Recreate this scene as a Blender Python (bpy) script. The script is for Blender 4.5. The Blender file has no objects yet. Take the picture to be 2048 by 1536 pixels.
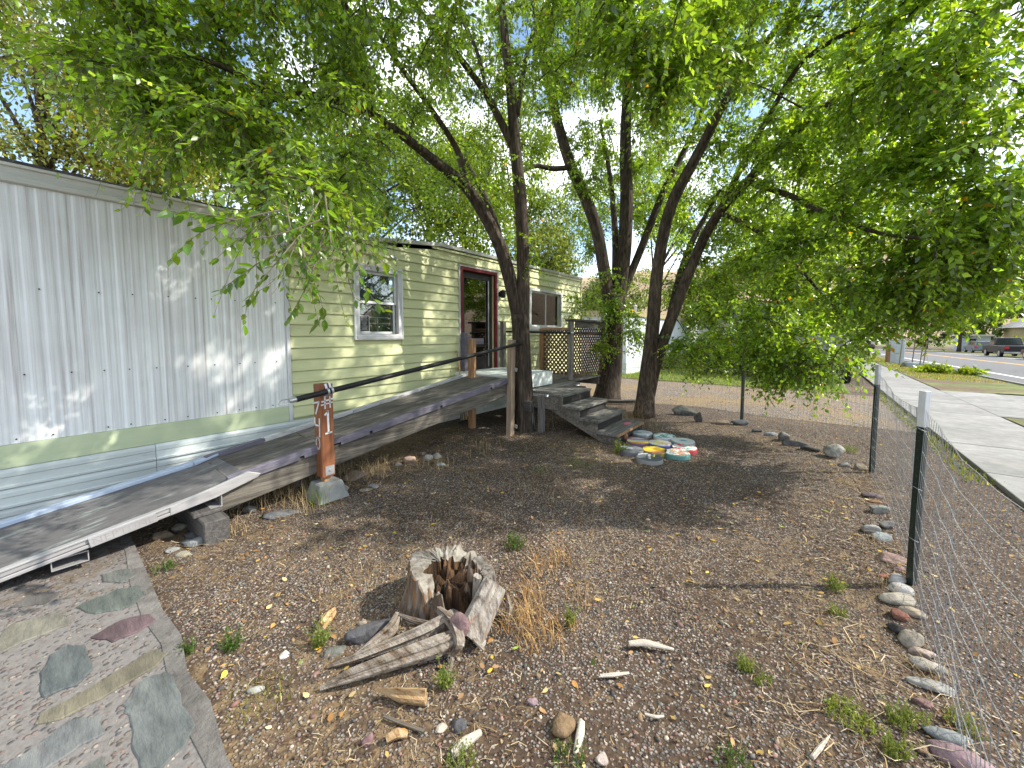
import bpy, bmesh, math, random
import numpy as np
from mathutils import Vector, Matrix, noise as mnoise
R = math.radians
rng = np.random.default_rng(7)
random.seed(7)
S = bpy.context.scene
COL = S.collection

# ------------------------------------------------------------------ camera, sky, sun, exposure
FOC, CAMH = 770.0, 1.55                     # focal length in pixels of a 2048 wide picture, eye height
PITCH, YAW = math.atan(52 / FOC), R(37.7)   # the camera looks 37.7 deg left of the street direction (+Y)
CY = 720.0                                  # row of the optical axis: the lens is shifted down a little
cam = bpy.data.cameras.new('camera'); camo = bpy.data.objects.new('camera', cam); COL.objects.link(camo)
cam.sensor_width = 36; cam.lens = FOC / 2048 * 36; cam.shift_y = (CY - 768) / 2048; cam.clip_start = 0.05; cam.clip_end = 4000
camo.location = (0, 0, CAMH); camo.rotation_euler = (math.pi / 2 - PITCH, 0, YAW)
S.camera = camo
SUN_EL, SUN_AZ = R(41), R(52)               # azimuth measured from +Y towards +X
SUNV = np.array([math.sin(SUN_AZ) * math.cos(SUN_EL), math.cos(SUN_AZ) * math.cos(SUN_EL), math.sin(SUN_EL)])
sun = bpy.data.lights.new('sun', 'SUN'); suno = bpy.data.objects.new('sun', sun); COL.objects.link(suno)
sun.energy = 3.5; sun.angle = R(0.6); sun.color = (1.0, 0.95, 0.86)
suno.rotation_euler = Vector(SUNV).to_track_quat('Z', 'Y').to_euler(); suno.location = (8, 8, 20)
W = bpy.data.worlds.new('World'); S.world = W; W.use_nodes = True
wn, wl = W.node_tree.nodes, W.node_tree.links
wn.clear()
wo = wn.new('ShaderNodeOutputWorld'); bg = wn.new('ShaderNodeBackground'); sky = wn.new('ShaderNodeTexSky')
sky.sky_type = 'NISHITA'; sky.sun_disc = False; sky.sun_elevation = SUN_EL; sky.sun_rotation = SUN_AZ
sky.air_density = 1.0; sky.dust_density = 0.6; sky.ozone_density = 1.2
tc = wn.new('ShaderNodeTexCoord'); mp = wn.new('ShaderNodeMapping'); mp.inputs['Scale'].default_value = (1.0, 1.0, 2.2)
nz = wn.new('ShaderNodeTexNoise'); nz.inputs['Scale'].default_value = 2.6; nz.inputs['Detail'].default_value = 9; nz.inputs['Roughness'].default_value = 0.58
rp = wn.new('ShaderNodeValToRGB'); rp.color_ramp.elements[0].position = 0.44; rp.color_ramp.elements[1].position = 0.60
rp.color_ramp.elements[0].color = (0, 0, 0, 1); rp.color_ramp.elements[1].color = (1, 1, 1, 1)
mx = wn.new('ShaderNodeMix'); mx.data_type = 'RGBA'; mx.inputs[7].default_value = (8.5, 8.7, 9.2, 1)
wl.new(tc.outputs['Generated'], mp.inputs['Vector']); wl.new(mp.outputs[0], nz.inputs['Vector']); wl.new(nz.outputs['Fac'], rp.inputs['Fac'])
wl.new(rp.outputs['Color'], mx.inputs[0]); wl.new(sky.outputs[0], mx.inputs[6]); wl.new(mx.outputs[2], bg.inputs['Color'])
bg.inputs['Strength'].default_value = 0.15
wl.new(bg.outputs[0], wo.inputs[0])
S.view_settings.view_transform = 'Standard'; S.view_settings.look = 'None'; S.view_settings.gamma = 1
S.view_settings.use_curve_mapping = False; S.view_settings.exposure = 1.1
S.render.engine = 'CYCLES'; S.cycles.use_denoising = True
S.cycles.max_bounces = 6; S.cycles.diffuse_bounces = 3; S.cycles.glossy_bounces = 2; S.cycles.transmission_bounces = 4
S.cycles.transparent_max_bounces = 8; S.cycles.caustics_reflective = False; S.cycles.caustics_refractive = False
S.cycles.sample_clamp_indirect = 6

# ------------------------------------------------------------------ survey helpers (picture measurements to metres)
_f = np.array([-math.sin(YAW) * math.cos(PITCH), math.cos(YAW) * math.cos(PITCH), -math.sin(PITCH)])
_r = np.array([math.cos(YAW), math.sin(YAW), 0.0]); _u = np.cross(_r, _f); _c = np.array([0, 0, CAMH])
def ray(x, y): return _f + _r * (x - 1024) / FOC - _u * (y - CY) / FOC
def G(x, y, z=0.0):
    d = ray(x, y); return _c + d * ((z - CAMH) / d[2])
def street_z(y): return -0.016 * np.clip(np.asarray(y, float) - 16, 0, 110)      # the street falls away gently beyond the driveway
def GS(x, y):
    z = 0.0
    for _ in range(60): z = 0.5 * z + 0.5 * float(street_z(G(x, y, z)[1]))
    return G(x, y, z)
def AT(x, y, dep): return _c + ray(x, y) * dep
def norm(v):
    v = np.asarray(v, float); return v / max(np.linalg.norm(v), 1e-9)

# ------------------------------------------------------------------ objects
def link(o, parent=None):
    COL.objects.link(o)
    if parent is not None: o.parent = parent
    return o
def tag(o, label=None, cat=None, group=None, kind=None):
    if label: o['label'] = label
    if cat: o['category'] = cat
    if group: o['group'] = group
    if kind: o['kind'] = kind
    return o
def thing(name, loc, label, cat, group=None):
    o = bpy.data.objects.new(name, None); o.empty_display_size = 0.1; o.location = tuple(float(a) for a in loc); link(o)
    return tag(o, label, cat, group)
def base_of(o):
    v = Vector((0, 0, 0))
    while o is not None: v += o.location; o = o.parent
    return np.array(v)
class MB:
    def __init__(s): s.v = []; s.f = []; s.n = 0; s.c = []
    def add(s, v, f, col=None):
        v = np.asarray(v, float).reshape(-1, 3); s.v.append(v)
        s.f += [tuple(int(i) + s.n for i in q) for q in f]; s.n += len(v)
        s.c.append(np.tile(np.array(col if col is not None else (1, 1, 1)), (len(v), 1)))
        return s
    def box(s, x0, x1, y0, y1, z0, z1, col=None):
        return s.add([(x0,y0,z0),(x1,y0,z0),(x1,y1,z0),(x0,y1,z0),(x0,y0,z1),(x1,y0,z1),(x1,y1,z1),(x0,y1,z1)],
                     [(0,3,2,1),(4,5,6,7),(0,1,5,4),(1,2,6,5),(2,3,7,6),(3,0,4,7)], col)
    def beam(s, p0, p1, w, h, up=(0, 0, 1), w1=None, h1=None, col=None):   # w sideways, h along up
        p0, p1 = np.array(p0, float), np.array(p1, float); d = norm(p1 - p0)
        sd = np.cross(d, up); sd = norm(sd) if np.linalg.norm(sd) > 1e-6 else np.array([1., 0, 0]); uu = np.cross(sd, d)
        w1 = w if w1 is None else w1; h1 = h if h1 is None else h1
        v = [p + sd * a * ww / 2 + uu * b * hh / 2 for p, ww, hh in ((p0, w, h), (p1, w1, h1)) for a, b in ((-1,-1),(1,-1),(1,1),(-1,1))]
        return s.add(v, [(0,1,2,3),(4,7,6,5),(0,4,5,1),(1,5,6,2),(2,6,7,3),(3,7,4,0)], col)
    def prism(s, poly, vec, col=None):
        p = np.asarray(poly, float); n = len(p); v = np.vstack([p, p + np.asarray(vec, float)])
        return s.add(v, [tuple(range(n))[::-1], tuple(range(n, 2*n))] + [(i, (i+1) % n, n + (i+1) % n, n + i) for i in range(n)], col)
    def tube(s, pts, rad, n=8, cap=True, fn=None, col=None):
        pts = np.asarray(pts, float); m = len(pts); rad = np.broadcast_to(rad, (m,))
        t = np.gradient(pts, axis=0); ref = np.array([0.31, 0.17, 0.93]); v = []
        t0 = norm(t[0]); a = np.cross(t0, ref); a = norm(a if np.linalg.norm(a) > .05 else np.cross(t0, (1, 0, 0)))
        for i in range(m):
            ti = norm(t[i]); a = norm(a - ti * (a @ ti)); b = np.cross(ti, a)
            for k in range(n):
                th = 2 * math.pi * k / n; r = rad[i] * (fn(th, i / max(m-1, 1)) if fn else 1)
                v.append(pts[i] + (a * math.cos(th) + b * math.sin(th)) * r)
        f = [(i*n + k, i*n + (k+1) % n, (i+1)*n + (k+1) % n, (i+1)*n + k) for i in range(m-1) for k in range(n)]
        if cap: f += [tuple(range(n))[::-1], tuple(range((m-1)*n, m*n))]
        return s.add(v, f, col)
    def build(s, name, m, parent=None, smooth=False, bevel=0.0, colour=False):
        V = np.vstack(s.v); b = base_of(parent) if parent is not None else None
        me = bpy.data.meshes.new(name)
        if parent is None: org = np.array([(V[:,0].min()+V[:,0].max())/2, (V[:,1].min()+V[:,1].max())/2, V[:,2].min()])
        else: org = b
        me.from_pydata((V - org).tolist(), [], s.f); me.update()
        if colour:
            at = me.attributes.new('tint', 'FLOAT_COLOR', 'POINT'); C = np.ones((len(V), 4)); C[:, :3] = np.vstack(s.c)
            at.data.foreach_set('color', C.ravel())
        bm = bmesh.new(); bm.from_mesh(me); bmesh.ops.recalc_face_normals(bm, faces=bm.faces); bm.to_mesh(me); bm.free()
        if smooth: me.polygons.foreach_set('use_smooth', [True] * len(me.polygons))
        me.materials.append(m)
        o = bpy.data.objects.new(name, me)
        if parent is None: o.location = tuple(org)
        link(o, parent)
        if bevel:
            bv = o.modifiers.new('bevel', 'BEVEL'); bv.width = bevel; bv.segments = 1; bv.limit_method = 'ANGLE'
        return o
def fast_mesh(name, V, F, m, parent=None, tint=None, smooth=False):
    """V (n,3) world, F (k,3|4) ints; made with numpy only"""
    V = np.asarray(V, np.float32); F = np.asarray(F, np.int32); k = F.shape[1]
    org = base_of(parent) if parent is not None else np.zeros(3)
    me = bpy.data.meshes.new(name); me.vertices.add(len(V)); me.vertices.foreach_set('co', (V - org).astype(np.float32).ravel())
    me.loops.add(F.size); me.loops.foreach_set('vertex_index', F.ravel())
    me.polygons.add(len(F)); me.polygons.foreach_set('loop_start', np.arange(0, F.size, k, dtype=np.int32))
    if smooth: me.polygons.foreach_set('use_smooth', np.ones(len(F), bool))
    me.update(calc_edges=True)
    if tint is not None:
        at = me.attributes.new('tint', 'FLOAT_COLOR', 'POINT'); C = np.ones((len(V), 4), np.float32); C[:, :3] = tint
        at.data.foreach_set('color', C.ravel())
    me.materials.append(m); o = bpy.data.objects.new(name, me); link(o, parent); return o

# ------------------------------------------------------------------ materials
def nodes_of(name):
    m = bpy.data.materials.new(name); m.use_nodes = True; nt = m.node_tree; nt.nodes.clear()
    out = nt.nodes.new('ShaderNodeOutputMaterial'); p = nt.nodes.new('ShaderNodeBsdfPrincipled'); nt.links.new(p.outputs[0], out.inputs[0])
    return m, nt.nodes, nt.links, p, out
def ramp(N, stops, interp='LINEAR'):
    r = N.new('ShaderNodeValToRGB'); cr = r.color_ramp; cr.interpolation = interp
    while len(cr.elements) < len(stops): cr.elements.new(0.5)
    for e, (pos, c) in zip(cr.elements, stops): e.position = pos; e.color = (*c, 1) if len(c) == 3 else c
    return r
def mixc(N, L, fac, a, b, blend='MIX'):
    x = N.new('ShaderNodeMix'); x.data_type = 'RGBA'; x.blend_type = blend
    for sock, val in ((x.inputs[0], fac), (x.inputs[6], a), (x.inputs[7], b)):
        if hasattr(val, 'is_linked'): L.new(val, sock)
        elif isinstance(val, (int, float)): sock.default_value = val
        else: sock.default_value = (*val, 1)
    return x.outputs[2]
def noise_tex(N, L, vec, scale, detail=6, rough=0.55, dist=0.0):
    n = N.new('ShaderNodeTexNoise'); n.inputs['Scale'].default_value = scale; n.inputs['Detail'].default_value = detail
    n.inputs['Roughness'].default_value = rough; n.inputs['Distortion'].default_value = dist; L.new(vec, n.inputs['Vector']); return n
def coords(N, L, stretch=(1, 1, 1), kind='Object', rand=True):
    t = N.new('ShaderNodeTexCoord'); mpn = N.new('ShaderNodeMapping'); mpn.inputs['Scale'].default_value = stretch
    L.new(t.outputs[kind], mpn.inputs['Vector'])
    if rand:
        oi = N.new('ShaderNodeObjectInfo'); mu = N.new('ShaderNodeMath'); mu.operation = 'MULTIPLY'; mu.inputs[1].default_value = 37
        L.new(oi.outputs['Random'], mu.inputs[0]); L.new(mu.outputs[0], mpn.inputs['Location'])
    return mpn.outputs[0]
def mat(name, stops, scale=4, stretch=(1,1,1), rough=0.8, bump=0.15, bscale=None, blotch=0.25, vary=0.12, spec=0.3, tint=False, metal=0.0, detail=7, dist=0.0, dirt=None):
    """noise-ramped colour, large blotches, value change from object to object, bump"""
    m, N, L, p, out = nodes_of(name); v = coords(N, L, stretch)
    n = noise_tex(N, L, v, scale, detail, 0.62, dist)
    if len(stops) == 1: stops = [(0.3, tuple(c * 0.8 for c in stops[0])), (0.7, tuple(min(c * 1.15, 1) for c in stops[0]))]
    elif not isinstance(stops[0][1], (tuple, list)): stops = [(0.32 + 0.36 * i / (len(stops) - 1), c) for i, c in enumerate(stops)]
    r = ramp(N, stops); L.new(n.outputs['Fac'], r.inputs['Fac']); c = r.outputs['Color']
    if tint:
        a = N.new('ShaderNodeAttribute'); a.attribute_name = 'tint'; c = mixc(N, L, 1.0, c, a.outputs['Color'], 'MULTIPLY')
    b = noise_tex(N, L, v, scale * 0.17, 3); br = ramp(N, [(0.3, (1 - blotch,) * 3), (0.7, (1 + blotch * 0.5,) * 3)]); L.new(b.outputs['Fac'], br.inputs['Fac'])
    c = mixc(N, L, 1.0, c, br.outputs['Color'], 'MULTIPLY')
    if dirt:                                            # (colour, threshold, scale)
        dn = noise_tex(N, L, v, dirt[2], 8, 0.7); dr = ramp(N, [(dirt[1], (0, 0, 0)), (dirt[1] + 0.12, (1, 1, 1))]); L.new(dn.outputs['Fac'], dr.inputs['Fac'])
        c = mixc(N, L, dr.outputs['Color'], c, dirt[0])
    if vary:
        oi = N.new('ShaderNodeObjectInfo'); mr = N.new('ShaderNodeMapRange'); mr.inputs[3].default_value = 1 - vary; mr.inputs[4].default_value = 1 + vary
        L.new(oi.outputs['Random'], mr.inputs[0]); h = N.new('ShaderNodeHueSaturation'); L.new(mr.outputs[0], h.inputs['Value']); L.new(c, h.inputs['Color']); c = h.outputs['Color']
    L.new(c, p.inputs['Base Color']); p.inputs['Roughness'].default_value = rough; p.inputs['Specular IOR Level'].default_value = spec; p.inputs['Metallic'].default_value = metal
    if bump:
        bn = noise_tex(N, L, v, bscale or scale * 1.7, 6, 0.65); bu = N.new('ShaderNodeBump'); bu.inputs['Strength'].default_value = bump; bu.inputs['Distance'].default_value = 0.02
        L.new(bn.outputs['Fac'], bu.inputs['Height']); L.new(bu.outputs[0], p.inputs['Normal'])
    return m
def leaf_mat(name, gloss=0.85, trans=0.55):
    m, N, L, p, out = nodes_of(name); a = N.new('ShaderNodeAttribute'); a.attribute_name = 'tint'
    L.new(a.outputs['Color'], p.inputs['Base Color']); p.inputs['Roughness'].default_value = 0.32; p.inputs['Specular IOR Level'].default_value = gloss
    t = N.new('ShaderNodeBsdfTranslucent'); tcx = mixc(N, L, 1.0, a.outputs['Color'], (2.05, 1.8, 0.55), 'MULTIPLY'); L.new(tcx, t.inputs['Color'])
    mxs = N.new('ShaderNodeMixShader'); mxs.inputs[0].default_value = trans; L.new(p.outputs[0], mxs.inputs[1]); L.new(t.outputs[0], mxs.inputs[2]); L.new(mxs.outputs[0], out.inputs[0])
    return m
def plain(name, c, rough=0.5, metal=0.0, spec=0.5, emit=None):
    m, N, L, p, out = nodes_of(name)
    v = coords(N, L); n = noise_tex(N, L, v, 9, 5); r = ramp(N, [(0.3, tuple(x * 0.85 for x in c)), (0.7, tuple(min(1, x * 1.1) for x in c))]); L.new(n.outputs['Fac'], r.inputs['Fac']); L.new(r.outputs[0], p.inputs['Base Color'])
    p.inputs['Roughness'].default_value = rough; p.inputs['Metallic'].default_value = metal; p.inputs['Specular IOR Level'].default_value = spec
    return m
def glass(name, tintc=(0.9, 0.95, 0.95), mixf=0.86):
    m, N, L, p, out = nodes_of(name); t = N.new('ShaderNodeBsdfTransparent'); t.inputs[0].default_value = (*tintc, 1)
    g = N.new('ShaderNodeBsdfGlossy'); g.inputs['Roughness'].default_value = 0.02; fr = N.new('ShaderNodeFresnel'); fr.inputs[0].default_value = 1.55
    ad = N.new('ShaderNodeMath'); ad.operation = 'ADD'; ad.inputs[1].default_value = 1 - mixf; ad.use_clamp = True
    mxs = N.new('ShaderNodeMixShader'); L.new(fr.outputs[0], ad.inputs[0]); L.new(ad.outputs[0], mxs.inputs[0]); L.new(t.outputs[0], mxs.inputs[1]); L.new(g.outputs[0], mxs.inputs[2]); L.new(mxs.outputs[0], out.inputs[0])
    return m

# ------------------------------------------------------------------ material library
M = {}
M['siding'] = mat('siding_paint', [(0.545, 0.56, 0.30), (0.635, 0.645, 0.365)], 3, (6, 1, 6), 0.55, 0.12, 26, 0.10, 0.05, dirt=((0.40, 0.39, 0.23), 0.64, 2.2))
M['trim_green'] = mat('green_trim_board', [(0.50, 0.58, 0.36), (0.58, 0.64, 0.42)], 3, (1, 0.4, 5), 0.55, 0.1, 30, 0.12, 0.05)
M['fascia'] = mat('weathered_white_fascia', [(0.52, 0.52, 0.47), (0.68, 0.67, 0.60)], 4, (1, 0.5, 6), 0.6, 0.1, 20, 0.2, 0.06, dirt=((0.2, 0.18, 0.14), 0.60, 5))
M['skirt'] = mat('skirting_metal', [(0.55, 0.60, 0.57), (0.64, 0.68, 0.65)], 2, (1, 0.5, 3), 0.45, 0.05, 14, 0.15, 0.05, dirt=((0.32, 0.32, 0.28), 0.62, 3))
M['roof'] = mat('roof_tar', [(0.05, 0.05, 0.05), (0.12, 0.11, 0.10)], 12, rough=0.9, bump=0.5)
M['grey_paint'] = mat('peeling_grey_paint', [(0.50, 0.50, 0.49), (0.62, 0.62, 0.61)], 5, (3, 1, 1), 0.6, 0.15, 25, 0.2, 0.05, dirt=((0.13, 0.12, 0.11), 0.66, 6))
M['white_trim'] = mat('white_window_trim', [(0.62, 0.63, 0.63), (0.72, 0.72, 0.71)], 6, rough=0.45, bump=0.05, vary=0.03)
M['red_paint'] = mat('faded_red_paint', [(0.13, 0.010, 0.016), (0.20, 0.024, 0.03)], 6, rough=0.5, bump=0.1)
M['dark_door'] = mat('dark_door_frame', [(0.025, 0.022, 0.02), (0.05, 0.045, 0.04)], 8, rough=0.45, bump=0.05)
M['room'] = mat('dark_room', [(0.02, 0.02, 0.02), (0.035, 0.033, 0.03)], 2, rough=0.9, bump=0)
M['curtain'] = mat('pale_curtain', [(0.50, 0.48, 0.42), (0.70, 0.68, 0.61)], 3, (1, 14, 0.3), 0.9, 0.3, 6, 0.15, 0.05)
M['curtain_dark'] = mat('grey_curtain', [(0.10, 0.10, 0.095), (0.17, 0.165, 0.155)], 3, (1, 12, 0.3), 0.9, 0.2, 6)
M['glass'] = glass('window_glass', mixf=0.95)
M['door_glass'] = glass('door_glass', (0.20, 0.23, 0.23), 0.86)
M['black'] = mat('black_paint', [(0.009, 0.009, 0.009), (0.016, 0.016, 0.016)], 20, rough=0.45, bump=0.03, spec=0.3)
M['poster'] = mat('poster_black', [(0.02, 0.02, 0.02), (0.03, 0.03, 0.03)], 9, rough=0.4, bump=0)
M['ink'] = plain('white_lettering', (0.55, 0.55, 0.55), 0.6)
WOODST = (1.2, 14, 14)
M['deck_y'] = mat('dark_weathered_deck', [(0.075, 0.068, 0.06), (0.145, 0.13, 0.112), (0.205, 0.188, 0.16)], 3.2, (12, 0.9, 12), 0.85, 0.45, 5, 0.35, 0.25)
M['deck_x'] = mat('grey_black_step_wood', [(0.06, 0.056, 0.05), (0.155, 0.145, 0.13), (0.26, 0.245, 0.215)], 3.2, (12, 1.0, 12), 0.88, 0.5, 5, 0.35, 0.2)
M['grey_wood'] = mat('weathered_grey_beam', [(0.07, 0.06, 0.048), (0.135, 0.118, 0.096), (0.20, 0.178, 0.145)], 3, (12, 0.8, 12), 0.88, 0.5, 5, 0.3, 0.15)
M['grey_wood_z'] = mat('weathered_grey_post', [(0.09, 0.083, 0.075), (0.18, 0.165, 0.145), (0.26, 0.24, 0.21)], 3, (12, 12, 0.8), 0.88, 0.5, 5, 0.3, 0.15)
M['lavender'] = mat('faded_lavender_paint', [(0.10, 0.092, 0.112), (0.165, 0.152, 0.185)], 3, (8, 0.6, 8), 0.7, 0.3, 8, 0.3, 0.1, dirt=((0.11, 0.095, 0.09), 0.60, 3))
M['cedar_z'] = mat('orange_cedar_post', [(0.20, 0.105, 0.05), (0.33, 0.185, 0.09), (0.40, 0.25, 0.14)], 3, (14, 14, 0.9), 0.8, 0.35, 6, 0.35, 0.12)
M['cedar_grey'] = mat('half_weathered_post', [(0.20, 0.13, 0.08), (0.30, 0.235, 0.17), (0.36, 0.24, 0.13)], 2.4, (14, 14, 0.9), 0.85, 0.35, 6, 0.35, 0.12)
M['rust_post'] = mat('red_brown_stained_post', [(0.17, 0.062, 0.026), (0.27, 0.105, 0.045)], 3, (14, 14, 0.9), 0.6, 0.2, 8, 0.25, 0.05)
M['white_flake'] = mat('flaking_white_paint', [(0.46, 0.50, 0.47), (0.62, 0.65, 0.62)], 4, rough=0.75, bump=0.35, bscale=18, blotch=0.25, vary=0.04, dirt=((0.16, 0.145, 0.125), 0.61, 5))
M['white_rail'] = mat('chipped_white_rail', [(0.40, 0.39, 0.38), (0.58, 0.57, 0.55)], 6, (4, 0.7, 4), 0.8, 0.4, 12, 0.2, 0.1, dirt=((0.15, 0.12, 0.11), 0.52, 5))
M['aluminium'] = mat('dull_aluminium', [(0.32, 0.31, 0.305), (0.45, 0.435, 0.425)], 5, (4, 0.6, 4), 0.5, 0.05, 20, 0.2, 0.05, metal=0.35)
M['blue_rail'] = mat('pale_blue_paint', [(0.40, 0.48, 0.60), (0.50, 0.58, 0.68)], 5, rough=0.6, bump=0.2, vary=0.03, dirt=((0.10, 0.10, 0.14), 0.62, 4))
M['ramp_skin'] = mat('worn_ramp_coating', [(0.095, 0.091, 0.09), (0.145, 0.138, 0.134)], 5, (5, 0.7, 5), 0.7, 0.2, 30, 0.2, 0.05, dirt=((0.25, 0.28, 0.255), 0.555, 3.0))
M['timber'] = mat('dark_creosote_timber', [(0.05, 0.046, 0.043), (0.12, 0.11, 0.10)], 3, (1, 12, 12), 0.8, 0.5, 5, 0.3, 0.1)
M['concrete'] = mat('concrete', [(0.205, 0.20, 0.187), (0.295, 0.287, 0.265)], 7, rough=0.9, bump=0.25, bscale=60, blotch=0.2, vary=0.05, dirt=((0.26, 0.24, 0.21), 0.60, 1.7))
M['concrete_block'] = mat('rough_concrete', [(0.22, 0.22, 0.21), (0.36, 0.355, 0.33)], 6, rough=0.92, bump=0.5, bscale=30, blotch=0.3)
M['galv'] = mat('galvanised_steel', [(0.42, 0.43, 0.44), (0.58, 0.58, 0.58)], 9, rough=0.38, bump=0.02, metal=0.6)
M['wire'] = mat('galvanised_wire', [(0.20, 0.20, 0.20), (0.32, 0.32, 0.31)], 9, rough=0.5, bump=0, metal=0.2)
M['post_green'] = mat('dark_green_enamel', [(0.012, 0.022, 0.016), (0.02, 0.034, 0.024)], 7, rough=0.45, bump=0.05, spec=0.5)
M['post_tip'] = mat('white_post_tip', [(0.55, 0.56, 0.56), (0.68, 0.68, 0.67)], 7, rough=0.5, bump=0.05, dirt=((0.3, 0.2, 0.12), 0.68, 9))
M['stone'] = mat('field_stone', [(0.55, 0.54, 0.53), (0.95, 0.93, 0.90), (1.25, 1.22, 1.16)], 16, rough=0.9, bump=0.7, bscale=40, blotch=0.35, vary=0.1, tint=True, spec=0.2, dirt=((0.10, 0.075, 0.05), 0.64, 7))
M['pebble'] = mat('river_pebbles', [(0.75, 0.75, 0.75), (1.12, 1.1, 1.06)], 40, rough=0.75, bump=0, blotch=0.1, vary=0, tint=True)
M['flag'] = mat('flagstone', [(0.6, 0.6, 0.6), (0.9, 0.89, 0.87), (1.15, 1.12, 1.06)], 7, (1, 3, 1), rough=0.8, bump=0.8, bscale=16, blotch=0.45, vary=0.06, tint=True, dirt=((0.12, 0.095, 0.07), 0.62, 5))
M['bark'] = mat('furrowed_bark', [(0.016, 0.012, 0.009), (0.062, 0.045, 0.032), (0.125, 0.094, 0.066)], 5.5, (5, 5, 0.8), 0.92, 1.0, 6, 0.35, 0.1, dist=0.4)
M['twig'] = mat('twig_bark', [(0.10, 0.08, 0.06), (0.20, 0.165, 0.12)], 10, rough=0.9, bump=0.1)
M['leaf'] = leaf_mat('elm_leaf')
M['leaf_far'] = leaf_mat('far_leaf', 0.2, 0.4)
M['blade'] = leaf_mat('grass_blade', 0.15, 0.35)
M['straw'] = mat('dry_straw', [(0.85, 0.85, 0.85), (1.1, 1.1, 1.1)], 20, rough=0.9, bump=0, tint=True, vary=0, blotch=0.1)
M['stump_grey'] = mat('silvered_dead_wood', [(0.06, 0.04, 0.026), (0.26, 0.225, 0.185), (0.40, 0.365, 0.31)], 3.6, (9, 9, 1.0), 0.9, 0.9, 5, 0.3, 0.1, dirt=((0.30, 0.15, 0.055), 0.60, 2.6))
M['stump_flat'] = mat('silvered_root_wood', [(0.09, 0.055, 0.03), (0.27, 0.225, 0.175), (0.40, 0.355, 0.295)], 3.4, (1.6, 9, 9), 0.9, 0.9, 5, 0.3, 0.1, dirt=((0.32, 0.17, 0.06), 0.58, 2.6))
M['chip'] = mat('split_orange_wood', [(0.22, 0.11, 0.04), (0.42, 0.27, 0.13), (0.50, 0.38, 0.22)], 4, (2, 12, 12), 0.88, 0.7, 5, 0.3, 0.2)
M['asphalt'] = mat('asphalt', [(0.10, 0.10, 0.10), (0.16, 0.158, 0.155)], 30, rough=0.9, bump=0.2, bscale=90, blotch=0.15, vary=0)
M['line_white'] = mat('road_paint_white', [(0.6, 0.6, 0.58), (0.75, 0.75, 0.73)], 9, rough=0.7, bump=0.05)
M['line_yellow'] = mat('road_paint_yellow', [(0.60, 0.33, 0.04), (0.70, 0.42, 0.07)], 9, rough=0.7, bump=0.05)
M['lawn'] = mat('lawn_turf', [(0.055, 0.085, 0.018), (0.12, 0.17, 0.03), (0.20, 0.21, 0.07)], 12, rough=0.95, bump=0.5, bscale=60, blotch=0.3, vary=0)
M['verge'] = mat('patchy_verge', [(0.07, 0.10, 0.025), (0.16, 0.19, 0.05), (0.20, 0.15, 0.09)], 5, rough=0.95, bump=0.5, bscale=60, blotch=0.4, vary=0, dirt=((0.13, 0.085, 0.055), 0.47, 0.55))
M['hill'] = mat('dry_grass_hill', [(0.30, 0.21, 0.12), (0.40, 0.30, 0.18)], 0.02, rough=0.95, bump=0.2, blotch=0.3, vary=0)
M['pad_border'] = mat('gritty_pad_border', [(0.13, 0.12, 0.108), (0.22, 0.205, 0.185)], 14, rough=0.95, bump=0.8, bscale=50, blotch=0.4, vary=0, dirt=((0.09, 0.075, 0.06), 0.56, 9))
M['shade_riser'] = mat('black_gap_shade', [(0.022, 0.021, 0.02), (0.05, 0.047, 0.043)], 4, (12, 1, 12), 0.9, 0.4, 5, 0.3, 0.1)  # black boards standing in for the shaded open gaps between treads
M['clear'] = glass('curtain_glass', (0.96, 0.97, 0.97), 0.985)
M['home_white'] = mat('pale_metal_siding', [(0.62, 0.66, 0.68), (0.72, 0.75, 0.76)], 3, (1, 10, 0.4), 0.55, 0.1)
M['home_tan'] = mat('tan_trim', [(0.40, 0.33, 0.17), (0.50, 0.42, 0.24)], 3, rough=0.6)

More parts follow.
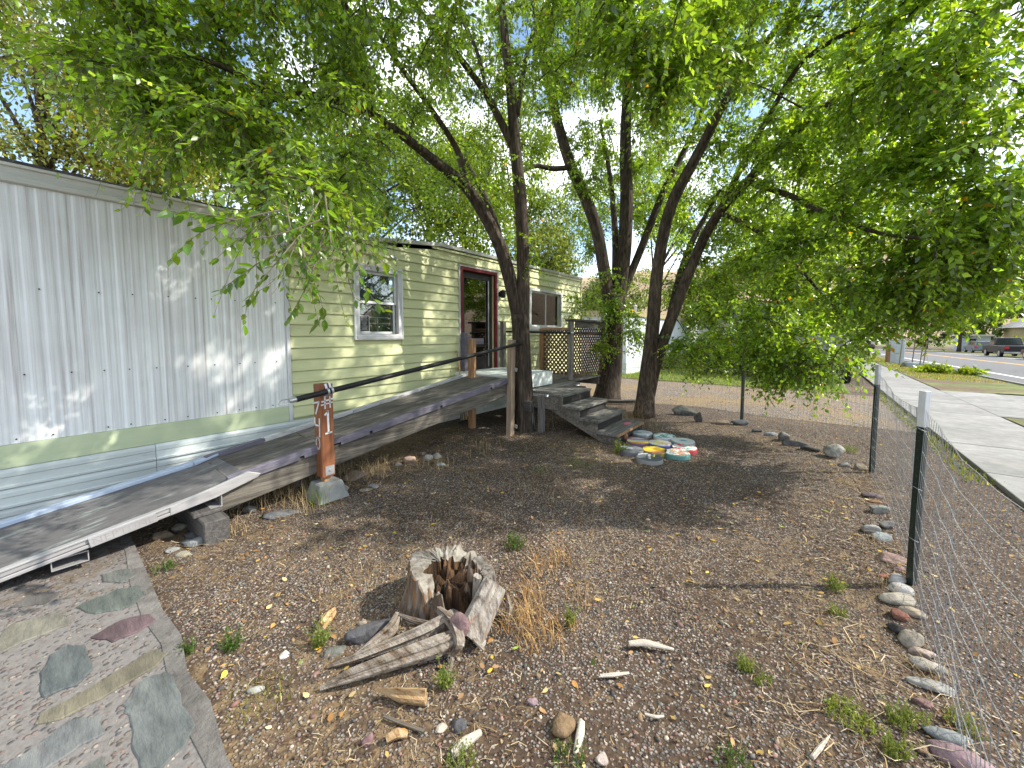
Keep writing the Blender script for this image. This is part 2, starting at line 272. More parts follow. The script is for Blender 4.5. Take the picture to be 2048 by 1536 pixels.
def ground_mat(name, soil, grav, straw_amt, gscale=70, grav_bias=0.5, straw=((0.20, 0.125, 0.05), (0.36, 0.26, 0.13))):
    m, N, L, p, out = nodes_of(name); v = coords(N, L, rand=False)
    vo = N.new('ShaderNodeTexVoronoi'); vo.inputs['Scale'].default_value = gscale; L.new(v, vo.inputs['Vector'])
    sep = N.new('ShaderNodeSeparateColor'); L.new(vo.outputs['Color'], sep.inputs[0])
    gr = ramp(N, grav, 'LINEAR'); L.new(sep.outputs[0], gr.inputs['Fac'])
    dn = noise_tex(N, L, v, 45, 6, 0.7); dr = ramp(N, [(0.30, soil[0]), (0.62, soil[1]), (0.86, straw[0])]); L.new(dn.outputs['Fac'], dr.inputs['Fac'])
    # which cells are stones: random per cell, thicker or thinner by patch
    pn = noise_tex(N, L, v, 1.3, 5, 0.6); ad = N.new('ShaderNodeMath'); ad.operation = 'ADD'; L.new(sep.outputs[1], ad.inputs[0])
    ms = N.new('ShaderNodeMath'); ms.operation = 'MULTIPLY_ADD'; ms.inputs[1].default_value = 1.8; ms.inputs[2].default_value = grav_bias - 0.9 - 0.5; L.new(pn.outputs['Fac'], ms.inputs[0]); L.new(ms.outputs[0], ad.inputs[1])
    st = ramp(N, [(0.49, (0, 0, 0)), (0.53, (1, 1, 1))]); L.new(ad.outputs[0], st.inputs['Fac'])
    ed = ramp(N, [(0.35, (1, 1, 1)), (0.62, (0, 0, 0))]); L.new(vo.outputs['Distance'], ed.inputs['Fac'])
    mk = mixc(N, L, 1.0, st.outputs['Color'], ed.outputs['Color'], 'MULTIPLY')
    c = mixc(N, L, mk, dr.outputs['Color'], gr.outputs['Color'])
    # straw and litter streaks
    s1 = noise_tex(N, L, v, 9, 7, 0.72, 1.2); s2 = noise_tex(N, L, v, 0.55, 4); sa = N.new('ShaderNodeMath'); sa.operation = 'MULTIPLY_ADD'; sa.inputs[1].default_value = 0.7; L.new(s2.outputs['Fac'], sa.inputs[0]); L.new(s1.outputs['Fac'], sa.inputs[2])
    sr = ramp(N, [(0.93 - straw_amt * 0.5, (0, 0, 0)), (1.06 - straw_amt * 0.5, (0.8, 0.8, 0.8))]); L.new(sa.outputs[0], sr.inputs['Fac'])
    sc = ramp(N, [(0.35, straw[0]), (0.65, straw[1])]); L.new(dn.outputs['Fac'], sc.inputs['Fac'])
    c = mixc(N, L, sr.outputs['Color'], c, sc.outputs['Color'])
    L.new(c, p.inputs['Base Color']); p.inputs['Roughness'].default_value = 0.92; p.inputs['Specular IOR Level'].default_value = 0.2
    h = mixc(N, L, 0.45, mk, dn.outputs['Color']); bu = N.new('ShaderNodeBump'); bu.inputs['Strength'].default_value = 0.9; bu.inputs['Distance'].default_value = 0.012; L.new(h, bu.inputs['Height']); L.new(bu.outputs[0], p.inputs['Normal'])
    return m
GRAV = [(0.0, (0.055, 0.052, 0.048)), (0.3, (0.14, 0.13, 0.118)), (0.55, (0.23, 0.20, 0.168)), (0.75, (0.31, 0.265, 0.215)), (0.9, (0.24, 0.15, 0.12)), (1.0, (0.48, 0.43, 0.36))]
M['ground'] = ground_mat('stony_yard_soil', ((0.030, 0.019, 0.012), (0.092, 0.062, 0.040)), GRAV, 0.12, 75, 0.66, ((0.14, 0.092, 0.048), (0.25, 0.18, 0.10)))
M['drive'] = ground_mat('gravel_drive', ((0.07, 0.055, 0.042), (0.16, 0.13, 0.10)), [(q, tuple(min(1, x * 1.35) for x in c)) for q, c in GRAV], 0.22, 55, 0.95)
M['slab'] = ground_mat('pebbled_concrete', ((0.13, 0.118, 0.108), (0.20, 0.186, 0.172)), [(0.0, (0.06, 0.06, 0.06)), (0.3, (0.13, 0.12, 0.115)), (0.6, (0.20, 0.17, 0.145)), (0.85, (0.165, 0.11, 0.10)), (1.0, (0.32, 0.28, 0.23))], 0.06, 52, 0.40, ((0.10, 0.075, 0.05), (0.17, 0.13, 0.09)))

# ------------------------------------------------------------------ ground, paths, road, hills
def axis(lo, hi, dense_lo, dense_hi, step):
    a = list(np.arange(dense_lo, dense_hi + 1e-6, step)); s = step
    x = dense_lo
    while x > lo: s *= 1.35; x -= s; a.insert(0, max(x, lo))
    s = step; x = dense_hi
    while x < hi: s *= 1.35; x += s; a.append(min(x, hi))
    return np.array(a)
def bump_z(x, y):
    w = np.clip((0.45 - x) / 0.4, 0, 1) * np.clip((7.4 - y) / 0.6, 0, 1) * np.clip((x + 4.9) / 0.4, 0, 1)
    s = 0.010 * np.sin(x * 2.1 + 1.3 * np.sin(y * 1.4)) + 0.008 * np.sin(y * 3.3 + 1.1 * np.sin(x * 2.7)) + 0.006 * np.sin(x * 7.3 + y * 5.1)
    return s * w
gx = axis(-900, 900, -6, 5.2, 0.09); gy = axis(-300, 1500, -0.6, 9, 0.09)
XX, YY = np.meshgrid(gx, gy); ZZ = bump_z(XX, YY) + street_z(YY) * np.clip((XX - 2.9) / 2.0, 0, 1)
nx, ny = len(gx), len(gy); ii = np.arange((ny - 1) * nx).reshape(ny - 1, nx)[:, :-1].ravel()
ground = fast_mesh('ground', np.stack([XX.ravel(), YY.ravel(), ZZ.ravel()], 1), np.stack([ii, ii + 1, ii + nx + 1, ii + nx], 1), M['ground'], smooth=True)
tag(ground, kind='structure')
def sheet(name, poly, z, m, parent=None):
    b = MB(); b.add([(x, y, z) for x, y in poly], [tuple(range(len(poly)))]); o = b.build(name, m, parent)
    if parent is None: tag(o, kind='structure')
    return o
def wavy(pts, n=14, amp=0.12, seed=1):
    r = np.random.default_rng(seed); out = []
    for (a, b) in zip(pts, pts[1:] + pts[:1]):
        for k in range(n):
            t = k / n; e = 0 if k == 0 else amp * r.normal() * 0.6
            d = norm((b[1] - a[1], a[0] - b[0], 0)); out.append((a[0] + (b[0] - a[0]) * t + d[0] * e, a[1] + (b[1] - a[1]) * t + d[1] * e))
    return out
sheet('gravel_driveway', wavy([(1.55, 8.6), (1.55, 13.0), (-16, 12.6), (-16, 8.9)], 16, 0.14, 3), 0.004, M['drive'])
sheet('lawn', wavy([(0.9, 13.2), (0.9, 60), (-40, 60), (-40, 12.75)], 18, 0.12, 4), 0.008, M['lawn'])
ROADY = [-60, -20, 0, 16, 24, 34, 46, 60, 80, 100, 126, 330]
def ribbon(name, x0, x1, y0, y1, dz, m, parent=None, flat_in=None):
    ys_ = sorted({y0, y1, *[q for q in ROADY if y0 < q < y1]}); b = MB(); v = []
    for q in ys_: zz = float(street_z(q)) + dz; v += [(x0, q, zz if flat_in is None else flat_in), (x1, q, zz)]
    b.add(v, [(2*i, 2*i + 1, 2*i + 3, 2*i + 2) for i in range(len(ys_) - 1)]); o = b.build(name, m, parent)
    if parent is None: tag(o, kind='structure')
    return o
ribbon('verge', 2.84, 5.02, 15.1, 126, 0.075, M['verge'], None, 0.040)
ribbon('near_verge', 2.84, 5.02, -20, 10.9, 0.05, M['verge'], None, 0.040)
road = ribbon('road', 5.1, 15.4, -60, 330, 0.012, M['asphalt'])
for nm, off, w, mk in (('edge_line', 6.38, 0.09, 'line_white'), ('centre_line', 10.2, 0.07, 'line_yellow'), ('centre_line', 10.45, 0.07, 'line_yellow'), ('edge_line', 14.2, 0.09, 'line_white')):
    ribbon(nm, off - w, off + w, -60, 330, 0.0165, M[mk], road)
kb = MB()
for y0, y1 in ((-60, 10.9), (15.1, 126)):
    ys_ = sorted({y0, y1, *[q for q in ROADY if y0 < q < y1]})
    for p, q in zip(ys_, ys_[1:]):
        zp, zq = float(street_z(p)), float(street_z(q))
        kb.add([(5.0, p, zp - .05), (5.14, p, zp - .05), (5.12, p, zp + .11), (5.0, p, zp + .12), (5.0, q, zq - .05), (5.14, q, zq - .05), (5.12, q, zq + .11), (5.0, q, zq + .12)], [(0, 1, 2, 3), (4, 7, 6, 5), (0, 4, 5, 1), (1, 5, 6, 2), (2, 6, 7, 3), (3, 7, 4, 0)])
tag(kb.build('kerb', M['concrete']), kind='structure')
ribbon('far_verge', 15.4, 70, -60, 330, 0.015, M['verge'])
sw = bpy.data.objects.new('sidewalk', None); link(sw); sw.location = (2.2, 5, 0); tag(sw, kind='structure')
y = -2.6
while y < 60:
    b = MB(); b.box(1.57, 2.79, y + 0.006, y + 1.494, -0.06, 0.05 + rng.normal() * 0.002); b.build('slab', M['concrete'], sw, bevel=0.006); y += 1.5
ap = bpy.data.objects.new('driveway_apron', None); link(ap); ap.location = (4, 13, 0); tag(ap, kind='structure')
for k, (a, c) in enumerate(((2.797, 3.75), (3.757, 4.65), (4.657, 5.62))):
    for j in range(3):
        b = MB(); b.box(a, c, 10.95 + j * 1.38, 10.95 + j * 1.38 + 1.366, -0.06, 0.047 - 0.012 * k); b.build('slab', M['concrete'], ap, bevel=0.006)
# bare hill beyond the neighbourhood
hx = np.linspace(-1300, 900, 90); hv = []; hf = []
for j, (yy, hh) in enumerate(((420, 0), (520, 40), (640, 108), (800, 150), (1000, 150))):
    for i, x in enumerate(hx):
        k = 0.0 if j == 0 else 1.0
        hv.append((x, yy + 30 * math.sin(x * 0.006), hh * (0.86 + 0.10 * math.sin(x * 0.004 + 0.6) + 0.05 * math.sin(x * 0.013) + 0.02 * math.sin(x * 0.05 + j)) - 2 * (1 - k)))
nxh = len(hx); hf = [(j*nxh + i, j*nxh + i + 1, (j+1)*nxh + i + 1, (j+1)*nxh + i) for j in range(4) for i in range(nxh - 1)]
tag(fast_mesh('hills', hv, hf, M['hill'], smooth=True), kind='structure')

# concrete pad with flagstones at the foot of the ramp
pad = bpy.data.objects.new('pebbled_pad', None); link(pad); pad.location = (-2.6, -0.6, 0); tag(pad, kind='structure')
edge = [(-5.0, 0.47), (-3.7, 0.45), (-3.2, 0.435), (-2.75, 0.42), (-2.45, 0.435), (-2.15, 0.395), (-1.9, 0.415), (-1.6, 0.385), (-1.2, 0.395), (-0.9, 0.36)]
b = MB(); b.prism([(x, y, -0.05) for x, y in edge] + [(-0.9, -2.6, -0.05), (-5.0, -2.6, -0.05)], (0, 0, 0.083)); b.build('slab', M['slab'], pad)
kbp = MB(); kbp.prism([(x, y + 0.004, -0.05) for x, y in edge] + [(x, y - 0.07 - 0.02 * math.sin(x * 9), -0.05) for x, y in edge[::-1]], (0, 0, 0.0872)); kbp.build('slab_border', M['pad_border'], pad)
FL = [([(150,1215),(235,1178),(282,1172),(290,1190),(262,1212),(190,1228)], (0.17,0.195,0.175)),
      ([(180,1275),(240,1242),(300,1228),(312,1240),(280,1262),(225,1285)], (0.19,0.13,0.14)),
      ([(80,1345),(100,1312),(140,1290),(172,1295),(186,1340),(150,1372),(85,1395)], (0.14,0.16,0.16)),
      ([(68,1450),(90,1425),(190,1370),(300,1302),(338,1305),(310,1335),(200,1400),(120,1440)], (0.24,0.22,0.16)),
      ([(243,1410),(285,1360),(335,1343),(362,1385),(392,1450),(372,1490),(320,1540),(280,1540),(262,1490),(258,1430)], (0.15,0.165,0.16)),
      ([(-10,1540),(60,1500),(140,1440),(205,1430),(212,1465),(150,1500),(90,1540)], (0.17,0.18,0.18)),
      ([(-20,1300),(20,1250),(120,1225),(140,1250),(70,1275),(-10,1310)], (0.22,0.21,0.17)),
      ([(200,1150),(262,1138),(270,1152),(240,1166),(205,1163)], (0.18,0.19,0.17)),
      ([(160,1540),(210,1515),(215,1545),(190,1575)], (0.2,0.21,0.19)),
      ([(20,1215),(60,1190),(120,1185),(90,1208)], (0.16,0.15,0.14))]
for poly, c in FL:
    P0 = [G(x, y, 0.036) for x, y in poly]; cen = np.mean(P0, 0); pts = []
    for a, bb in zip(P0, P0[1:] + P0[:1]):
        for t in (0, 0.35, 0.7):
            q = a + (bb - a) * t; pts.append(q + (np.append(rng.normal(0, 0.006, 2), 0) if t else 0))
    mb = MB(); mb.prism([(q[0], q[1], 0.0) for q in pts], (0, 0, 0.0395 + rng.uniform(0, 0.004)), np.array(c) * 0.85); o = mb.build('flagstone', M['flag'], pad, colour=True, bevel=0.004)

# ------------------------------------------------------------------ the mobile home
def corr_mat():
    m, N, L, p, out = nodes_of('stained_white_panel'); v = coords(N, L, (1, 26, 0.35)); v2 = coords(N, L, (1, 1, 1))
    n = noise_tex(N, L, v, 1.2, 8, 0.7); r = ramp(N, [(0.30, (0.37, 0.335, 0.31)), (0.42, (0.64, 0.64, 0.62)), (0.56, (0.76, 0.78, 0.76))]); L.new(n.outputs['Fac'], r.inputs['Fac'])
    b = noise_tex(N, L, v2, 0.9, 4); br = ramp(N, [(0.35, (0.86, 0.83, 0.83)), (0.62, (1.04, 1.04, 1.04))]); L.new(b.outputs['Fac'], br.inputs['Fac'])
    c = mixc(N, L, 1.0, r.outputs[0], br.outputs[0], 'MULTIPLY')
    g = noise_tex(N, L, coords(N, L, (1, 1, 1)), 140, 3); c = mixc(N, L, 0.12, c, g.outputs['Color'], 'OVERLAY')
    L.new(c, p.inputs['Base Color']); p.inputs['Roughness'].default_value = 0.5; p.inputs['Specular IOR Level'].default_value = 0.3
    bu = N.new('ShaderNodeBump'); bu.inputs['Strength'].default_value = 0.08; bu.inputs['Distance'].default_value = 0.01; L.new(g.outputs['Fac'], bu.inputs['Height']); L.new(bu.outputs[0], p.inputs['Normal'])
    return m
M['corr'] = corr_mat()
WX = -5.05                                        # face of the wall
home = thing('mobile_home', (WX, 4, 0), 'long single storey mobile home, white metal section joined to a yellow lap sided one', 'house')
topz = lambda y: 2.90 if y < 2.9 else (2.90 + (y - 2.9) / 1.65 * 0.19 if y < 4.55 else 3.09)
HOLES = [(2.98, 3.66, 1.53, 2.47), (5.05, 5.95, 0.80, 2.72), (7.22, 8.55, 1.72, 2.54)]
wall = MB(); ys = sorted({-7.0, 2.04, 9.62, *[h[0] for h in HOLES], *[h[1] for h in HOLES]})
for a, c in zip(ys, ys[1:]):
    zz = 0.30; hole = [h for h in HOLES if a >= h[0] - 1e-6 and c <= h[1] + 1e-6]
    tz = 2.78 if c < 4.6 else 3.02
    for h in hole: wall.box(WX - 0.14, WX - 0.02, a, c, 0.30, h[2]); zz = h[3]
    wall.box(WX - 0.14, WX - 0.02, a, c, zz, tz)
wall.build('wall', M['siding'], home)
sh = MB(); sh.box(-8.9, -8.8, -7, 9.62, 0.2, 2.85); sh.box(-8.8, WX - 0.14, -7, -6.9, 0.2, 2.85); sh.box(-8.8, WX - 0.14, 9.5, 9.62, 0.2, 2.95)
sh.build('rear_wall', M['home_white'], home)
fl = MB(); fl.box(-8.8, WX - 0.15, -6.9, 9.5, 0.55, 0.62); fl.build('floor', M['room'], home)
rf = MB(); yk = [-7.1, 2.0, 2.9, 4.55, 9.75]
for a, c in zip(yk, yk[1:]):
    za, zc = topz(a) - 0.05, topz(c) - 0.05
    rf.add([(WX - 0.02, a, za), (WX - 0.02, c, zc), (-7.0, c, zc + 0.22), (-7.0, a, za + 0.22), (-9.0, c, zc), (-9.0, a, za),
            (WX - 0.02, a, za - 0.06), (WX - 0.02, c, zc - 0.06), (-9.0, c, zc - 0.06), (-9.0, a, za - 0.06)],
           [(0, 1, 2, 3), (3, 2, 4, 5), (6, 9, 8, 7), (0, 6, 7, 1), (5, 4, 8, 9), (0, 3, 5, 9, 6), (1, 7, 8, 4, 2)])
roof = rf.build('roof', M['roof'], home)
gr = MB()
for k in range(70):                                # ragged tar edge on top of the white fascia
    yy = -3 + k * 0.075; gr.box(WX - 0.03, WX + 0.028 + rng.uniform(-0.01, 0.008), yy, yy + 0.074, 2.893, 2.905 + rng.uniform(0, 0.018))
gr.build('tar_edge', M['roof'], roof)
# white corrugated panels
seams = [-3.0, -1.75, -0.8, 0.42, 1.24, 2.03]
for i, (a, c) in enumerate(zip(seams, seams[1:])):
    prof = []; yy = a; pit = 0.098 if i < 4 else 0.062
    while yy < c - 1e-6:
        for dy, dx in ((0, 0), (pit * 0.50, 0.001), (pit * 0.64, 0.004), (pit * 0.86, 0.004), (pit * 0.97, 0.001)):
            if yy + dy < c: prof.append((yy + dy, dx))
        yy += pit
    prof.append((c, 0)); off = 0.0015 * (i % 2); n = len(prof)
    zs = (0.665, 2.765)
    v = [(WX + off - 0.002 - dx, yy, z) for z in zs for yy, dx in prof] + [(WX - 0.019, yy, z) for z in zs for yy, dx in prof]
    f = [(k, k + 1, n + k + 1, n + k) for k in range(n - 1)] + [(2*n + k, k, k + 1, 2*n + k + 1)[::-1] for k in range(n - 1)] + [(0, n, 3*n, 2*n), (n - 1, 3*n - 1, 4*n - 1, 2*n - 1)]
    mb = MB(); mb.add(v, f); pn = mb.build('corrugated_panel', M['corr'], home)
    s = MB()
    for z, stp in ((0.70, 0.2), (1.22, 0.2), (1.92, 0.22)):
        yy = a + 0.07
        while yy < c - 0.03:
            s.tube([(WX - 0.004, yy, z), (WX + 0.006, yy, z)], 0.006, 6); yy += stp * rng.uniform(0.7, 1.3)
    tag(s.build('screw_row', M['black'], pn), kind='stuff')
b = MB(); b.box(WX - 0.02, WX + 0.004, -3, 2.03, 0.475, 0.663); b.build('trim_board', M['trim_green'], home)
# two lipped fascia
b = MB(); b.prism([(WX - 0.02, -3.2, 2.74), (WX + 0.012, -3.2, 2.74), (WX + 0.026, -3.2, 2.75), (WX + 0.026, -3.2, 2.79), (WX + 0.012, -3.2, 2.80), (WX + 0.012, -3.2, 2.86), (WX + 0.03, -3.2, 2.87), (WX + 0.03, -3.2, 2.892), (WX - 0.02, -3.2, 2.892)], (0, 5.85, 0)); b.build('fascia', M['fascia'], home)
b = MB()
for a, c in ((2.655, 2.9), (2.9, 4.55), (4.55, 9.68)):
    b.add([(WX + x, y_, topz(y_) + z) for y_ in (a, c) for x, z in ((-0.02, -0.05), (0.03, -0.05), (0.035, 0.004), (-0.02, 0.004))], [(0, 1, 2, 3), (4, 7, 6, 5), (0, 4, 5, 1), (1, 5, 6, 2), (2, 6, 7, 3), (3, 7, 4, 0)])
b.build('roof_edge', M['fascia'], home)
b = MB(); b.box(WX - 0.01, WX + 0.022, 2.034, 2.075, 0.47, 2.74); b.build('corner_trim', M['white_trim'], home, bevel=0.004)
b = MB(); b.box(WX - 0.12, WX + 0.024, 9.60, 9.655, 0.47, 3.03); b.build('corner_trim', M['siding'], home, bevel=0.004)
# lap siding boards
def lap(a, c, z0, z1):
    mb = MB(); j = rng.normal() * 0.0012
    mb.prism([(WX - 0.019, a, z0 + 0.016), (WX + 0.012 + j, a, z0 + 0.010), (WX + 0.017 + j, a, z0 + 0.007), (WX + 0.017 + j, a, z0 + 0.018), (WX - 0.004, a, z1), (WX - 0.019, a, z1)], (0, c - a, 0)); mb.build('siding_board', M['siding'], home)
z = 0.50; row = 0; LH = 0.1452
while z < 3.04:
    ya = 2.08; yb = 9.60
    if z + LH > 2.84: ya = 2.7
    if z + LH > 2.93: ya = 2.9 + (z + LH * 0.55 - 2.88) / 0.19 * 1.65
    segs = [(ya, yb)]
    for h0, h1, q0, q1 in [(2.92, 3.72, 1.47, 2.53), (4.965, 6.035, 0.7, 2.79), (7.16, 8.61, 1.66, 2.60)]:
        if z + LH > q0 + 0.01 and z < q1 - 0.01:
            new = []
            for a, c in segs:
                if h0 > a and h1 < c: new += [(a, h0), (h1, c)]
                else: new.append((a, c))
            segs = new
    for a, c in segs:
        cuts = [a] + ([a + (c - a) * rng.uniform(0.35, 0.65)] if c - a > 3 else []) + [c]
        for p, q in zip(cuts, cuts[1:]): lap(p, q - 0.0025, z, min(z + LH - 0.002, topz(p) - 0.045))
    z += LH; row += 1
# ribbed skirting, three long courses
for k, (z0, z1) in enumerate(((0.0, 0.145), (0.15, 0.305), (0.31, 0.47))):
    for j in range(6):
        a = -4.0 + j * 2.4; c = min(a + 2.396, 9.6)
        mb = MB(); x = WX + 0.010 - 0.004 * (2 - k)
        mb.prism([(x - 0.02, a, z0), (x + 0.012, a, z0 + 0.004), (x + 0.014, a, z0 + 0.022), (x, a, z0 + 0.030), (x, a, z1 - 0.07), (x + 0.007, a, z1 - 0.06), (x + 0.007, a, z1 - 0.03), (x - 0.004, a, z1), (x - 0.02, a, z1)], (0, c - a, 0)); mb.build('skirting_panel', M['skirt'], home)
def ring(name, m, parent, y0, y1, z0, z1, w, xa, xb, bev=0.004):
    """four sided casing in the plane of the wall"""
    out = []
    mb = MB(); P = lambda d: [(y0 + d, z0 + d), (y1 - d, z0 + d), (y1 - d, z1 - d), (y0 + d, z1 - d)]
    o, i = P(0), P(w); v = [(x, yy, zz) for x in (xa, xb) for q in (o, i) for yy, zz in q]
    f = []
    for k in range(4):
        n = (k + 1) % 4; f += [(k, n, 4 + n, 4 + k), (8 + k, 12 + k, 12 + n, 8 + n), (k, 8 + k, 8 + n, n), (4 + k, 4 + n, 12 + n, 12 + k)]
    mb.add(v, f); return mb.build(name, m, parent, bevel=bev)
def pane(parent, y0, y1, z0, z1, x, mk='glass', nm='pane'):
    mb = MB(); mb.box(x - 0.003, x + 0.003, y0, y1, z0, z1); return mb.build(nm, M[mk], parent)
# sash window
w1 = ring('window', M['grey_paint'], home, 2.925, 3.715, 1.475, 2.525, 0.075, WX - 0.03, WX + 0.035); tag(w1, 'double hung window in weathered grey casing')
ring('casing_lip', M['white_trim'], w1, 2.915, 3.725, 1.465, 2.535, 0.022, WX + 0.012, WX + 0.044)
b = MB(); b.box(WX - 0.03, WX + 0.05, 2.94, 3.70, 1.475, 1.53); b.build('sill', M['grey_paint'], w1, bevel=0.006)
ring('upper_sash', M['white_trim'], w1, 3.0, 3.64, 1.99, 2.45, 0.035, WX - 0.05, WX - 0.02, 0.003)
ring('lower_sash', M['white_trim'], w1, 3.0, 3.64, 1.55, 2.03, 0.035, WX - 0.085, WX - 0.052, 0.003)
pane(w1, 3.034, 3.606, 2.024, 2.416, WX - 0.036); pane(w1, 3.034, 3.606, 1.584, 1.996, WX - 0.07)
mt = MB(); mt.box(WX - 0.088, WX - 0.078, 3.34, 3.352, 1.585, 1.80); mt.box(WX - 0.088, WX - 0.078, 3.20, 3.60, 1.70, 1.712); mt.box(WX - 0.088, WX - 0.078, 3.20, 3.60, 1.79, 1.802); mt.build('muntin', M['white_trim'], w1)
pane(w1, 2.98, 3.66, 1.53, 2.47, WX - 0.22, 'curtain_dark', 'curtain')
po = MB(); po.box(WX - 0.066, WX - 0.062, 3.036, 3.20, 1.585, 1.815); po = po.build('notice', M['poster'], w1)
ring('notice_border', M['ink'], po, 3.036, 3.20, 1.585, 1.815, 0.007, WX - 0.0625, WX - 0.0612, 0)
tl = MB()
for k in range(11):
    hw = rng.uniform(0.03, 0.06); zt = 1.79 - k * 0.018; tl.box(WX - 0.0618, WX - 0.0610, 3.118 - hw, 3.118 + hw, zt, zt + (0.008 if k == 0 else 0.004))
tl.build('notice_print', M['ink'], po)
# storm door in a red frame
d = ring('door', M['red_paint'], home, 4.985, 6.015, 0.74, 2.775, 0.06, WX - 0.10, WX + 0.035); tag(d, 'dark glazed storm door in red frame')
ring('door_casing', M['grey_paint'], d, 4.945, 6.055, 0.70, 2.805, 0.04, WX - 0.02, WX + 0.028)
ring('leaf_frame', M['dark_door'], d, 5.047, 5.953, 0.802, 2.713, 0.12, WX - 0.11, WX - 0.06)
b = MB(); b.box(WX - 0.11, WX - 0.062, 5.16, 5.84, 0.90, 1.10); b.build('kick_panel', M['dark_door'], d)
b = MB(); b.box(WX - 0.11, WX - 0.058, 5.168, 5.832, 1.30, 1.35); b.build('mid_rail', M['dark_door'], d)
pane(d, 5.168, 5.832, 1.35, 2.592, WX - 0.085, 'door_glass'); pane(d, 5.168, 5.832, 1.10, 1.30, WX - 0.085, 'door_glass')
b = MB(); b.tube([(WX - 0.055, 5.80, 1.25), (WX - 0.02, 5.80, 1.25), (WX - 0.02, 5.80, 1.36), (WX - 0.055, 5.80, 1.36)], 0.008, 6); b.build('handle', M['galv'], d)
b = MB(); b.box(WX - 0.058, WX - 0.045, 5.82, 5.84, 0.9, 2.6); b.build('closer_strip', M['galv'], d)
b = MB(); b.box(WX - 0.9, WX - 0.88, 4.6, 6.4, 0.62, 2.75); b.build('dark_room_panel', M['room'], d)  # dark panel added as the unlit room behind the door glass
# sliding window
w2 = ring('window', M['white_trim'], home, 7.165, 8.605, 1.665, 2.595, 0.06, WX - 0.03, WX + 0.03); tag(w2, 'sliding window with pale curtains')
b = MB(); b.box(WX - 0.02, WX + 0.05, 7.15, 8.62, 1.63, 1.664); b.build('sill', M['white_trim'], w2)
ring('sash', M['white_trim'], w2, 7.226, 7.92, 1.726, 2.534, 0.035, WX - 0.05, WX - 0.025, 0.003); ring('sash', M['white_trim'], w2, 7.87, 8.545, 1.726, 2.534, 0.035, WX - 0.08, WX - 0.055, 0.003)
pane(w2, 7.262, 7.884, 1.762, 2.498, WX - 0.038, 'clear'); pane(w2, 7.906, 8.509, 1.762, 2.498, WX - 0.068, 'clear')
cv = MB(); n = 60
cv.add([(WX - 0.115 + 0.018 * math.sin(k * 1.1) * (0.7 + 0.3 * math.sin(k * 0.37)), 7.2 + 1.37 * k / n, z) for z in (1.68, 2.57) for k in range(n + 1)], [(k, k + 1, n + 2 + k, n + 1 + k) for k in range(n)]); cv.build('curtain', M['curtain'], w2, smooth=True)
# porch lamp
l = MB(); l.tube([(WX, 6.12, 2.36), (WX + 0.03, 6.12, 2.36)], 0.055, 12); l.tube([(WX + 0.03, 6.12, 2.36), (WX + 0.09, 6.12, 2.37)], 0.02, 8)
l.tube([(WX + 0.09, 6.12, 2.44), (WX + 0.09, 6.12, 2.42), (WX + 0.09, 6.12, 2.30), (WX + 0.09, 6.12, 2.28)], [0.02, 0.06, 0.05, 0.03], 12); l.build('porch_lamp', M['black'], home)
b = MB(); b.box(WX + 0.016, WX + 0.05, 8.95 - 2.1, 9.0 - 2.1, 1.18, 1.26); b.tube([(WX + 0.04, 6.87, 1.2), (WX + 0.06, 6.87, 1.13)], 0.012, 8); b.build('wall_tap', M['galv'], home)

# ------------------------------------------------------------------ wooden access ramp with handrail
ramp_o = thing('wheelchair_ramp', (-4.0, 2.9, 0), 'weathered wooden ramp with black pipe handrail climbing to the red framed door', 'ramp')
L0, L1 = np.array([-3.66, 1.00, 0.385]), np.array([-3.68, 4.70, 0.855])      # outer top edge
I0, I1 = np.array([-4.34, 1.02, 0.385]), np.array([-4.58, 4.78, 0.855])      # inner top edge
def rp_(u, v, dz=0): p = L0 + (L1 - L0) * u; q = I0 + (I1 - I0) * u; r_ = p + (q - p) * v; return r_ + np.array([0, 0, dz])
for row_ in range(5):                              # long planks, butted at odd places
    cuts = [0, rng.uniform(0.18, 0.3), rng.uniform(0.5, 0.72), 1.0]
    for a, c in zip(cuts, cuts[1:]):
        v0, v1 = row_ / 5 + 0.006, (row_ + 1) / 5 - 0.006; dz = rng.normal() * 0.0015
        mb = MB(); v = [rp_(u, vv, z_ + dz) for u in (a + 0.0008, c - 0.0008) for vv, z_ in ((v0, -0.03), (v1, -0.03), (v1, 0), (v0, 0))]
        mb.add(v, [(0, 1, 2, 3), (4, 7, 6, 5), (0, 4, 5, 1), (1, 5, 6, 2), (2, 6, 7, 3), (3, 7, 4, 0)]); mb.build('plank', M['deck_y'], ramp_o, bevel=0.003)
mb = MB(); mb.beam(rp_(-0.004, -0.03, 0.006), rp_(1.01, -0.03, 0.006), 0.05, 0.045); mb.build('edge_rail', M['lavender'], ramp_o, bevel=0.004)
for a, c in ((0.0, 0.145), (0.155, 0.21), (0.25, 0.335), (0.345, 0.60), (0.61, 0.86), (0.87, 0.99)):
    mb = MB(); mb.beam(rp_(a, -0.057, -0.022), rp_(c, -0.057, -0.022), 0.014, 0.045); mb.build('edge_strip', M['lavender'], ramp_o, bevel=0.002)
mb = MB(); mb.beam(rp_(-0.02, 0.0, -0.135), rp_(0.985, 0.0, -0.135), 0.045, 0.20); mb.build('side_joist', M['grey_wood'], ramp_o, bevel=0.004)
mb = MB(); mb.beam(rp_(0, 0.96, -0.135), rp_(0.985, 0.96, -0.135), 0.04, 0.20); mb.build('side_joist', M['grey_wood'], ramp_o, bevel=0.004)
for u in (0.1, 0.4, 0.7):
    mb = MB(); mb.beam(rp_(u, 0.04, -0.13), rp_(u, 0.93, -0.13), 0.04, 0.14); mb.build('cross_joist', M['grey_wood'], ramp_o)
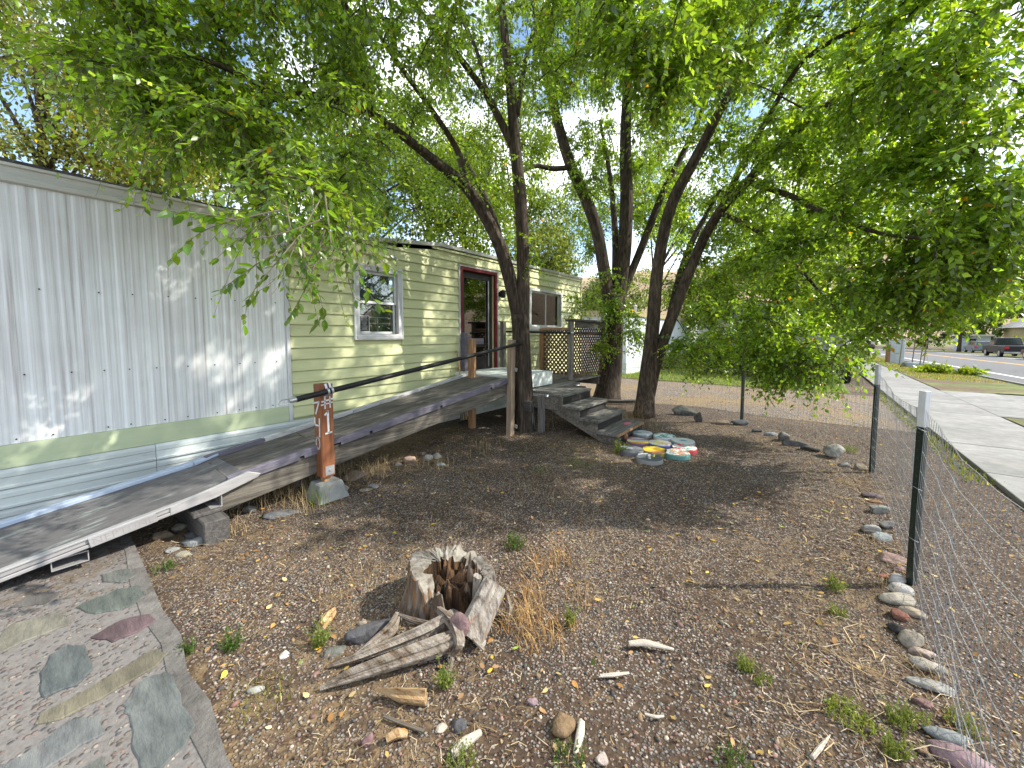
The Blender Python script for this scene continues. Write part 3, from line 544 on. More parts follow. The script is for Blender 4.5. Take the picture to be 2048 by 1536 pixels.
for a, c, mk in ((0.0, 0.13, 'lavender'), (0.133, 0.40, 'white_rail'), (0.402, 0.70, 'white_rail'), (0.702, 1.0, 'white_rail')):
    mb = MB(); mb.beam(rp_(a, 1.035, 0.02), rp_(c, 1.035, 0.02), 0.055, 0.045); mb.build('inner_kerb', M[mk], ramp_o, bevel=0.004)
# numbered post
px, py = -3.60, 1.755; hw = 0.062
pt = MB(); pt.box(px - hw, px + hw, py - hw, py + hw, 0.205, 1.085); post1 = pt.build('handrail_post', M['rust_post'], ramp_o, bevel=0.006); tag(post1, 'red brown post painted #1 and 740')
def strokes(parent, origin, ux, uz, nrm, lines, w):
    mb = MB()
    for ln in lines:
        pts = [np.array(origin) + np.array(ux) * a + np.array(uz) * c + np.array(nrm) * 0.0022 for a, c in ln]
        for p0, p1 in zip(pts, pts[1:]):
            dd = norm(p1 - p0); mb.beam(p0 - dd * w * 0.4, p1 + dd * w * 0.4, w * rng.uniform(0.85, 1.15), 0.003, nrm)
    return mb.build('painted_number', M['number'], parent)
M['number'] = mat('white_brush_paint', [(0.70, 0.70, 0.68), (0.80, 0.80, 0.78)], 20, rough=0.6, bump=0.3, bscale=80)
oval = lambda cx, cz, a, b_: [(cx + a * math.cos(t), cz + b_ * math.sin(t)) for t in np.linspace(0, 2 * math.pi, 15)]
strokes(post1, (px + hw, py, 0), (0, 1, 0), (0, 0, 1), (1, 0, 0), [[(-0.045, 0.925), (0.058, 0.945)], [(-0.05, 0.895), (0.055, 0.91)], [(-0.018, 0.97), (-0.018, 0.86)], [(0.028, 0.98), (0.03, 0.865)]], 0.013)
strokes(post1, (px + hw, py, 0), (0, 1, 0), (0, 0, 1), (1, 0, 0), [[(-0.02, 0.80), (0.004, 0.825)], [(0.006, 0.83), (0.008, 0.63)], [(-0.018, 0.622), (0.036, 0.628)]], 0.016)
strokes(post1, (px, py - hw, 0), (1, 0, 0), (0, 0, 1), (0, -1, 0), [[(-0.05, 0.905), (0.045, 0.925)], [(0.045, 0.925), (-0.02, 0.81)]], 0.016)
strokes(post1, (px, py - hw, 0), (1, 0, 0), (0, 0, 1), (0, -1, 0), [[(-0.045, 0.765), (-0.045, 0.70)], [(-0.045, 0.70), (0.035, 0.70)], [(0.042, 0.765), (0.038, 0.60)]], 0.015)
strokes(post1, (px, py - hw, 0), (1, 0, 0), (0, 0, 1), (0, -1, 0), [oval(0, 0.53, 0.035, 0.055)], 0.014)
b = MB(); b.box(px + hw, px + hw + 0.006, py - 0.035, py + 0.05, 0.225, 0.31); b.tube([(px + hw, py + 0.01, 0.27), (px + hw + 0.012, py + 0.01, 0.27)], 0.012, 6); b.build('post_bracket', M['galv'], post1)
b = MB(); b.box(px - 0.04, px + 0.03, py - 0.03, py + 0.03, 0.15, 0.206); b.build('tenon', M['cedar_z'], post1)
b = MB(); b.box(px - 0.10, px - hw - 0.004, py + 0.02, py + 0.11, 0.17, 0.42); b.build('cleat', M['lavender'], ramp_o, bevel=0.004)
# tall posts at the head of the ramp
b = MB(); b.beam((-3.60, 4.61, -0.05), (-3.61, 4.66, 1.46), 0.09, 0.10, (0, 1, 0)); o = b.build('handrail_post', M['cedar_grey'], ramp_o, bevel=0.006)
bb = MB()
for zz in (0.10, 0.98): bb.beam((-3.548, 4.68, zz), (-3.535, 4.68, zz + 0.05), 0.05, 0.012, (0, 1, 0))
bb.build('bolt_plate', M['galv'], o)
b = MB(); b.beam((-4.40, 4.60, -0.05), (-4.40, 4.62, 1.47), 0.10, 0.10, (0, 1, 0)); b.build('handrail_post', M['cedar_z'], ramp_o, bevel=0.01)
# pipe handrail
hp0, hp1 = np.array([-3.50, 1.47, 0.985]), np.array([-3.53, 4.78, 1.405])
b = MB(); b.tube([hp0, hp0 + (hp1 - hp0) * 0.69, hp0 + (hp1 - hp0) * 0.70, hp1], [0.026, 0.026, 0.024, 0.024], 14); pipe = b.build('handrail', M['black'], ramp_o, smooth=False)
dv = norm(hp1 - hp0)
b = MB(); b.tube([hp0 - dv * 0.055, hp0 - dv * 0.05, hp0, hp0 + dv * 0.02], [0.016, 0.02, 0.024, 0.023], 14); q = hp0 - dv * 0.05
th = np.linspace(-1.25, 1.25, 11); loop = [q - dv * (0.045 + 0.045 * math.cos(t)) * 1.0 + np.array([0, 0, 0.022 * math.sin(t) / math.sin(1.25)]) for t in th]
b.tube([q + np.array([0, 0, -0.02])] + loop + [q + np.array([0, 0, 0.02])], 0.006, 6); b.build('pipe_end', M['galv'], pipe)
b = MB()
for s_ in (-0.018, 0.02):
    cpt = hp0 + dv * (0.30 + s_); b.tube([cpt - dv * 0.009, cpt + dv * 0.009], 0.031, 12); b.beam(cpt + np.array([-0.02, 0, 0.026]), cpt + np.array([-0.035, -0.005, 0.07]), 0.02, 0.006, (1, 0, 0)); b.beam(cpt + np.array([-0.02, 0, -0.026]), cpt + np.array([-0.035, 0.005, -0.055]), 0.02, 0.006, (1, 0, 0))
b.build('pipe_clamp', M['galv'], pipe)
b = MB(); b.tube([hp1 - dv * 0.05, hp1 + dv * 0.01], 0.031, 12); b.tube([hp1 + dv * 0.01, hp1 + dv * 0.022], 0.018, 10); b.build('end_cap', M['black'], pipe)
# pier block under the numbered post
pb = MB(); zb, zt_ = -0.03, 0.158
pb.add([(px - 0.155, py - 0.15, zb), (px + 0.155, py - 0.15, zb), (px + 0.155, py + 0.16, zb), (px - 0.155, py + 0.16, zb), (px - 0.10, py - 0.10, zt_), (px + 0.10, py - 0.10, zt_), (px + 0.10, py + 0.11, zt_), (px - 0.10, py + 0.11, zt_)], [(0, 3, 2, 1), (4, 5, 6, 7), (0, 1, 5, 4), (1, 2, 6, 5), (2, 3, 7, 6), (3, 0, 4, 7)])
tag(pb.build('pier_block', M['concrete_block'], bevel=0.012), 'grey concrete pier block under the post painted #1', 'block')

# ------------------------------------------------------------------ portable aluminium ramp in front of it
lr = thing('loading_ramp', (-4.0, 0.2, 0), 'low aluminium ramp with worn dark deck and pale blue far edge at left', 'ramp')
A0, A1 = np.array([-3.72, -1.1, 0.005]), np.array([-3.60, 0.93, 0.350]); B0, B1 = np.array([-4.62, -1.1, 0.015]), np.array([-4.37, 0.98, 0.372])
A2, B2 = np.array([-3.62, 1.10, 0.425]), np.array([-4.35, 1.10, 0.405])
def lp(u, v, dz=0): p = A0 + (A1 - A0) * u; q = B0 + (B1 - B0) * u; return p + (q - p) * v + np.array([0, 0, dz])
v = []; nU = 12
for z_ in (0, -0.02):
    for k in range(nU + 1): v += [lp(k / nU, 0.03, z_), lp(k / nU, 0.35, z_ + 0.002), lp(k / nU, 0.7, z_ + 0.002), lp(k / nU, 0.97, z_)]
    v += [A2 + np.array([0, 0, z_]), A2 + (B2 - A2) * 0.35 + np.array([0, 0, z_]), A2 + (B2 - A2) * 0.7 + np.array([0, 0, z_]), B2 + np.array([0, 0, z_])]
nr = nU + 2; f = []
for k in range(nr - 1):
    for j in range(3): f += [(k*4 + j, k*4 + j + 1, k*4 + 5 + j, k*4 + 4 + j), (nr*4 + k*4 + j, nr*4 + k*4 + 4 + j, nr*4 + k*4 + 5 + j, nr*4 + k*4 + j + 1)]
    f += [(k*4, k*4 + 4, nr*4 + k*4 + 4, nr*4 + k*4), (k*4 + 3, nr*4 + k*4 + 3, nr*4 + k*4 + 7, k*4 + 7)]
f += [(0, nr*4, nr*4 + 1, 1), (1, nr*4 + 1, nr*4 + 2, 2), (2, nr*4 + 2, nr*4 + 3, 3)]
e = (nr - 1) * 4; f += [(e, e + 1, nr*4 + e + 1, nr*4 + e), (e + 1, e + 2, nr*4 + e + 2, nr*4 + e + 1), (e + 2, e + 3, nr*4 + e + 3, nr*4 + e + 2)]
mb = MB(); mb.add(v, f); mb.build('deck', M['ramp_skin'], lr)
for dz, hh, ww in ((0.006, 0.014, 0.05), (-0.016, 0.026, 0.036), (-0.044, 0.022, 0.050)):
    mb = MB(); mb.beam(lp(0.0, 0.0, dz), lp(0.925, 0.0, dz), ww, hh); mb.build('side_rail', M['aluminium'], lr, bevel=0.003)
mb = MB(); tip = A2 + np.array([0.0, 0.09, -0.045])
mb.prism([lp(0.85, -0.035, 0.010), lp(0.96, -0.035, 0.028), A2 + np.array([0.03, 0.02, 0.0]), tip + np.array([0.03, 0.02, 0.006]), tip + np.array([0.03, 0, -0.018]), lp(0.98, -0.035, -0.055), lp(0.85, -0.035, -0.055)], (-0.03, 0, 0)); mb.build('rail_nose', M['aluminium'], lr, bevel=0.004)
mb = MB(); mb.beam(lp(0, 1.0, 0.012), lp(0.98, 1.0, 0.016), 0.085, 0.035); mb.beam(lp(0.98, 1.0, 0.016), B2 + np.array([-0.02, 0.02, 0.02]), 0.085, 0.035, w1=0.07, h1=0.02); mb.build('far_rail', M['blue_rail'], lr, bevel=0.006)
# name strip with incised letters
u0, u1 = 0.655, 0.815; mb = MB(); mb.beam(lp(u0, -0.034, -0.024), lp(u1, -0.034, -0.024), 0.012, 0.062); plate = mb.build('name_strip', M['aluminium'], lr, bevel=0.002)
cu = bpy.data.curves.new('lettering', 'FONT'); cu.body = 'NEPTUNE'; cu.size = 0.062; cu.align_x = 'CENTER'; cu.align_y = 'CENTER'; cu.space_character = 1.15; cu.extrude = 0.0008
to = bpy.data.objects.new('lettering', cu); COL.objects.link(to); bpy.context.view_layer.update()
tm = bpy.data.meshes.new_from_object(to.evaluated_get(bpy.context.evaluated_depsgraph_get())); bpy.data.objects.remove(to)
M['incised'] = plain('incised_letters', (0.30, 0.285, 0.28), 0.7); tm.materials.clear(); tm.materials.append(M['incised'])
cen = (lp(u0, -0.034, -0.024) + lp(u1, -0.034, -0.024)) / 2; ux = norm(lp(u1, 0) - lp(u0, 0)); nr_ = norm(np.cross(ux, (0, 0, 1))); uz = np.cross(nr_, ux)
mt4 = Matrix(((ux[0], uz[0], nr_[0], 0), (ux[1], uz[1], nr_[1], 0), (ux[2], uz[2], nr_[2], 0), (0, 0, 0, 1)))
lo = bpy.data.objects.new('lettering', tm); link(lo, plate); pos = cen + nr_ * 0.0068 - base_of(plate); mt4.translation = Vector(pos); lo.matrix_local = mt4
# hollow cross member and short leg
mb = MB(); c0, c1 = lp(0.575, 0, -0.09), lp(0.64, 0, -0.088)
for d0, d1, z0, z1 in ((0, 0.16, -0.035, -0.029), (0, 0.16, 0.029, 0.035), (0, 0.005, -0.029, 0.029), (0.155, 0.16, -0.029, 0.029)):
    mb.box(-4.6, -3.655, c0[1] + d0, c0[1] + d1, c0[2] + z0, c0[2] + z1)
mb.build('cross_member', M['aluminium'], lr)
mb = MB(); mb.box(-4.2, -3.60, 0.93, 0.937, 0.20, 0.33); mb.box(-4.2, -3.60, 0.86, 0.93, 0.20, 0.207); mb.build('angle_bracket', M['aluminium'], lr)
# timber block under its head
mb = MB(); mb.box(-4.5, -3.42, 0.77, 0.93, -0.02, 0.175); tag(mb.build('support_timber', M['timber'], bevel=0.008), 'dark squared timber lying under the top of the aluminium ramp', 'timber')
mb = MB(); mb.box(-4.45, -3.56, 0.745, 0.925, 0.176, 0.205); tag(mb.build('shim_board', M['timber'], bevel=0.006), 'dark thin board lying on the timber under the aluminium ramp', 'board')

# ------------------------------------------------------------------ porch: landing, deck, steps, lattice
porch = thing('porch', (-3.9, 6.0, 0), 'weathered wooden porch with white landing, four steps and lattice screen', 'porch')
mb = MB(); mb.box(-5.0, -3.76, 4.80, 6.02, 0.66, 0.875); mb.build('landing', M['white_flake'], porch, bevel=0.012)
for a, c, zz in ((-4.98, -3.82, 0.876),):
    mb = MB(); mb.box(-3.76, -3.725, 4.86, 6.04, 0.63, 0.868); mb.build('landing_fascia', M['white_flake'], porch, bevel=0.008)
DZ = 0.615
for k, (a, c) in enumerate(((-3.22, -2.96), (-3.49, -3.23), (-3.76, -3.50), (-4.03, -3.77), (-4.30, -4.04), (-4.57, -4.31), (-4.84, -4.58))):
    y0_, y1_ = (5.10, 6.08) if k == 0 else ((5.22, 6.09) if k == 1 else ((5.22, 6.7) if k == 2 else (6.04, 8.2)))
    mb = MB(); mb.box(a, c, y0_, y1_, DZ - 0.04, DZ + rng.normal() * 0.002); mb.build('deck_board', M['deck_x'], porch, bevel=0.004)
for k in range(3):
    x1 = -2.64 + k * 0.29; zt_ = DZ - 0.152 * (k + 1)
    mb = MB(); mb.box(x1 - 0.315, x1 + 0.012, 5.04, 6.08, zt_ - 0.04, zt_); o = mb.build('tread', M['deck_x'], porch, bevel=0.004)
    mb = MB(); mb.box(x1 - 0.345, x1 - 0.318, 5.13, 6.02, zt_ + 0.001, zt_ + 0.108); mb.build('shade_riser', M['shade_riser'], porch)
    if k == 2:
        b = MB(); b.box(x1 + 0.0125, x1 + 0.018, 5.04, 6.08, zt_ - 0.04, zt_ - 0.002); b.build('nosing', M['cedar_z'], o)
        b = MB(); b.add([(x1 - 0.14 + 0.05 * math.cos(t) * (1 + 0.2 * math.sin(3*t)), 5.78 + 0.11 * math.sin(t), zt_ + 0.0015) for t in np.linspace(0, 2*math.pi, 14)[:-1]], [tuple(range(13))]); b.build('paint_spot', plain('pink_paint', (0.55, 0.12, 0.2), 0.7), o)
mb = MB(); mb.box(-2.12, -2.09, 5.11, 6.04, 0.0, 0.118); mb.build('shade_riser', M['shade_riser'], porch)
for yy in (5.09, 6.02):                            # notched stringers
    pts = [(-3.22, yy, DZ - 0.042)]
    for k in range(3):
        x1 = -2.64 + k * 0.29; zt_ = DZ - 0.152 * (k + 1); pts += [(x1 - 0.325, yy, DZ - 0.152 * k - 0.044), (x1 - 0.325, yy, zt_ - 0.044)]
    pts += [(-2.045, yy, DZ - 0.456 - 0.044), (-2.045, yy, 0.0), (-2.30, yy, -0.01), (-3.22, yy, 0.38)]
    mb = MB(); mb.prism(pts, (0, 0.035, 0)); mb.build('stringer', M['grey_wood'], porch)
for x0, x1, y0_, y1_, z0_, z1_ in ((-3.02, -2.985, 5.07, 6.08, 0.40, 0.57), (-3.70, -3.02, 5.06, 5.10, 0.38, 0.56), (-4.8, -3.3, 6.5, 6.54, 0.40, 0.57), (-4.8, -3.8, 8.16, 8.2, 0.40, 0.57)):
    mb = MB(); mb.box(x0, x1, y0_, y1_, z0_, z1_); mb.build('deck_joist', M['grey_wood'], porch)
for p, q, w_ in (((-3.30, 5.03, -0.05), (-3.30, 5.03, 0.60), 0.088), ((-3.46, 5.03, -0.05), (-3.50, 5.0, 0.50), 0.07), ((-4.8, 6.2, -0.05), (-4.8, 6.2, 0.57), 0.09), ((-3.05, 6.0, -0.05), (-3.05, 6.0, 0.57), 0.09), ((-4.9, 4.9, -0.05), (-4.9, 4.9, 0.68), 0.09)):
    mb = MB(); mb.beam(p, q, w_, w_, (0, 1, 0)); mb.build('support_post', M['grey_wood_z'], porch, bevel=0.005)
mb = MB(); mb.box(-3.78, -3.40, 4.865, 4.91, 0.34, 0.50); mb.build('tree_brace', M['timber'], porch, bevel=0.004)
# posts beside the door
for yy, z1_ in ((4.99, 1.58), (6.10, 1.80)):
    mb = MB(); mb.box(-4.99, -4.90, yy - 0.045, yy + 0.045, 0.875, z1_); mb.build('door_post', M['grey_wood_z'] if yy > 5.5 else M['lavender'], porch, bevel=0.006)
mb = MB(); mb.box(-4.96, -4.93, 5.036, 5.5, 1.36, 1.47); mb.build('gate_board', M['lavender'], porch, bevel=0.004)
# lattice screens
LP = np.array([-3.80, 6.85]); LQ = np.array([-4.56, 6.97])
mb = MB(); mb.box(-3.845, -3.755, 6.805, 6.895, DZ + 0.002, 1.80); mb.build('lattice_post', M['grey_wood_z'], porch, bevel=0.006)
mb = MB(); mb.box(-4.61, -4.52, 6.925, 7.015, DZ + 0.002, 1.66); mb.build('lattice_post', M['cedar_z'], porch, bevel=0.006)
mb = MB(); mb.box(-3.90, -3.66, 6.78, 8.5, 1.802, 1.845); mb.build('cap_board', M['timber'], porch, bevel=0.006)
mb = MB(); mb.box(-3.745, -3.71, 6.90, 8.45, 1.67, 1.80); mb.build('top_rail', M['deck_y'], porch, bevel=0.004)
mb = MB(); mb.beam((-3.85, 6.86, 1.655), (-4.56, 6.97, 1.655), 0.09, 0.05); mb.build('top_rail', M['cedar_z'], porch, bevel=0.004)
mb = MB(); mb.box(-3.845, -3.755, 8.36, 8.45, 0.0, 1.80); mb.build('lattice_post', M['grey_wood_z'], porch, bevel=0.006)
M['slat'] = mat('brown_lattice', [(0.085, 0.045, 0.026), (0.17, 0.10, 0.058)], 5, rough=0.88, bump=0.3, bscale=20, vary=0.2)
def lattice(p0, p1, z0, z1, pitch=0.105):
    p0, p1 = np.array([*p0, 0.]), np.array([*p1, 0.]); d = norm(p1 - p0); Ln = np.linalg.norm(p1 - p0); H = z1 - z0; nn = np.cross(d, (0, 0, 1)); w = 0.034
    for sgn, off in ((1, 0.0), (-1, 0.0085)):
        c = -H if sgn > 0 else 0.0
        end = Ln if sgn > 0 else Ln + H
        while c < end:
            # line: s = c + sgn*t, z = t (t in 0..H)
            t0, t1 = (max(0, -c), min(H, Ln - c)) if sgn > 0 else (max(0, c - Ln), min(H, c))
            if t1 - t0 > 0.03:
                a = p0 + d * (c + sgn * t0) + np.array([0, 0, z0 + t0]) + nn * off; q = p0 + d * (c + sgn * t1) + np.array([0, 0, z0 + t1]) + nn * off
                mb = MB(); mb.beam(a, q, w, 0.008, nn); mb.build('lattice_slat', M['slat'], porch)
            c += pitch
lattice((-3.85, 6.86), (-4.52, 6.965), 0.72, 1.63); lattice((-3.80, 6.90), (-3.80, 8.36), 0.66, 1.67, 0.11)
mb = MB(); q0, q1 = np.array([-4.93, 6.14, 1.60]), np.array([-3.74, 6.80, 1.57]); q2 = np.array([-3.70, 8.4, 1.55])
mb.tube([q0, q1], 0.02, 12); rail2 = mb.build('pipe_rail', M['black'], porch)
mb = MB(); mb.tube([q1 + np.array([0.01, 0.01, 0]), q2], 0.02, 12); mb.build('pipe_rail', M['black'], porch)
mb = MB(); mb.tube([q1 - norm(q1 - q0) * 0.03, q1 + norm(q1 - q0) * 0.03], 0.027, 10); mb.build('pipe_joint', M['galv'], rail2)
# rake leaning by the door
rk = thing('garden_rake', (-4.8, 4.7, 0), 'wooden handled rake leaning on the yellow wall beside the ramp', 'rake')
mb = MB(); mb.tube([(-4.62, 4.70, 0.08), (-5.01, 4.86, 1.25)], 0.014, 8); mb.build('handle', M['chip'], rk)
mb = MB(); mb.beam((-4.60, 4.48, 0.07), (-4.62, 4.92, 0.07), 0.02, 0.02)
for k in range(12): mb.tube([(-4.60, 4.49 + k * 0.037, 0.07), (-4.55, 4.49 + k * 0.037, 0.03), (-4.54, 4.49 + k * 0.037, 0.0)], 0.004, 4)
mb.build('rake_head', M['black'], rk)
st = MB(); st.tube([(-4.85, 4.86, 0.02), (-5.012, 4.93, 1.05)], 0.012, 7); tag(st.build('wooden_stake', M['chip']), 'thin pale stake leaning on the wall between rake and door', 'stake')

# ------------------------------------------------------------------ wire fence
RT = np.array([math.cos(YAW), math.sin(YAW), 0.0]); AW = np.array([-math.sin(YAW), math.cos(YAW), 0.0])   # picture-right and away, on the ground
fence = thing('wire_fence', (0.6, 4.5, 0), 'galvanised wire mesh fence on dark green steel posts along the stony yard', 'fence')
FP = [(np.array([0.55, 3.31, 0]), 0.0), (np.array([0.60, 5.80, 0]), 0.0), (np.array([-0.90, 7.73, 0]), 0.0)]
for k, (bp, lean) in enumerate(FP):
    H_ = 1.21 if k < 2 else 1.25; t = bp - RT * lean + np.array([0, 0, H_]); bt = bp - np.array([0, 0, 0.08]); sp = bp + (t - bp) * 0.82
    dv_ = norm(t - bp)
    mb = MB(); side = np.array([0.55, -0.83, 0]); nrm_ = norm(np.cross(side, (0, 0, 1)))
    mb.beam(bt, sp, 0.046, 0.012, nrm_); mb.beam(bt - nrm_ * 0.022, sp - nrm_ * 0.022, 0.010, 0.034, nrm_)
    q = 0.1
    while q < 0.95: mb.beam(bp + dv_ * q + nrm_ * 0.006, bp + dv_ * (q + 0.014) + nrm_ * 0.006, 0.018, 0.012, nrm_); q += 0.053
    po_ = mb.build('post', M['post_green'], fence, bevel=0.002)
    mb = MB(); mb.beam(sp, t, 0.046, 0.012, nrm_); mb.beam(sp - nrm_ * 0.022, t - nrm_ * 0.022, 0.010, 0.034, nrm_); mb.build('post_tip', M['post_tip'] if k < 2 else M['post_green'], po_, bevel=0.002)
def mesh_run(p0, p1, z0, z1, z0b, z1b, sag, bulge, step=0.052, seed=0, rad=0.0014):
    p0, p1 = np.array([*p0, 0.]), np.array([*p1, 0.]); Ln = np.linalg.norm(p1 - p0); n = int(Ln / step); r = np.random.default_rng(seed)
    nn = np.cross(norm(p1 - p0), (0, 0, 1)); hz = [0, 0.075, 0.16, 0.25, 0.34, 0.44, 0.55, 0.66, 0.77, 0.885, 1.0]
    def P(u, h):
        zt = z1 + (z1b - z1) * u - sag * math.sin(math.pi * u); zb = z0 + (z0b - z0) * u
        w = bulge * math.sin(math.pi * u) * (0.4 + 0.6 * math.sin(h * 3.0)) + 0.006 * math.sin(u * 11 + h * 3) + 0.003 * math.sin(u * 37 + h * 5)
        return p0 + (p1 - p0) * u + nn * w + np.array([0, 0, zb + (zt - zb) * h])
    mb = MB()
    for k in range(n + 1): mb.tube([P(k / n + r.normal() * 0.0006, h) for h in (0, 0.2, 0.4, 0.6, 0.8, 1.0)], rad, 3, cap=False)
    for h in hz: mb.tube([P(u, h) + np.array([0, 0, 0.004 * math.sin(u * n * math.pi)]) for u in np.linspace(0, 1, n + 1)], rad * 1.1, 3, cap=False)
    return mb.build('wire_mesh', M['wire'], fence)
mesh_run((0.56, 3.28), (0.48, 0.9), 0.02, 1.10, 0.02, 1.10, 0.05, 0.04, 0.052, 1, 0.0013)
mesh_run((0.60, 5.77), (0.56, 3.34), 0.02, 1.13, 0.02, 1.10, 0.10, -0.07, 0.056, 2, 0.0014)
mesh_run((0.59, 5.82), (-0.88, 7.72), 0.02, 1.12, 0.02, 1.14, 0.02, 0.02, 0.056, 3, 0.0010)
mesh_run((-0.92, 7.73), (-2.15, 7.50), 0.02, 1.12, 0.02, 1.1, 0.03, 0.02, 0.056, 4, 0.0010)
b = MB()
for (bp, lean) in FP[:2]:
    for zz in (0.3, 0.62, 0.98): b.tube([bp - RT * lean * zz / 1.2 + np.array([0.03 * math.cos(t), 0.03 * math.sin(t), zz + 0.01 * math.sin(2 * t)]) for t in np.linspace(0, 5.5, 9)], 0.002, 4)
b.build('tie_wire', M['wire'], fence)

# ------------------------------------------------------------------ stones, each a thing
_ico = bmesh.new(); bmesh.ops.create_icosphere(_ico, subdivisions=3, radius=1.0); ICO_V = np.array([v.co[:] for v in _ico.verts]); ICO_F = np.array([[v.index for v in f.verts] for f in _ico.faces]); _ico.free()
def rock_verts(a, b_, c_, rot, seed, angular=0.0):
    r = np.random.default_rng(seed); V = ICO_V.copy(); d = np.zeros(len(V))
    for k in range(6):
        w = r.normal(size=3); w *= (1.6 + 1.3 * k) / np.linalg.norm(w); d += np.sin(V @ w + r.uniform(0, 6)) * (0.15 / (1 + k * 0.6))
    V = V * (1 + d)[:, None]
    for k in range(int(angular * 18)):                 # chop flat facets
        w = norm(r.normal(size=3)); h = r.uniform(0.5, 0.85); s = V @ w; V = V - np.outer(np.maximum(s - h, 0), w)
    V *= np.array([a, b_, c_]); cr, sr = math.cos(rot), math.sin(rot); return V @ np.array([[cr, sr, 0], [-sr, cr, 0], [0, 0, 1]])
def stone(x, y, wpx, label, col, asp=0.7, hgt=0.55, rot=0.0, ang=0.3, sink=0.35, seed=None, name='stone', z=0.0, group=None):
    g = G(x, y, 0.02 + z); dep = float((g - _c) @ _f); a = wpx * dep / FOC / 2
    seed = seed if seed is not None else int(x * 7 + y); V = rock_verts(a, a * asp, a * hgt, rot + YAW, seed, ang)
    loc = np.array([g[0], g[1], 0.0]); V[:, 2] += -V[:, 2].min() * (1 - sink) - 0.0 if sink < 1 else 0
    V[:, 2] += z + float(bump_z(loc[0], loc[1])) - 0.004
    t = np.clip(np.array(col) * (1 + 0.0), 0, 1)
    o = fast_mesh(name, V, ICO_F, M['stone'], tint=t, smooth=ang < 0.45); o.location = tuple(loc); tag(o, label, 'stone', group); return o
TAN, GRY, WHT, PNK, RED, BLU, DRK, BRN = (0.33,0.28,0.21), (0.22,0.215,0.205), (0.50,0.49,0.46), (0.34,0.22,0.20), (0.22,0.10,0.085), (0.24,0.27,0.27), (0.045,0.043,0.042), (0.26,0.17,0.10)
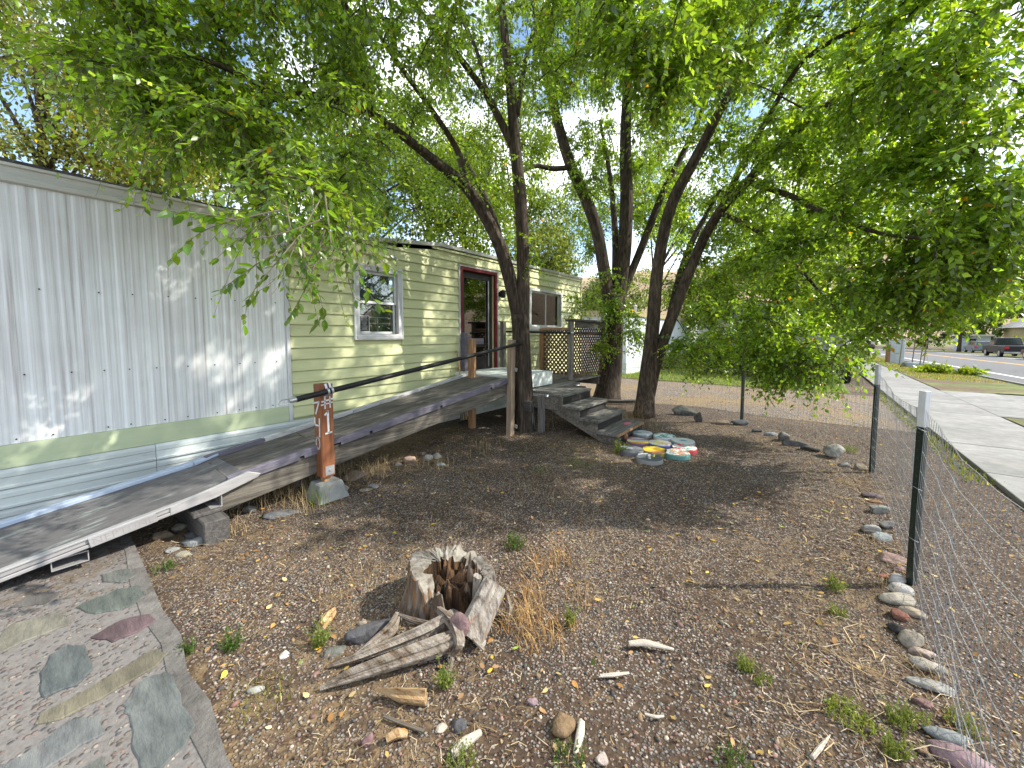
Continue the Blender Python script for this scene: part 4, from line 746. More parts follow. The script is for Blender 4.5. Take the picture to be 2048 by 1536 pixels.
for s in [
 (1668,914,40,'big rounded pale boulder on the border beside the fence corner post', (0.34,0.33,0.29), .8,.75,.2,.15,.2),
 (1688,929,36,'flat grey stone right of the big pale boulder', GRY, .5,.35,.1,.5,.4),
 (1718,935,30,'small tan wedge stone at foot of the fence corner post', TAN, .6,.5,-.3,.6,.3),
 (1570,878,32,'upright grey stone in the border left of the big boulder', GRY, .6,.9,.5,.6,.2),
 (1590,890,46,'long low dark grey stone below the upright border stone', (0.14,0.14,0.135), .4,.3,-.5,.4,.4),
 (1622,901,40,'dark broken rock sunk in litter just left of the big boulder', (0.09,0.085,0.08), .5,.4,-.6,.7,.4),
 (1515,861,24,'small dark border stone right of the lone fence post', (0.10,0.10,0.10), .5,.45,.1,.5,.4),
 (1540,868,26,'bluish grey border stone second from the lone fence post', BLU, .5,.4,0,.5,.4),
 (1740,990,40,'long dark purple flat stone below the fence corner post', (0.15,0.12,0.12), .4,.3,-.1,.3,.4),
 (1748,1000,26,'small rusty flat stone touching the purple one', (0.28,0.16,0.09), .6,.3,-.2,.5,.4),
 (1754,1021,42,'greenish grey squared stone in the fence border', (0.24,0.25,0.22), .5,.5,-.1,.6,.3),
 (1771,1050,38,'grey angular stone next to the fence mesh above the oval pair', GRY, .6,.55,.2,.6,.3),
 (1740,1060,30,'round grey stone left of the bluish flat one', (0.27,0.265,0.25), .85,.6,0,.1,.3),
 (1762,1074,48,'bluish flat oval stone in the fence border', BLU, .5,.4,.1,.2,.4),
 (1782,1115,50,'flat brownish pink stone above the white rocks', (0.27,0.19,0.165), .6,.4,-.1,.5,.4),
 (1797,1134,24,'small pale pink stone behind the near fence post', PNK, .7,.5,0,.5,.4),
 (1765,1146,34,'reddish flat stone half buried beside the white rocks', RED, .5,.25,.2,.4,.5),
 (1795,1160,46,'white angular rock touching the near fence post', WHT, .7,.6,.2,.8,.3),
 (1808,1178,50,'long white rock at the foot of the near fence post', WHT, .5,.45,-.4,.8,.3),
 (1802,1199,66,'large flat cream stone below the white rocks', (0.38,0.35,0.29), .55,.35,-.1,.2,.35),
 (1822,1222,44,'tan rounded stone right of the red stone', TAN, .55,.4,-.2,.2,.35),
 (1798,1229,36,'red brown rounded stone between cream stone and black slag', (0.24,0.115,0.085), .8,.6,0,.2,.3),
 (1795,1256,40,'black crumbly lump of slag in the border', DRK, .9,.75,0,.9,.25),
 (1822,1279,44,'smooth cream egg shaped stone below the black slag', (0.40,0.36,0.29), .75,.55,.1,.05,.3),
 (1845,1302,44,'pale pinkish stone, upper of two overlapping', (0.38,0.31,0.26), .6,.45,-.4,.3,.35),
 (1858,1331,64,'broad grey tan stone, lower of two overlapping', (0.33,0.31,0.27), .5,.4,-.35,.3,.35),
 (1858,1368,70,'long pale grey stone pointing to the fence', (0.36,0.355,0.32), .42,.35,-.5,.3,.35),
 (1842,1398,40,'small rose stone below the long pale grey one', PNK, .6,.4,-.3,.3,.45),
 (1902,1472,88,'slender bluish slab near the lower right corner', (0.25,0.27,0.265), .35,.28,-.45,.3,.35),
 (1850,1494,30,'brown pebble stone left of the mauve one', (0.30,0.20,0.14), .75,.5,0,.3,.4),
 (1925,1518,110,'large mauve rounded stone in the lower right corner', (0.33,0.235,0.25), .45,.38,-.55,.1,.3),
 (820,920,30,'tan block like stone by the ramp, left of the pale pebbles', (0.34,0.25,0.19), .7,.75,.3,.7,.25),
 (795,925,16,'small dark stone left of the tan block stone', GRY, .7,.6,.3,.5,.3),
 (857,916,20,'light grey round cobble, left of the pair near the ramp', (0.33,0.32,0.30), .85,.7,0,.1,.3),
 (875,912,20,'whitish cobble, right of the pair near the ramp', (0.40,0.39,0.36), .8,.65,.2,.3,.3),
 (845,906,16,'dull brown cobble behind the pale pair', (0.22,0.19,0.16), .8,.6,0,.3,.3),
 (882,926,18,'flat blue green cobble in front of the pale pair', (0.28,0.33,0.32), .6,.45,0,.2,.4),
 (705,956,62,'broad rough brown rock right of the pier block', (0.20,0.155,0.115), .6,.45,.1,.8,.4),
 (748,970,22,'grey banded cobble behind the flat tan stone', GRY, .7,.5,0,.4,.4),
 (733,976,34,'flat pointed tan stone in front of the pier block', (0.30,0.26,0.19), .4,.25,.4,.6,.4),
 (686,976,26,'grey broken stone touching the pier block', (0.25,0.245,0.235), .8,.6,0,.8,.3),
 (594,966,26,'purple grey cobble left of the pier block', (0.16,0.13,0.135), .85,.8,0,.2,.3),
 (325,1068,44,'tan flat cobble under the aluminium ramp', (0.30,0.24,0.165), .6,.4,.1,.3,.35),
 (356,1054,26,'rounded greenish cobble under the ramp by the timber', (0.28,0.27,0.20), .8,.6,0,.2,.35),
 (392,1085,66,'big angular grey slate beside the timber end', (0.20,0.21,0.21), .6,.35,.35,.9,.3),
 (345,1098,26,'small grey flat stone left of the angular slate', (0.25,0.25,0.24), .8,.35,0,.3,.4),
 (370,1106,38,'low pale tan stone in front of the angular slate', (0.31,0.28,0.21), .4,.3,.1,.3,.5),
 (385,1068,50,'dark flat rock behind the angular slate', (0.10,0.10,0.10), .6,.3,.2,.7,.4),
 (500,1016,30,'pale grey rock behind the timber end', (0.28,0.275,0.25), .7,.6,.2,.8,.3),
 (470,1010,22,'small rounded grey stone by the timber', GRY, .8,.6,.2,.2,.3),
 (560,1022,90,'flat dark slate slab in dry grass before the pier block', (0.15,0.16,0.17), .5,.10,.3,.7,.5),
 (1126,1448,46,'brown smooth cobble in bare soil below the stump', (0.27,0.185,0.105), .95,.7,.4,.25,.2),
 (918,1443,44,'dark grey crumbly rock in front of the stump', (0.11,0.11,0.115), .9,.6,.2,.9,.3),
 (882,1446,28,'cream angular stone left of the crumbly rock', (0.42,0.38,0.30), .8,.6,.6,.7,.3),
 (736,1472,26,'dark maroon cobble near the bottom edge', (0.20,0.12,0.125), .75,.6,1.2,.1,.3),
 (1202,1518,34,'pinkish white rock at the bottom edge right of the pale stick', (0.42,0.36,0.32), .9,.6,.7,.8,.3),
 (1065,1394,26,'mauve flat pebble in bare soil', (0.30,0.22,0.24), .65,.45,0,.4,.3),
 (962,1274,26,'white rounded stone right of the stump roots', (0.45,0.42,0.36), .8,.7,1.2,.3,.2),
 (738,1256,90,'dark grey angular rock against left side of the stump', (0.085,0.085,0.09), .55,.35,.6,.9,.35),
 (668,1288,40,'mossy grey stone left of the stump roots', (0.14,0.145,0.125), .8,.3,.5,.5,.5),
 (725,1238,28,'small pale brick like stone behind the dark angular rock', (0.32,0.27,0.21), .55,.5,.1,.9,.3),
 (568,1304,26,'white stone on the moss left of the stump', (0.52,0.51,0.48), .65,.4,.6,.5,.3),
 (512,1377,28,'pale grey oval cobble near the pad edge', (0.33,0.33,0.31), .6,.4,.2,.1,.4),
 (1368,828,56,'dark tilted slab of rock beside the right tree', (0.12,0.125,0.115), .5,.5,-.3,.9,.3),
 (1395,842,22,'dark pointed rock right of the tilted slab', (0.09,0.085,0.085), .6,.9,0,.8,.2),
 (1440,846,34,'flat brown rock in litter near the lone fence post', (0.22,0.17,0.13), .5,.35,0,.6,.4),
 (1480,848,44,'dark low curb stone at foot of the lone fence post', (0.11,0.115,0.12), .35,.35,-.2,.6,.4),
 (1248,876,16,'orange clay stone at foot of the steps', (0.40,0.19,0.09), .6,1.3,0,.2,.2)]:
    stone(*s)
o = stone(918, 1258, 34, 'smooth purplish egg shaped stone propped on the stump', (0.25,0.165,0.165), .75, 1.35, 0, .1, .0, seed=5, z=0.075)

# ------------------------------------------------------------------ painted round pavers by the steps
def bands(name, stops, ang, warp=0.05, axis_off=0.0):
    m, N, L, p, out = nodes_of(name); t = N.new('ShaderNodeTexCoord'); mpn = N.new('ShaderNodeMapping'); mpn.inputs['Rotation'].default_value = (0, 0, ang); L.new(t.outputs['Object'], mpn.inputs['Vector'])
    n = noise_tex(N, L, t.outputs['Object'], 9, 3); sx = N.new('ShaderNodeSeparateXYZ'); L.new(mpn.outputs[0], sx.inputs[0])
    a = N.new('ShaderNodeMath'); a.operation = 'MULTIPLY_ADD'; a.inputs[1].default_value = 2.7; a.inputs[2].default_value = 0.5 + axis_off; L.new(sx.outputs[0], a.inputs[0])
    w = N.new('ShaderNodeMath'); w.operation = 'MULTIPLY_ADD'; w.inputs[1].default_value = warp * 2; L.new(n.outputs['Fac'], w.inputs[0]); L.new(a.outputs[0], w.inputs[2])
    s2 = N.new('ShaderNodeMath'); s2.operation = 'SUBTRACT'; s2.inputs[1].default_value = warp; L.new(w.outputs[0], s2.inputs[0])
    r = ramp(N, stops, 'CONSTANT'); L.new(s2.outputs[0], r.inputs['Fac']); g = noise_tex(N, L, t.outputs['Object'], 60, 5); gr_ = ramp(N, [(0.3, (0.72,) * 3), (0.6, (1,) * 3)]); L.new(g.outputs['Fac'], gr_.inputs['Fac'])
    L.new(mixc(N, L, 1.0, r.outputs[0], gr_.outputs[0], 'MULTIPLY'), p.inputs['Base Color']); p.inputs['Roughness'].default_value = 0.75; return m
def blobs(name, base, cols, scale):
    m, N, L, p, out = nodes_of(name); v = coords(N, L); c = None
    for k, cc in enumerate(cols):
        n = noise_tex(N, L, coords(N, L, (1 + k * 0.37, 1.2, 1)), scale * (1 + 0.3 * k), 3); r = ramp(N, [(0.54, (0, 0, 0)), (0.57, (1, 1, 1))]); L.new(n.outputs['Fac'], r.inputs['Fac']); c = mixc(N, L, r.outputs[0], c if c is not None else base, cc)
    L.new(c, p.inputs['Base Color']); p.inputs['Roughness'].default_value = 0.75; return m
PV = [(1284,865,'pale blue grey round paver with a dark crack line, farthest left of the set', blobs('pv_a', (0.42,0.47,0.48), [(0.33,0.40,0.42)], 7), (0.2,0.21,0.21)),
      (1329,871,'white round paver painted with dark teal leaves', blobs('pv_b', (0.60,0.63,0.62), [(0.06,0.22,0.18), (0.10,0.30,0.25)], 9), (0.5,0.52,0.52)),
      (1276,881,'round paver with rainbow stripes from orange to pink', bands('pv_c', [(0, (0.60,0.62,0.55)), (0.22, (0.45,0.17,0.36)), (0.42, (0.42,0.55,0.45)), (0.58, (0.70,0.60,0.12)), (0.75, (0.70,0.28,0.05))], 1.2), (0.2,0.12,0.17)),
      (1320,885,'cream and pink round paver with blue rim in the middle of the set', blobs('pv_d', (0.62,0.56,0.50), [(0.60,0.36,0.36), (0.66,0.62,0.22)], 8), (0.07,0.12,0.28)),
      (1366,881,'pale round paver with a blue spot in its centre', blobs('pv_e', (0.50,0.54,0.50), [(0.44,0.50,0.48)], 6), (0.3,0.33,0.32)),
      (1369,894,'white round paver with red curl and teal spot, red rim', blobs('pv_f', (0.62,0.61,0.58), [(0.45,0.04,0.05), (0.20,0.42,0.36)], 8), (0.36,0.04,0.05)),
      (1263,897,'dark grey round paver with yellow leaves lying on it', blobs('pv_g', (0.16,0.165,0.17), [(0.45,0.48,0.50)], 5), (0.14,0.14,0.145)),
      (1309,899,'round paver painted bright yellow with brown orange edge', bands('pv_h', [(0, (0.22,0.20,0.03)), (0.16, (0.72,0.48,0.02)), (0.55, (0.68,0.36,0.04)), (0.72, (0.42,0.17,0.08))], 1.0), (0.2,0.18,0.05)),
      (1354,904,'round paver of orange and white strokes with teal rim', blobs('pv_i', (0.55,0.55,0.52), [(0.50,0.14,0.06), (0.60,0.30,0.10), (0.13,0.28,0.24)], 11), (0.10,0.24,0.21)),
      (1299,914,'dark round paver with a white curved mark, nearest the camera', bands('pv_j', [(0, (0.10,0.115,0.12)), (0.50, (0.085,0.10,0.105))], 0), (0.22,0.22,0.20))]
for k, (x, y, lab, mm, side) in enumerate(PV):
    g = G(x, y, 0.05); r_ = 0.158; t = thing('round_paver', (g[0], g[1], 0), lab, 'paver', 'painted pavers')
    fn = lambda th, u: 1 + 0.012 * math.sin(3 * th + k)
    mb = MB(); mb.tube([(g[0], g[1], -0.01), (g[0], g[1], 0.038), (g[0], g[1], 0.045)], [r_, r_, r_ - 0.006], 36, fn=fn); mb.build('rim', plain('paver_rim_%d' % k, side, 0.8), t)
    mb = MB(); mb.tube([(g[0], g[1], 0.044), (g[0], g[1], 0.0505)], r_ - 0.008, 36, fn=fn); o = mb.build('painted_top', mm, t)
    if k == 4: mb = MB(); mb.add([(g[0] + 0.05 * math.cos(a) * (1 + .25 * math.sin(2 * a)), g[1] + 0.04 * math.sin(a), 0.0516) for a in np.linspace(0, 2 * math.pi, 16)[:-1]], [tuple(range(15))]); mb.build('painted_mark', plain('blue_mark', (0.16,0.28,0.36), .7), o)
    if k == 9:
        mb = MB(); mb.tube([np.array([g[0], g[1], 0.0502]) + RT * a + AW * c_ for a, c_ in ((-0.02, -0.07), (-0.01, 0.0), (0.02, 0.06), (0.03, 0.10))], [0.016, 0.02, 0.02, 0.008], 5); mb.tube([np.array([g[0], g[1], 0.0502]) + RT * a + AW * c_ for a, c_ in ((-0.11, 0.09), (-0.05, 0.12), (0.02, 0.12))], 0.012, 5); mb.build('painted_mark', M['ink'], o)
        mb = MB(); mb.tube([np.array([g[0], g[1], 0.0505]) + RT * a + AW * c_ for a, c_ in ((0.05, 0.0), (0.08, 0.06))], 0.014, 5); mb.build('painted_mark', plain('yellow_mark', (0.62,0.55,0.06), .7), o)
    if k == 0: mb = MB(); mb.tube([np.array([g[0], g[1], 0.0502]) + RT * a + AW * c_ for a, c_ in ((-0.10, -0.03), (-0.03, 0.0), (0.0, 0.02), (0.06, 0.02), (0.11, 0.0))], 0.005, 5); mb.build('painted_mark', M['black'], o)
    if k == 5:
        mb = MB()
        for a in (-0.05, -0.02, 0.01): mb.tube([np.array([g[0], g[1], 0.0502]) + RT * a + AW * -0.06, np.array([g[0], g[1], 0.0502]) + RT * (a - 0.015) + AW * -0.09], 0.005, 4)
        mb.build('painted_mark', M['black'], o)

# ------------------------------------------------------------------ rotten stump with roots
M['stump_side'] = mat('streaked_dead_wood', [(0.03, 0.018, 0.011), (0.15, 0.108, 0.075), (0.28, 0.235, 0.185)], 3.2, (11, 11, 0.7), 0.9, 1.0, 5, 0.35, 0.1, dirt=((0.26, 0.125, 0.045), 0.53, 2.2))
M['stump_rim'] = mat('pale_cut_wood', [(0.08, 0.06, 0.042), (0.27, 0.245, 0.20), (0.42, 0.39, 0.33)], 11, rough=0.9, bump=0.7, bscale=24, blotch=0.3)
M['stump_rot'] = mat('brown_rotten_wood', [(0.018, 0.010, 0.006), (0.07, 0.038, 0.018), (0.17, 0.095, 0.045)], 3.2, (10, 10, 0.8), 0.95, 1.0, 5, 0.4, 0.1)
c0 = G(893, 1196); stump = thing('tree_stump', (c0[0], c0[1], 0), 'broken hollow tree stump of silvered wood with splayed roots', 'stump')
hp = [(0, 0.14), (12, 0.20), (20, 0.11), (34, 0.21), (44, 0.15), (58, 0.23), (66, 0.18), (80, 0.26), (100, 0.265), (140, 0.26), (170, 0.27), (200, 0.265), (235, 0.26), (246, 0.17), (252, 0.07), (262, 0.19), (272, 0.20), (278, 0.06), (300, 0.025), (330, 0.03), (344, 0.09), (352, 0.17), (360, 0.14)]
n = 168; TH = np.arange(n) * 2 * math.pi / n; hh = np.interp(np.degrees(TH), [a for a, _ in hp], [b_ for _, b_ in hp]) + 0.005 * np.sin(TH * 23) + 0.004 * np.sin(TH * 41 + 2)
hh = np.maximum(hh * 0.84, 0.02)
flute = 1 + 0.030 * np.sin(TH * 5 + 1) + 0.016 * np.sin(TH * 13 + 2) + 0.010 * np.sin(TH * 29) + 0.007 * np.sin(TH * 47 + 1)
ro = 0.255 * flute * (1 + 0.12 * np.cos(TH - 0.2)); V = []
def ringv(rad, z): V.extend([c0 + RT * rad[k] * math.cos(TH[k]) + AW * rad[k] * math.sin(TH[k]) * 0.85 + np.array([0, 0, z[k] - c0[2]]) for k in range(n)])
for u, fl_ in ((-0.15, 1.20), (0.12, 1.13), (0.3, 1.06), (0.55, 1.01), (0.8, 0.985), (0.97, 0.975)): ringv(ro * fl_ * (1 + 0.012 * np.sin(TH * 31 + u * 3)), hh * u)
inn = 0.56 + 0.24 * np.cos(TH + 0.6) + 0.07 * np.sin(TH * 7) + 0.05 * np.sin(TH * 13 + 1) + 0.03 * np.sin(TH * 23); hh = hh * (1 + 0.10 * np.sin(TH * 2 + 1.2)) + 0.010 * np.sin(TH * 9) * (TH > 3.6); ringv(ro * 0.93, hh + 0.004 * np.sin(TH * 60)); ringv(ro * (inn * 0.5 + 0.46), hh + 0.006 * np.sin(TH * 37)); ringv(ro * inn, hh * 0.94); ringv(ro * inn * 0.92, hh * 0.5 + 0.02); ringv(ro * inn * 0.8, np.full(n, 0.12) + 0.03 * np.sin(TH * 9) + 0.02 * np.sin(TH * 17)); ringv(ro * inn * 0.4, np.full(n, 0.11) + 0.04 * np.sin(TH * 5 + 1) + 0.02 * np.sin(TH * 13)); ringv(ro * 0.02, np.full(n, 0.10))
nr = len(V) // n; ringf = lambda i0, i1: [(i*n + k, i*n + (k+1) % n, (i+1)*n + (k+1) % n, (i+1)*n + k) for i in range(i0, i1) for k in range(n)]
mb = MB(); mb.add(V[:7*n], ringf(0, 6)); mb.build('trunk_shell', M['stump_side'], stump, smooth=False)
mb = MB(); mb.add(V[6*n:9*n], ringf(0, 2)); mb.build('cut_rim', M['stump_rim'], stump, smooth=False)
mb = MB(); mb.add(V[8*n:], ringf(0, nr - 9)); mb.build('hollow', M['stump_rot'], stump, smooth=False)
def gp(x, y, z): return G(x, y, z)
for k in range(30):                                 # upright shards left standing round the hollow
    a = rng.uniform(-0.6, 2.0) if k < 20 else rng.uniform(3.9, 5.5); rr_ = 0.255 * rng.uniform(0.25, 1.0); h_ = rng.uniform(0.10, 0.25) if k < 20 else rng.uniform(0.05, 0.16)
    p = c0 + RT * rr_ * math.cos(a) + AW * rr_ * math.sin(a) * 0.85; q = p + np.array([0, 0, h_]) + RT * rng.normal(0, 0.02) + AW * rng.normal(0, 0.02); ph_ = rng.uniform(0, 6)
    mb = MB(); mb.tube([p - np.array([0, 0, 0.02]), p * 0.6 + q * 0.4, p * 0.25 + q * 0.75, q], np.array([1, 0.9, 0.65, 0.12]) * rng.uniform(0.014, 0.030), 9, fn=lambda th, u: (0.45 + 0.55 * abs(math.cos(th + ph_))) * (1 + 0.15 * math.sin(5 * th))); mb.build('splinter', M['stump_side'], stump)
def root(pts, rad, seed, mk='stump_flat', name='root', flat=0.75):
    P = np.array([gp(*p) for p in pts]); t = np.linspace(0, 1, len(P)); tt = np.linspace(0, 1, 18); Q = np.stack([np.interp(tt, t, P[:, k]) for k in range(3)], 1); r_ = np.interp(tt, np.linspace(0, 1, len(rad)), rad)
    for _ in range(2): Q[1:-1] = (Q[:-2] + 2 * Q[1:-1] + Q[2:]) / 4
    rr = np.random.default_rng(seed); ph = rr.uniform(0, 6, 4)
    mb = MB(); mb.tube(Q, r_, 26, fn=lambda th, u: (0.9 + 0.16 * math.sin(5 * th + ph[0] + u) + 0.10 * math.sin(9 * th + ph[1] - u) + 0.07 * math.sin(15 * th + ph[2])) * (1 - 0.25 * abs(math.sin(th + 0.6))))
    mb.build(name, M[mk], stump)
root([(918, 1272, 0.07), (880, 1292, 0.07), (800, 1318, 0.055), (700, 1352, 0.03), (640, 1378, 0.0)], [0.034, 0.045, 0.038, 0.028, 0.008], 1)
root([(905, 1228, 0.10), (860, 1256, 0.085), (792, 1284, 0.05), (712, 1316, 0.02), (655, 1334, -0.005)], [0.028, 0.034, 0.028, 0.02, 0.006], 2)
root([(796, 1232, 0.05), (785, 1255, 0.05), (745, 1288, 0.03), (700, 1318, 0.0)], [0.028, 0.034, 0.026, 0.008], 3)
root([(878, 1218, 0.10), (910, 1248, 0.11), (922, 1285, 0.08), (905, 1310, 0.02)], [0.02, 0.036, 0.034, 0.016], 4)
root([(795, 1228, 0.06), (835, 1243, 0.07), (880, 1250, 0.075)], [0.010, 0.017, 0.01], 5, name='splinter')
root([(935, 1262, 0.06), (952, 1283, 0.03), (968, 1300, 0.005)], [0.008, 0.013, 0.008], 6, name='splinter')
root([(905, 1318, 0.03), (898, 1345, 0.012), (890, 1365, 0.0)], [0.012, 0.010, 0.004], 8, name='splinter')
root([(1012, 1188, 0.10), (1020, 1215, 0.04), (1015, 1250, 0.0)], [0.014, 0.02, 0.008], 9, name='splinter')
for p, q, w_, h_ in (((990, 1168, 0.19), (938, 1276, 0.02), 0.15, 0.055), ((955, 1152, 0.24), (952, 1210, 0.04), 0.05, 0.04), ((975, 1145, 0.23), (985, 1200, 0.06), 0.10, 0.045)):
    P, Q = gp(*p), gp(*q); mb = MB(); ts = np.linspace(0, 1, 10)
    mb.tube([P + (Q - P) * t for t in ts], w_ / 2, 28, fn=lambda th, u: (0.55 + 0.45 * abs(math.cos(th + 0.5))) * (1 + 0.08 * math.sin(11 * th) + 0.06 * math.sin(19 * th + u * 2)) * (0.93 + 0.07 * u)); mb.build('shell_slab', M['stump_grey'], stump)
def stick(name, pts, rad, label, mk, cat='wood', flat=0.6, n_=14, rough=0.12):
    P = np.array([gp(x, y, z) for x, y, z in pts]); mb = MB(); ph = rng.uniform(0, 6)
    tt = np.linspace(0, 1, 10); t = np.linspace(0, 1, len(P)); Q = np.stack([np.interp(tt, t, P[:, k]) for k in range(3)], 1); Q[1:-1] = (Q[:-2] + 2 * Q[1:-1] + Q[2:]) / 4
    mb.tube(Q, np.interp(tt, np.linspace(0, 1, len(rad)), rad), n_, fn=lambda th, u: (flat + (1 - flat) * abs(math.cos(th + ph))) * (1 + rough * math.sin(4 * th + ph) + rough * 0.6 * math.sin(9 * th)))
    return tag(mb.build(name, M[mk]), label, cat)
stick('wood_chunk', [(752, 1378, 0.02), (800, 1392, 0.025), (852, 1396, 0.025)], [0.004, 0.030, 0.034], 'split orange chunk of wood just below the stump roots', 'chip', flat=0.45, rough=0.28)
stick('wood_chunk', [(640, 1256, 0.025), (655, 1236, 0.03), (668, 1222, 0.02)], [0.028, 0.034, 0.02], 'short orange piece of rotten wood left of the stump', 'chip')
stick('dead_stick', [(1258, 1287, 0.012), (1290, 1285, 0.016), (1348, 1299, 0.008)], [0.012, 0.018, 0.006], 'bleached curved stick lying on gravel right of the stump', 'straw_stick')  if False else None
M['bleached'] = mat('bleached_stick', [(0.42, 0.37, 0.29), (0.58, 0.53, 0.44)], 6, (3, 3, 3), 0.85, 0.4, 20, 0.2, 0.1)
stick('dead_stick', [(1258, 1287, 0.012), (1290, 1285, 0.016), (1348, 1299, 0.008)], [0.012, 0.018, 0.006], 'bleached curved stick lying on gravel right of the stump', 'bleached', 'stick')
stick('dead_stick', [(1163, 1442, 0.012), (1160, 1470, 0.016), (1150, 1508, 0.01)], [0.012, 0.016, 0.008], 'short bleached forked stick beside the brown cobble', 'bleached', 'stick')
stick('dead_stick', [(905, 1510, 0.012), (925, 1490, 0.014), (962, 1464, 0.01)], [0.012, 0.018, 0.010], 'pale broken stick near the bottom edge left of the brown cobble', 'bleached', 'stick')
stick('dead_stick', [(768, 1432, 0.01), (800, 1445, 0.014), (848, 1462, 0.01)], [0.006, 0.008, 0.006], 'thin dark stick in front of the orange wood chunk', 'twig', 'stick')
stick('dead_stick', [(1200, 1352, 0.01), (1225, 1350, 0.012), (1258, 1346, 0.008)], [0.008, 0.011, 0.006], 'small tan stick below the bleached curved one', 'bleached', 'stick')
stick('wood_chunk', [(772, 1478, 0.015), (795, 1465, 0.02), (815, 1470, 0.012)], [0.018, 0.022, 0.012], 'small pale splintered chip near the bottom edge', 'chip')
stick('dead_stick', [(1290, 1428, 0.008), (1312, 1434, 0.008), (1328, 1432, 0.006)], [0.004, 0.006, 0.003], 'tiny white forked twig on bare soil', 'bleached', 'stick')
stick('dead_stick', [(1624, 1516, 0.01), (1638, 1498, 0.012), (1660, 1470, 0.006)], [0.010, 0.012, 0.003], 'flat tan stick near the bottom edge toward the fence', 'bleached', 'stick')
stick('dead_stick', [(900, 1000, 0.01), (760, 1010, 0.012), (690, 1046, 0.008)], [0.004, 0.006, 0.003], 'long thin curved twig on gravel in front of the pier block', 'twig', 'stick')
stick('dead_stick', [(940, 890, 0.02), (970, 910, 0.05), (985, 925, 0.02)], [0.008, 0.010, 0.005], 'dark bent twig on litter below the tall ramp post', 'twig', 'stick')
stick('fence_board', [(1205, 802, 0.06), (1240, 803, 0.06), (1290, 802, 0.06)], [0.05, 0.05, 0.05], 'low dark board lying between the two trees behind the steps', 'timber', 'board')

# ------------------------------------------------------------------ trees
LEAF_V = np.array([(0, 0, 0), (.24, .235, 0), (.58, .235, -.01), (1, 0, -.08), (.58, -.235, -.01), (.24, -.235, 0), (.28, 0, -.055), (.64, 0, -.06)])
LEAF_F = np.array([(0, 6, 1), (1, 6, 7), (1, 7, 2), (2, 7, 3), (0, 5, 6), (5, 7, 6), (5, 4, 7), (4, 3, 7)])
LOW_V = np.array([(0, 0, 0), (.42, .28, 0), (1, 0, -.07), (.42, -.28, 0), (.45, 0, -.06)]); LOW_F = np.array([(0, 4, 1), (1, 4, 2), (0, 3, 4), (3, 2, 4)])
TWO_V = np.array([(0, 0, 0), (.42, .29, .03), (1, 0, -.05), (.42, -.29, .03)]); TWO_F = np.array([(0, 2, 1), (0, 3, 2)])
LOD = {0: (LEAF_V, LEAF_F), 1: (LOW_V, LOW_F), 2: (TWO_V, TWO_F)}
def unit(a): return a / np.maximum(np.linalg.norm(a, axis=-1, keepdims=True), 1e-9)
def leaf_tints(n, r, base, alt, spread=0.35, yellow=0.006):
    t = np.asarray(base)[None] + (np.asarray(alt) - np.asarray(base))[None] * r.beta(1.2, 2.2, (n, 1)); t = t * np.exp(r.normal(0, spread, (n, 1)))
    yl = r.uniform(size=n) < yellow; t[yl] = np.array([0.50, 0.30, 0.02]) * r.uniform(0.6, 1.1, (yl.sum(), 1)); return np.clip(t, 0, 1)
def place_leaves(P, A, Nn, size, tv, tf, tints):
    B = unit(np.cross(Nn, A)); Nn = np.cross(A, B); k = len(tv)
    V = P[:, None] + size[:, None, None] * (A[:, None] * tv[None, :, 0:1] + B[:, None] * tv[None, :, 1:2] + Nn[:, None] * tv[None, :, 2:3])
    F = tf[None] + (np.arange(len(P)) * k)[:, None, None]; return V.reshape(-1, 3), F.reshape(-1, 3), np.repeat(tints, k, axis=0)
def spray_set(st, di, ln, K, size, r, droop=0.5, base=(.115, .22, .024), alt=(.22, .315, .036), low=1):
    """leafy twigs: alternate leaves along drooping shoots. returns leaves and twig meshes"""
    N = len(st); t = (np.arange(K) + 0.6) / K; t = t[None] * np.ones((N, 1)) + r.normal(0, 0.012, (N, K)); g = np.array([0, 0, -1.0])
    pos = st[:, None] + di[:, None] * (ln[:, None] * t)[..., None] + g * (droop * ln[:, None] * t ** 2)[..., None]
    tan = unit(di[:, None] + g * (2 * droop * t)[..., None]); up = unit(np.array([0, 0, 1.0]) + r.normal(0, 0.45, (N, 1, 3)) + r.normal(0, 0.25, (N, K, 3)))
    side = unit(np.cross(tan, up)) * np.where(np.arange(K) % 2, 1, -1)[None, :, None]
    A = unit(0.55 * tan + 0.75 * side + g * 0.28 + r.normal(0, 0.22, (N, K, 3))); sz = size * r.uniform(0.6, 1.25, (N, K)) * (1 - 0.35 * np.abs(t - 0.45))
    tv, tf = LOD[low]
    tn = leaf_tints(N * K, r, base, alt); tn *= np.repeat(np.exp(r.normal(0, 0.16, N)), K)[:, None]
    LV = place_leaves(pos.reshape(-1, 3), A.reshape(-1, 3), up.reshape(-1, 3), sz.ravel(), tv, tf, tn)
    # twigs: 3 sided, 3 joints
    tt = np.array([0, 0.5, 1.0]); C = st[:, None] + di[:, None] * (ln[:, None] * tt)[..., None] + g * (droop * ln[:, None] * tt ** 2)[..., None]
    a = unit(np.cross(di, np.array([0.2, 0.4, 1.0]))); b_ = unit(np.cross(di, a)); rad = np.array([0.0032, 0.0022, 0.0008]); ang = np.array([0, 2.094, 4.189])
    off = a[:, None] * np.cos(ang)[None, :, None] + b_[:, None] * np.sin(ang)[None, :, None]
    TV = (C[:, :, None] + off[:, None] * rad[None, :, None, None]).reshape(-1, 3); q = []
    for i in range(2):
        for k in range(3): q.append((i*3 + k, i*3 + (k+1) % 3, (i+1)*3 + (k+1) % 3, (i+1)*3 + k))
    if low == 2: q = [(0, 1, 4, 3), (3, 4, 7, 6)]
    TF = np.array(q)[None] + (np.arange(N) * 9)[:, None, None]; return LV, (TV, TF.reshape(-1, 4))
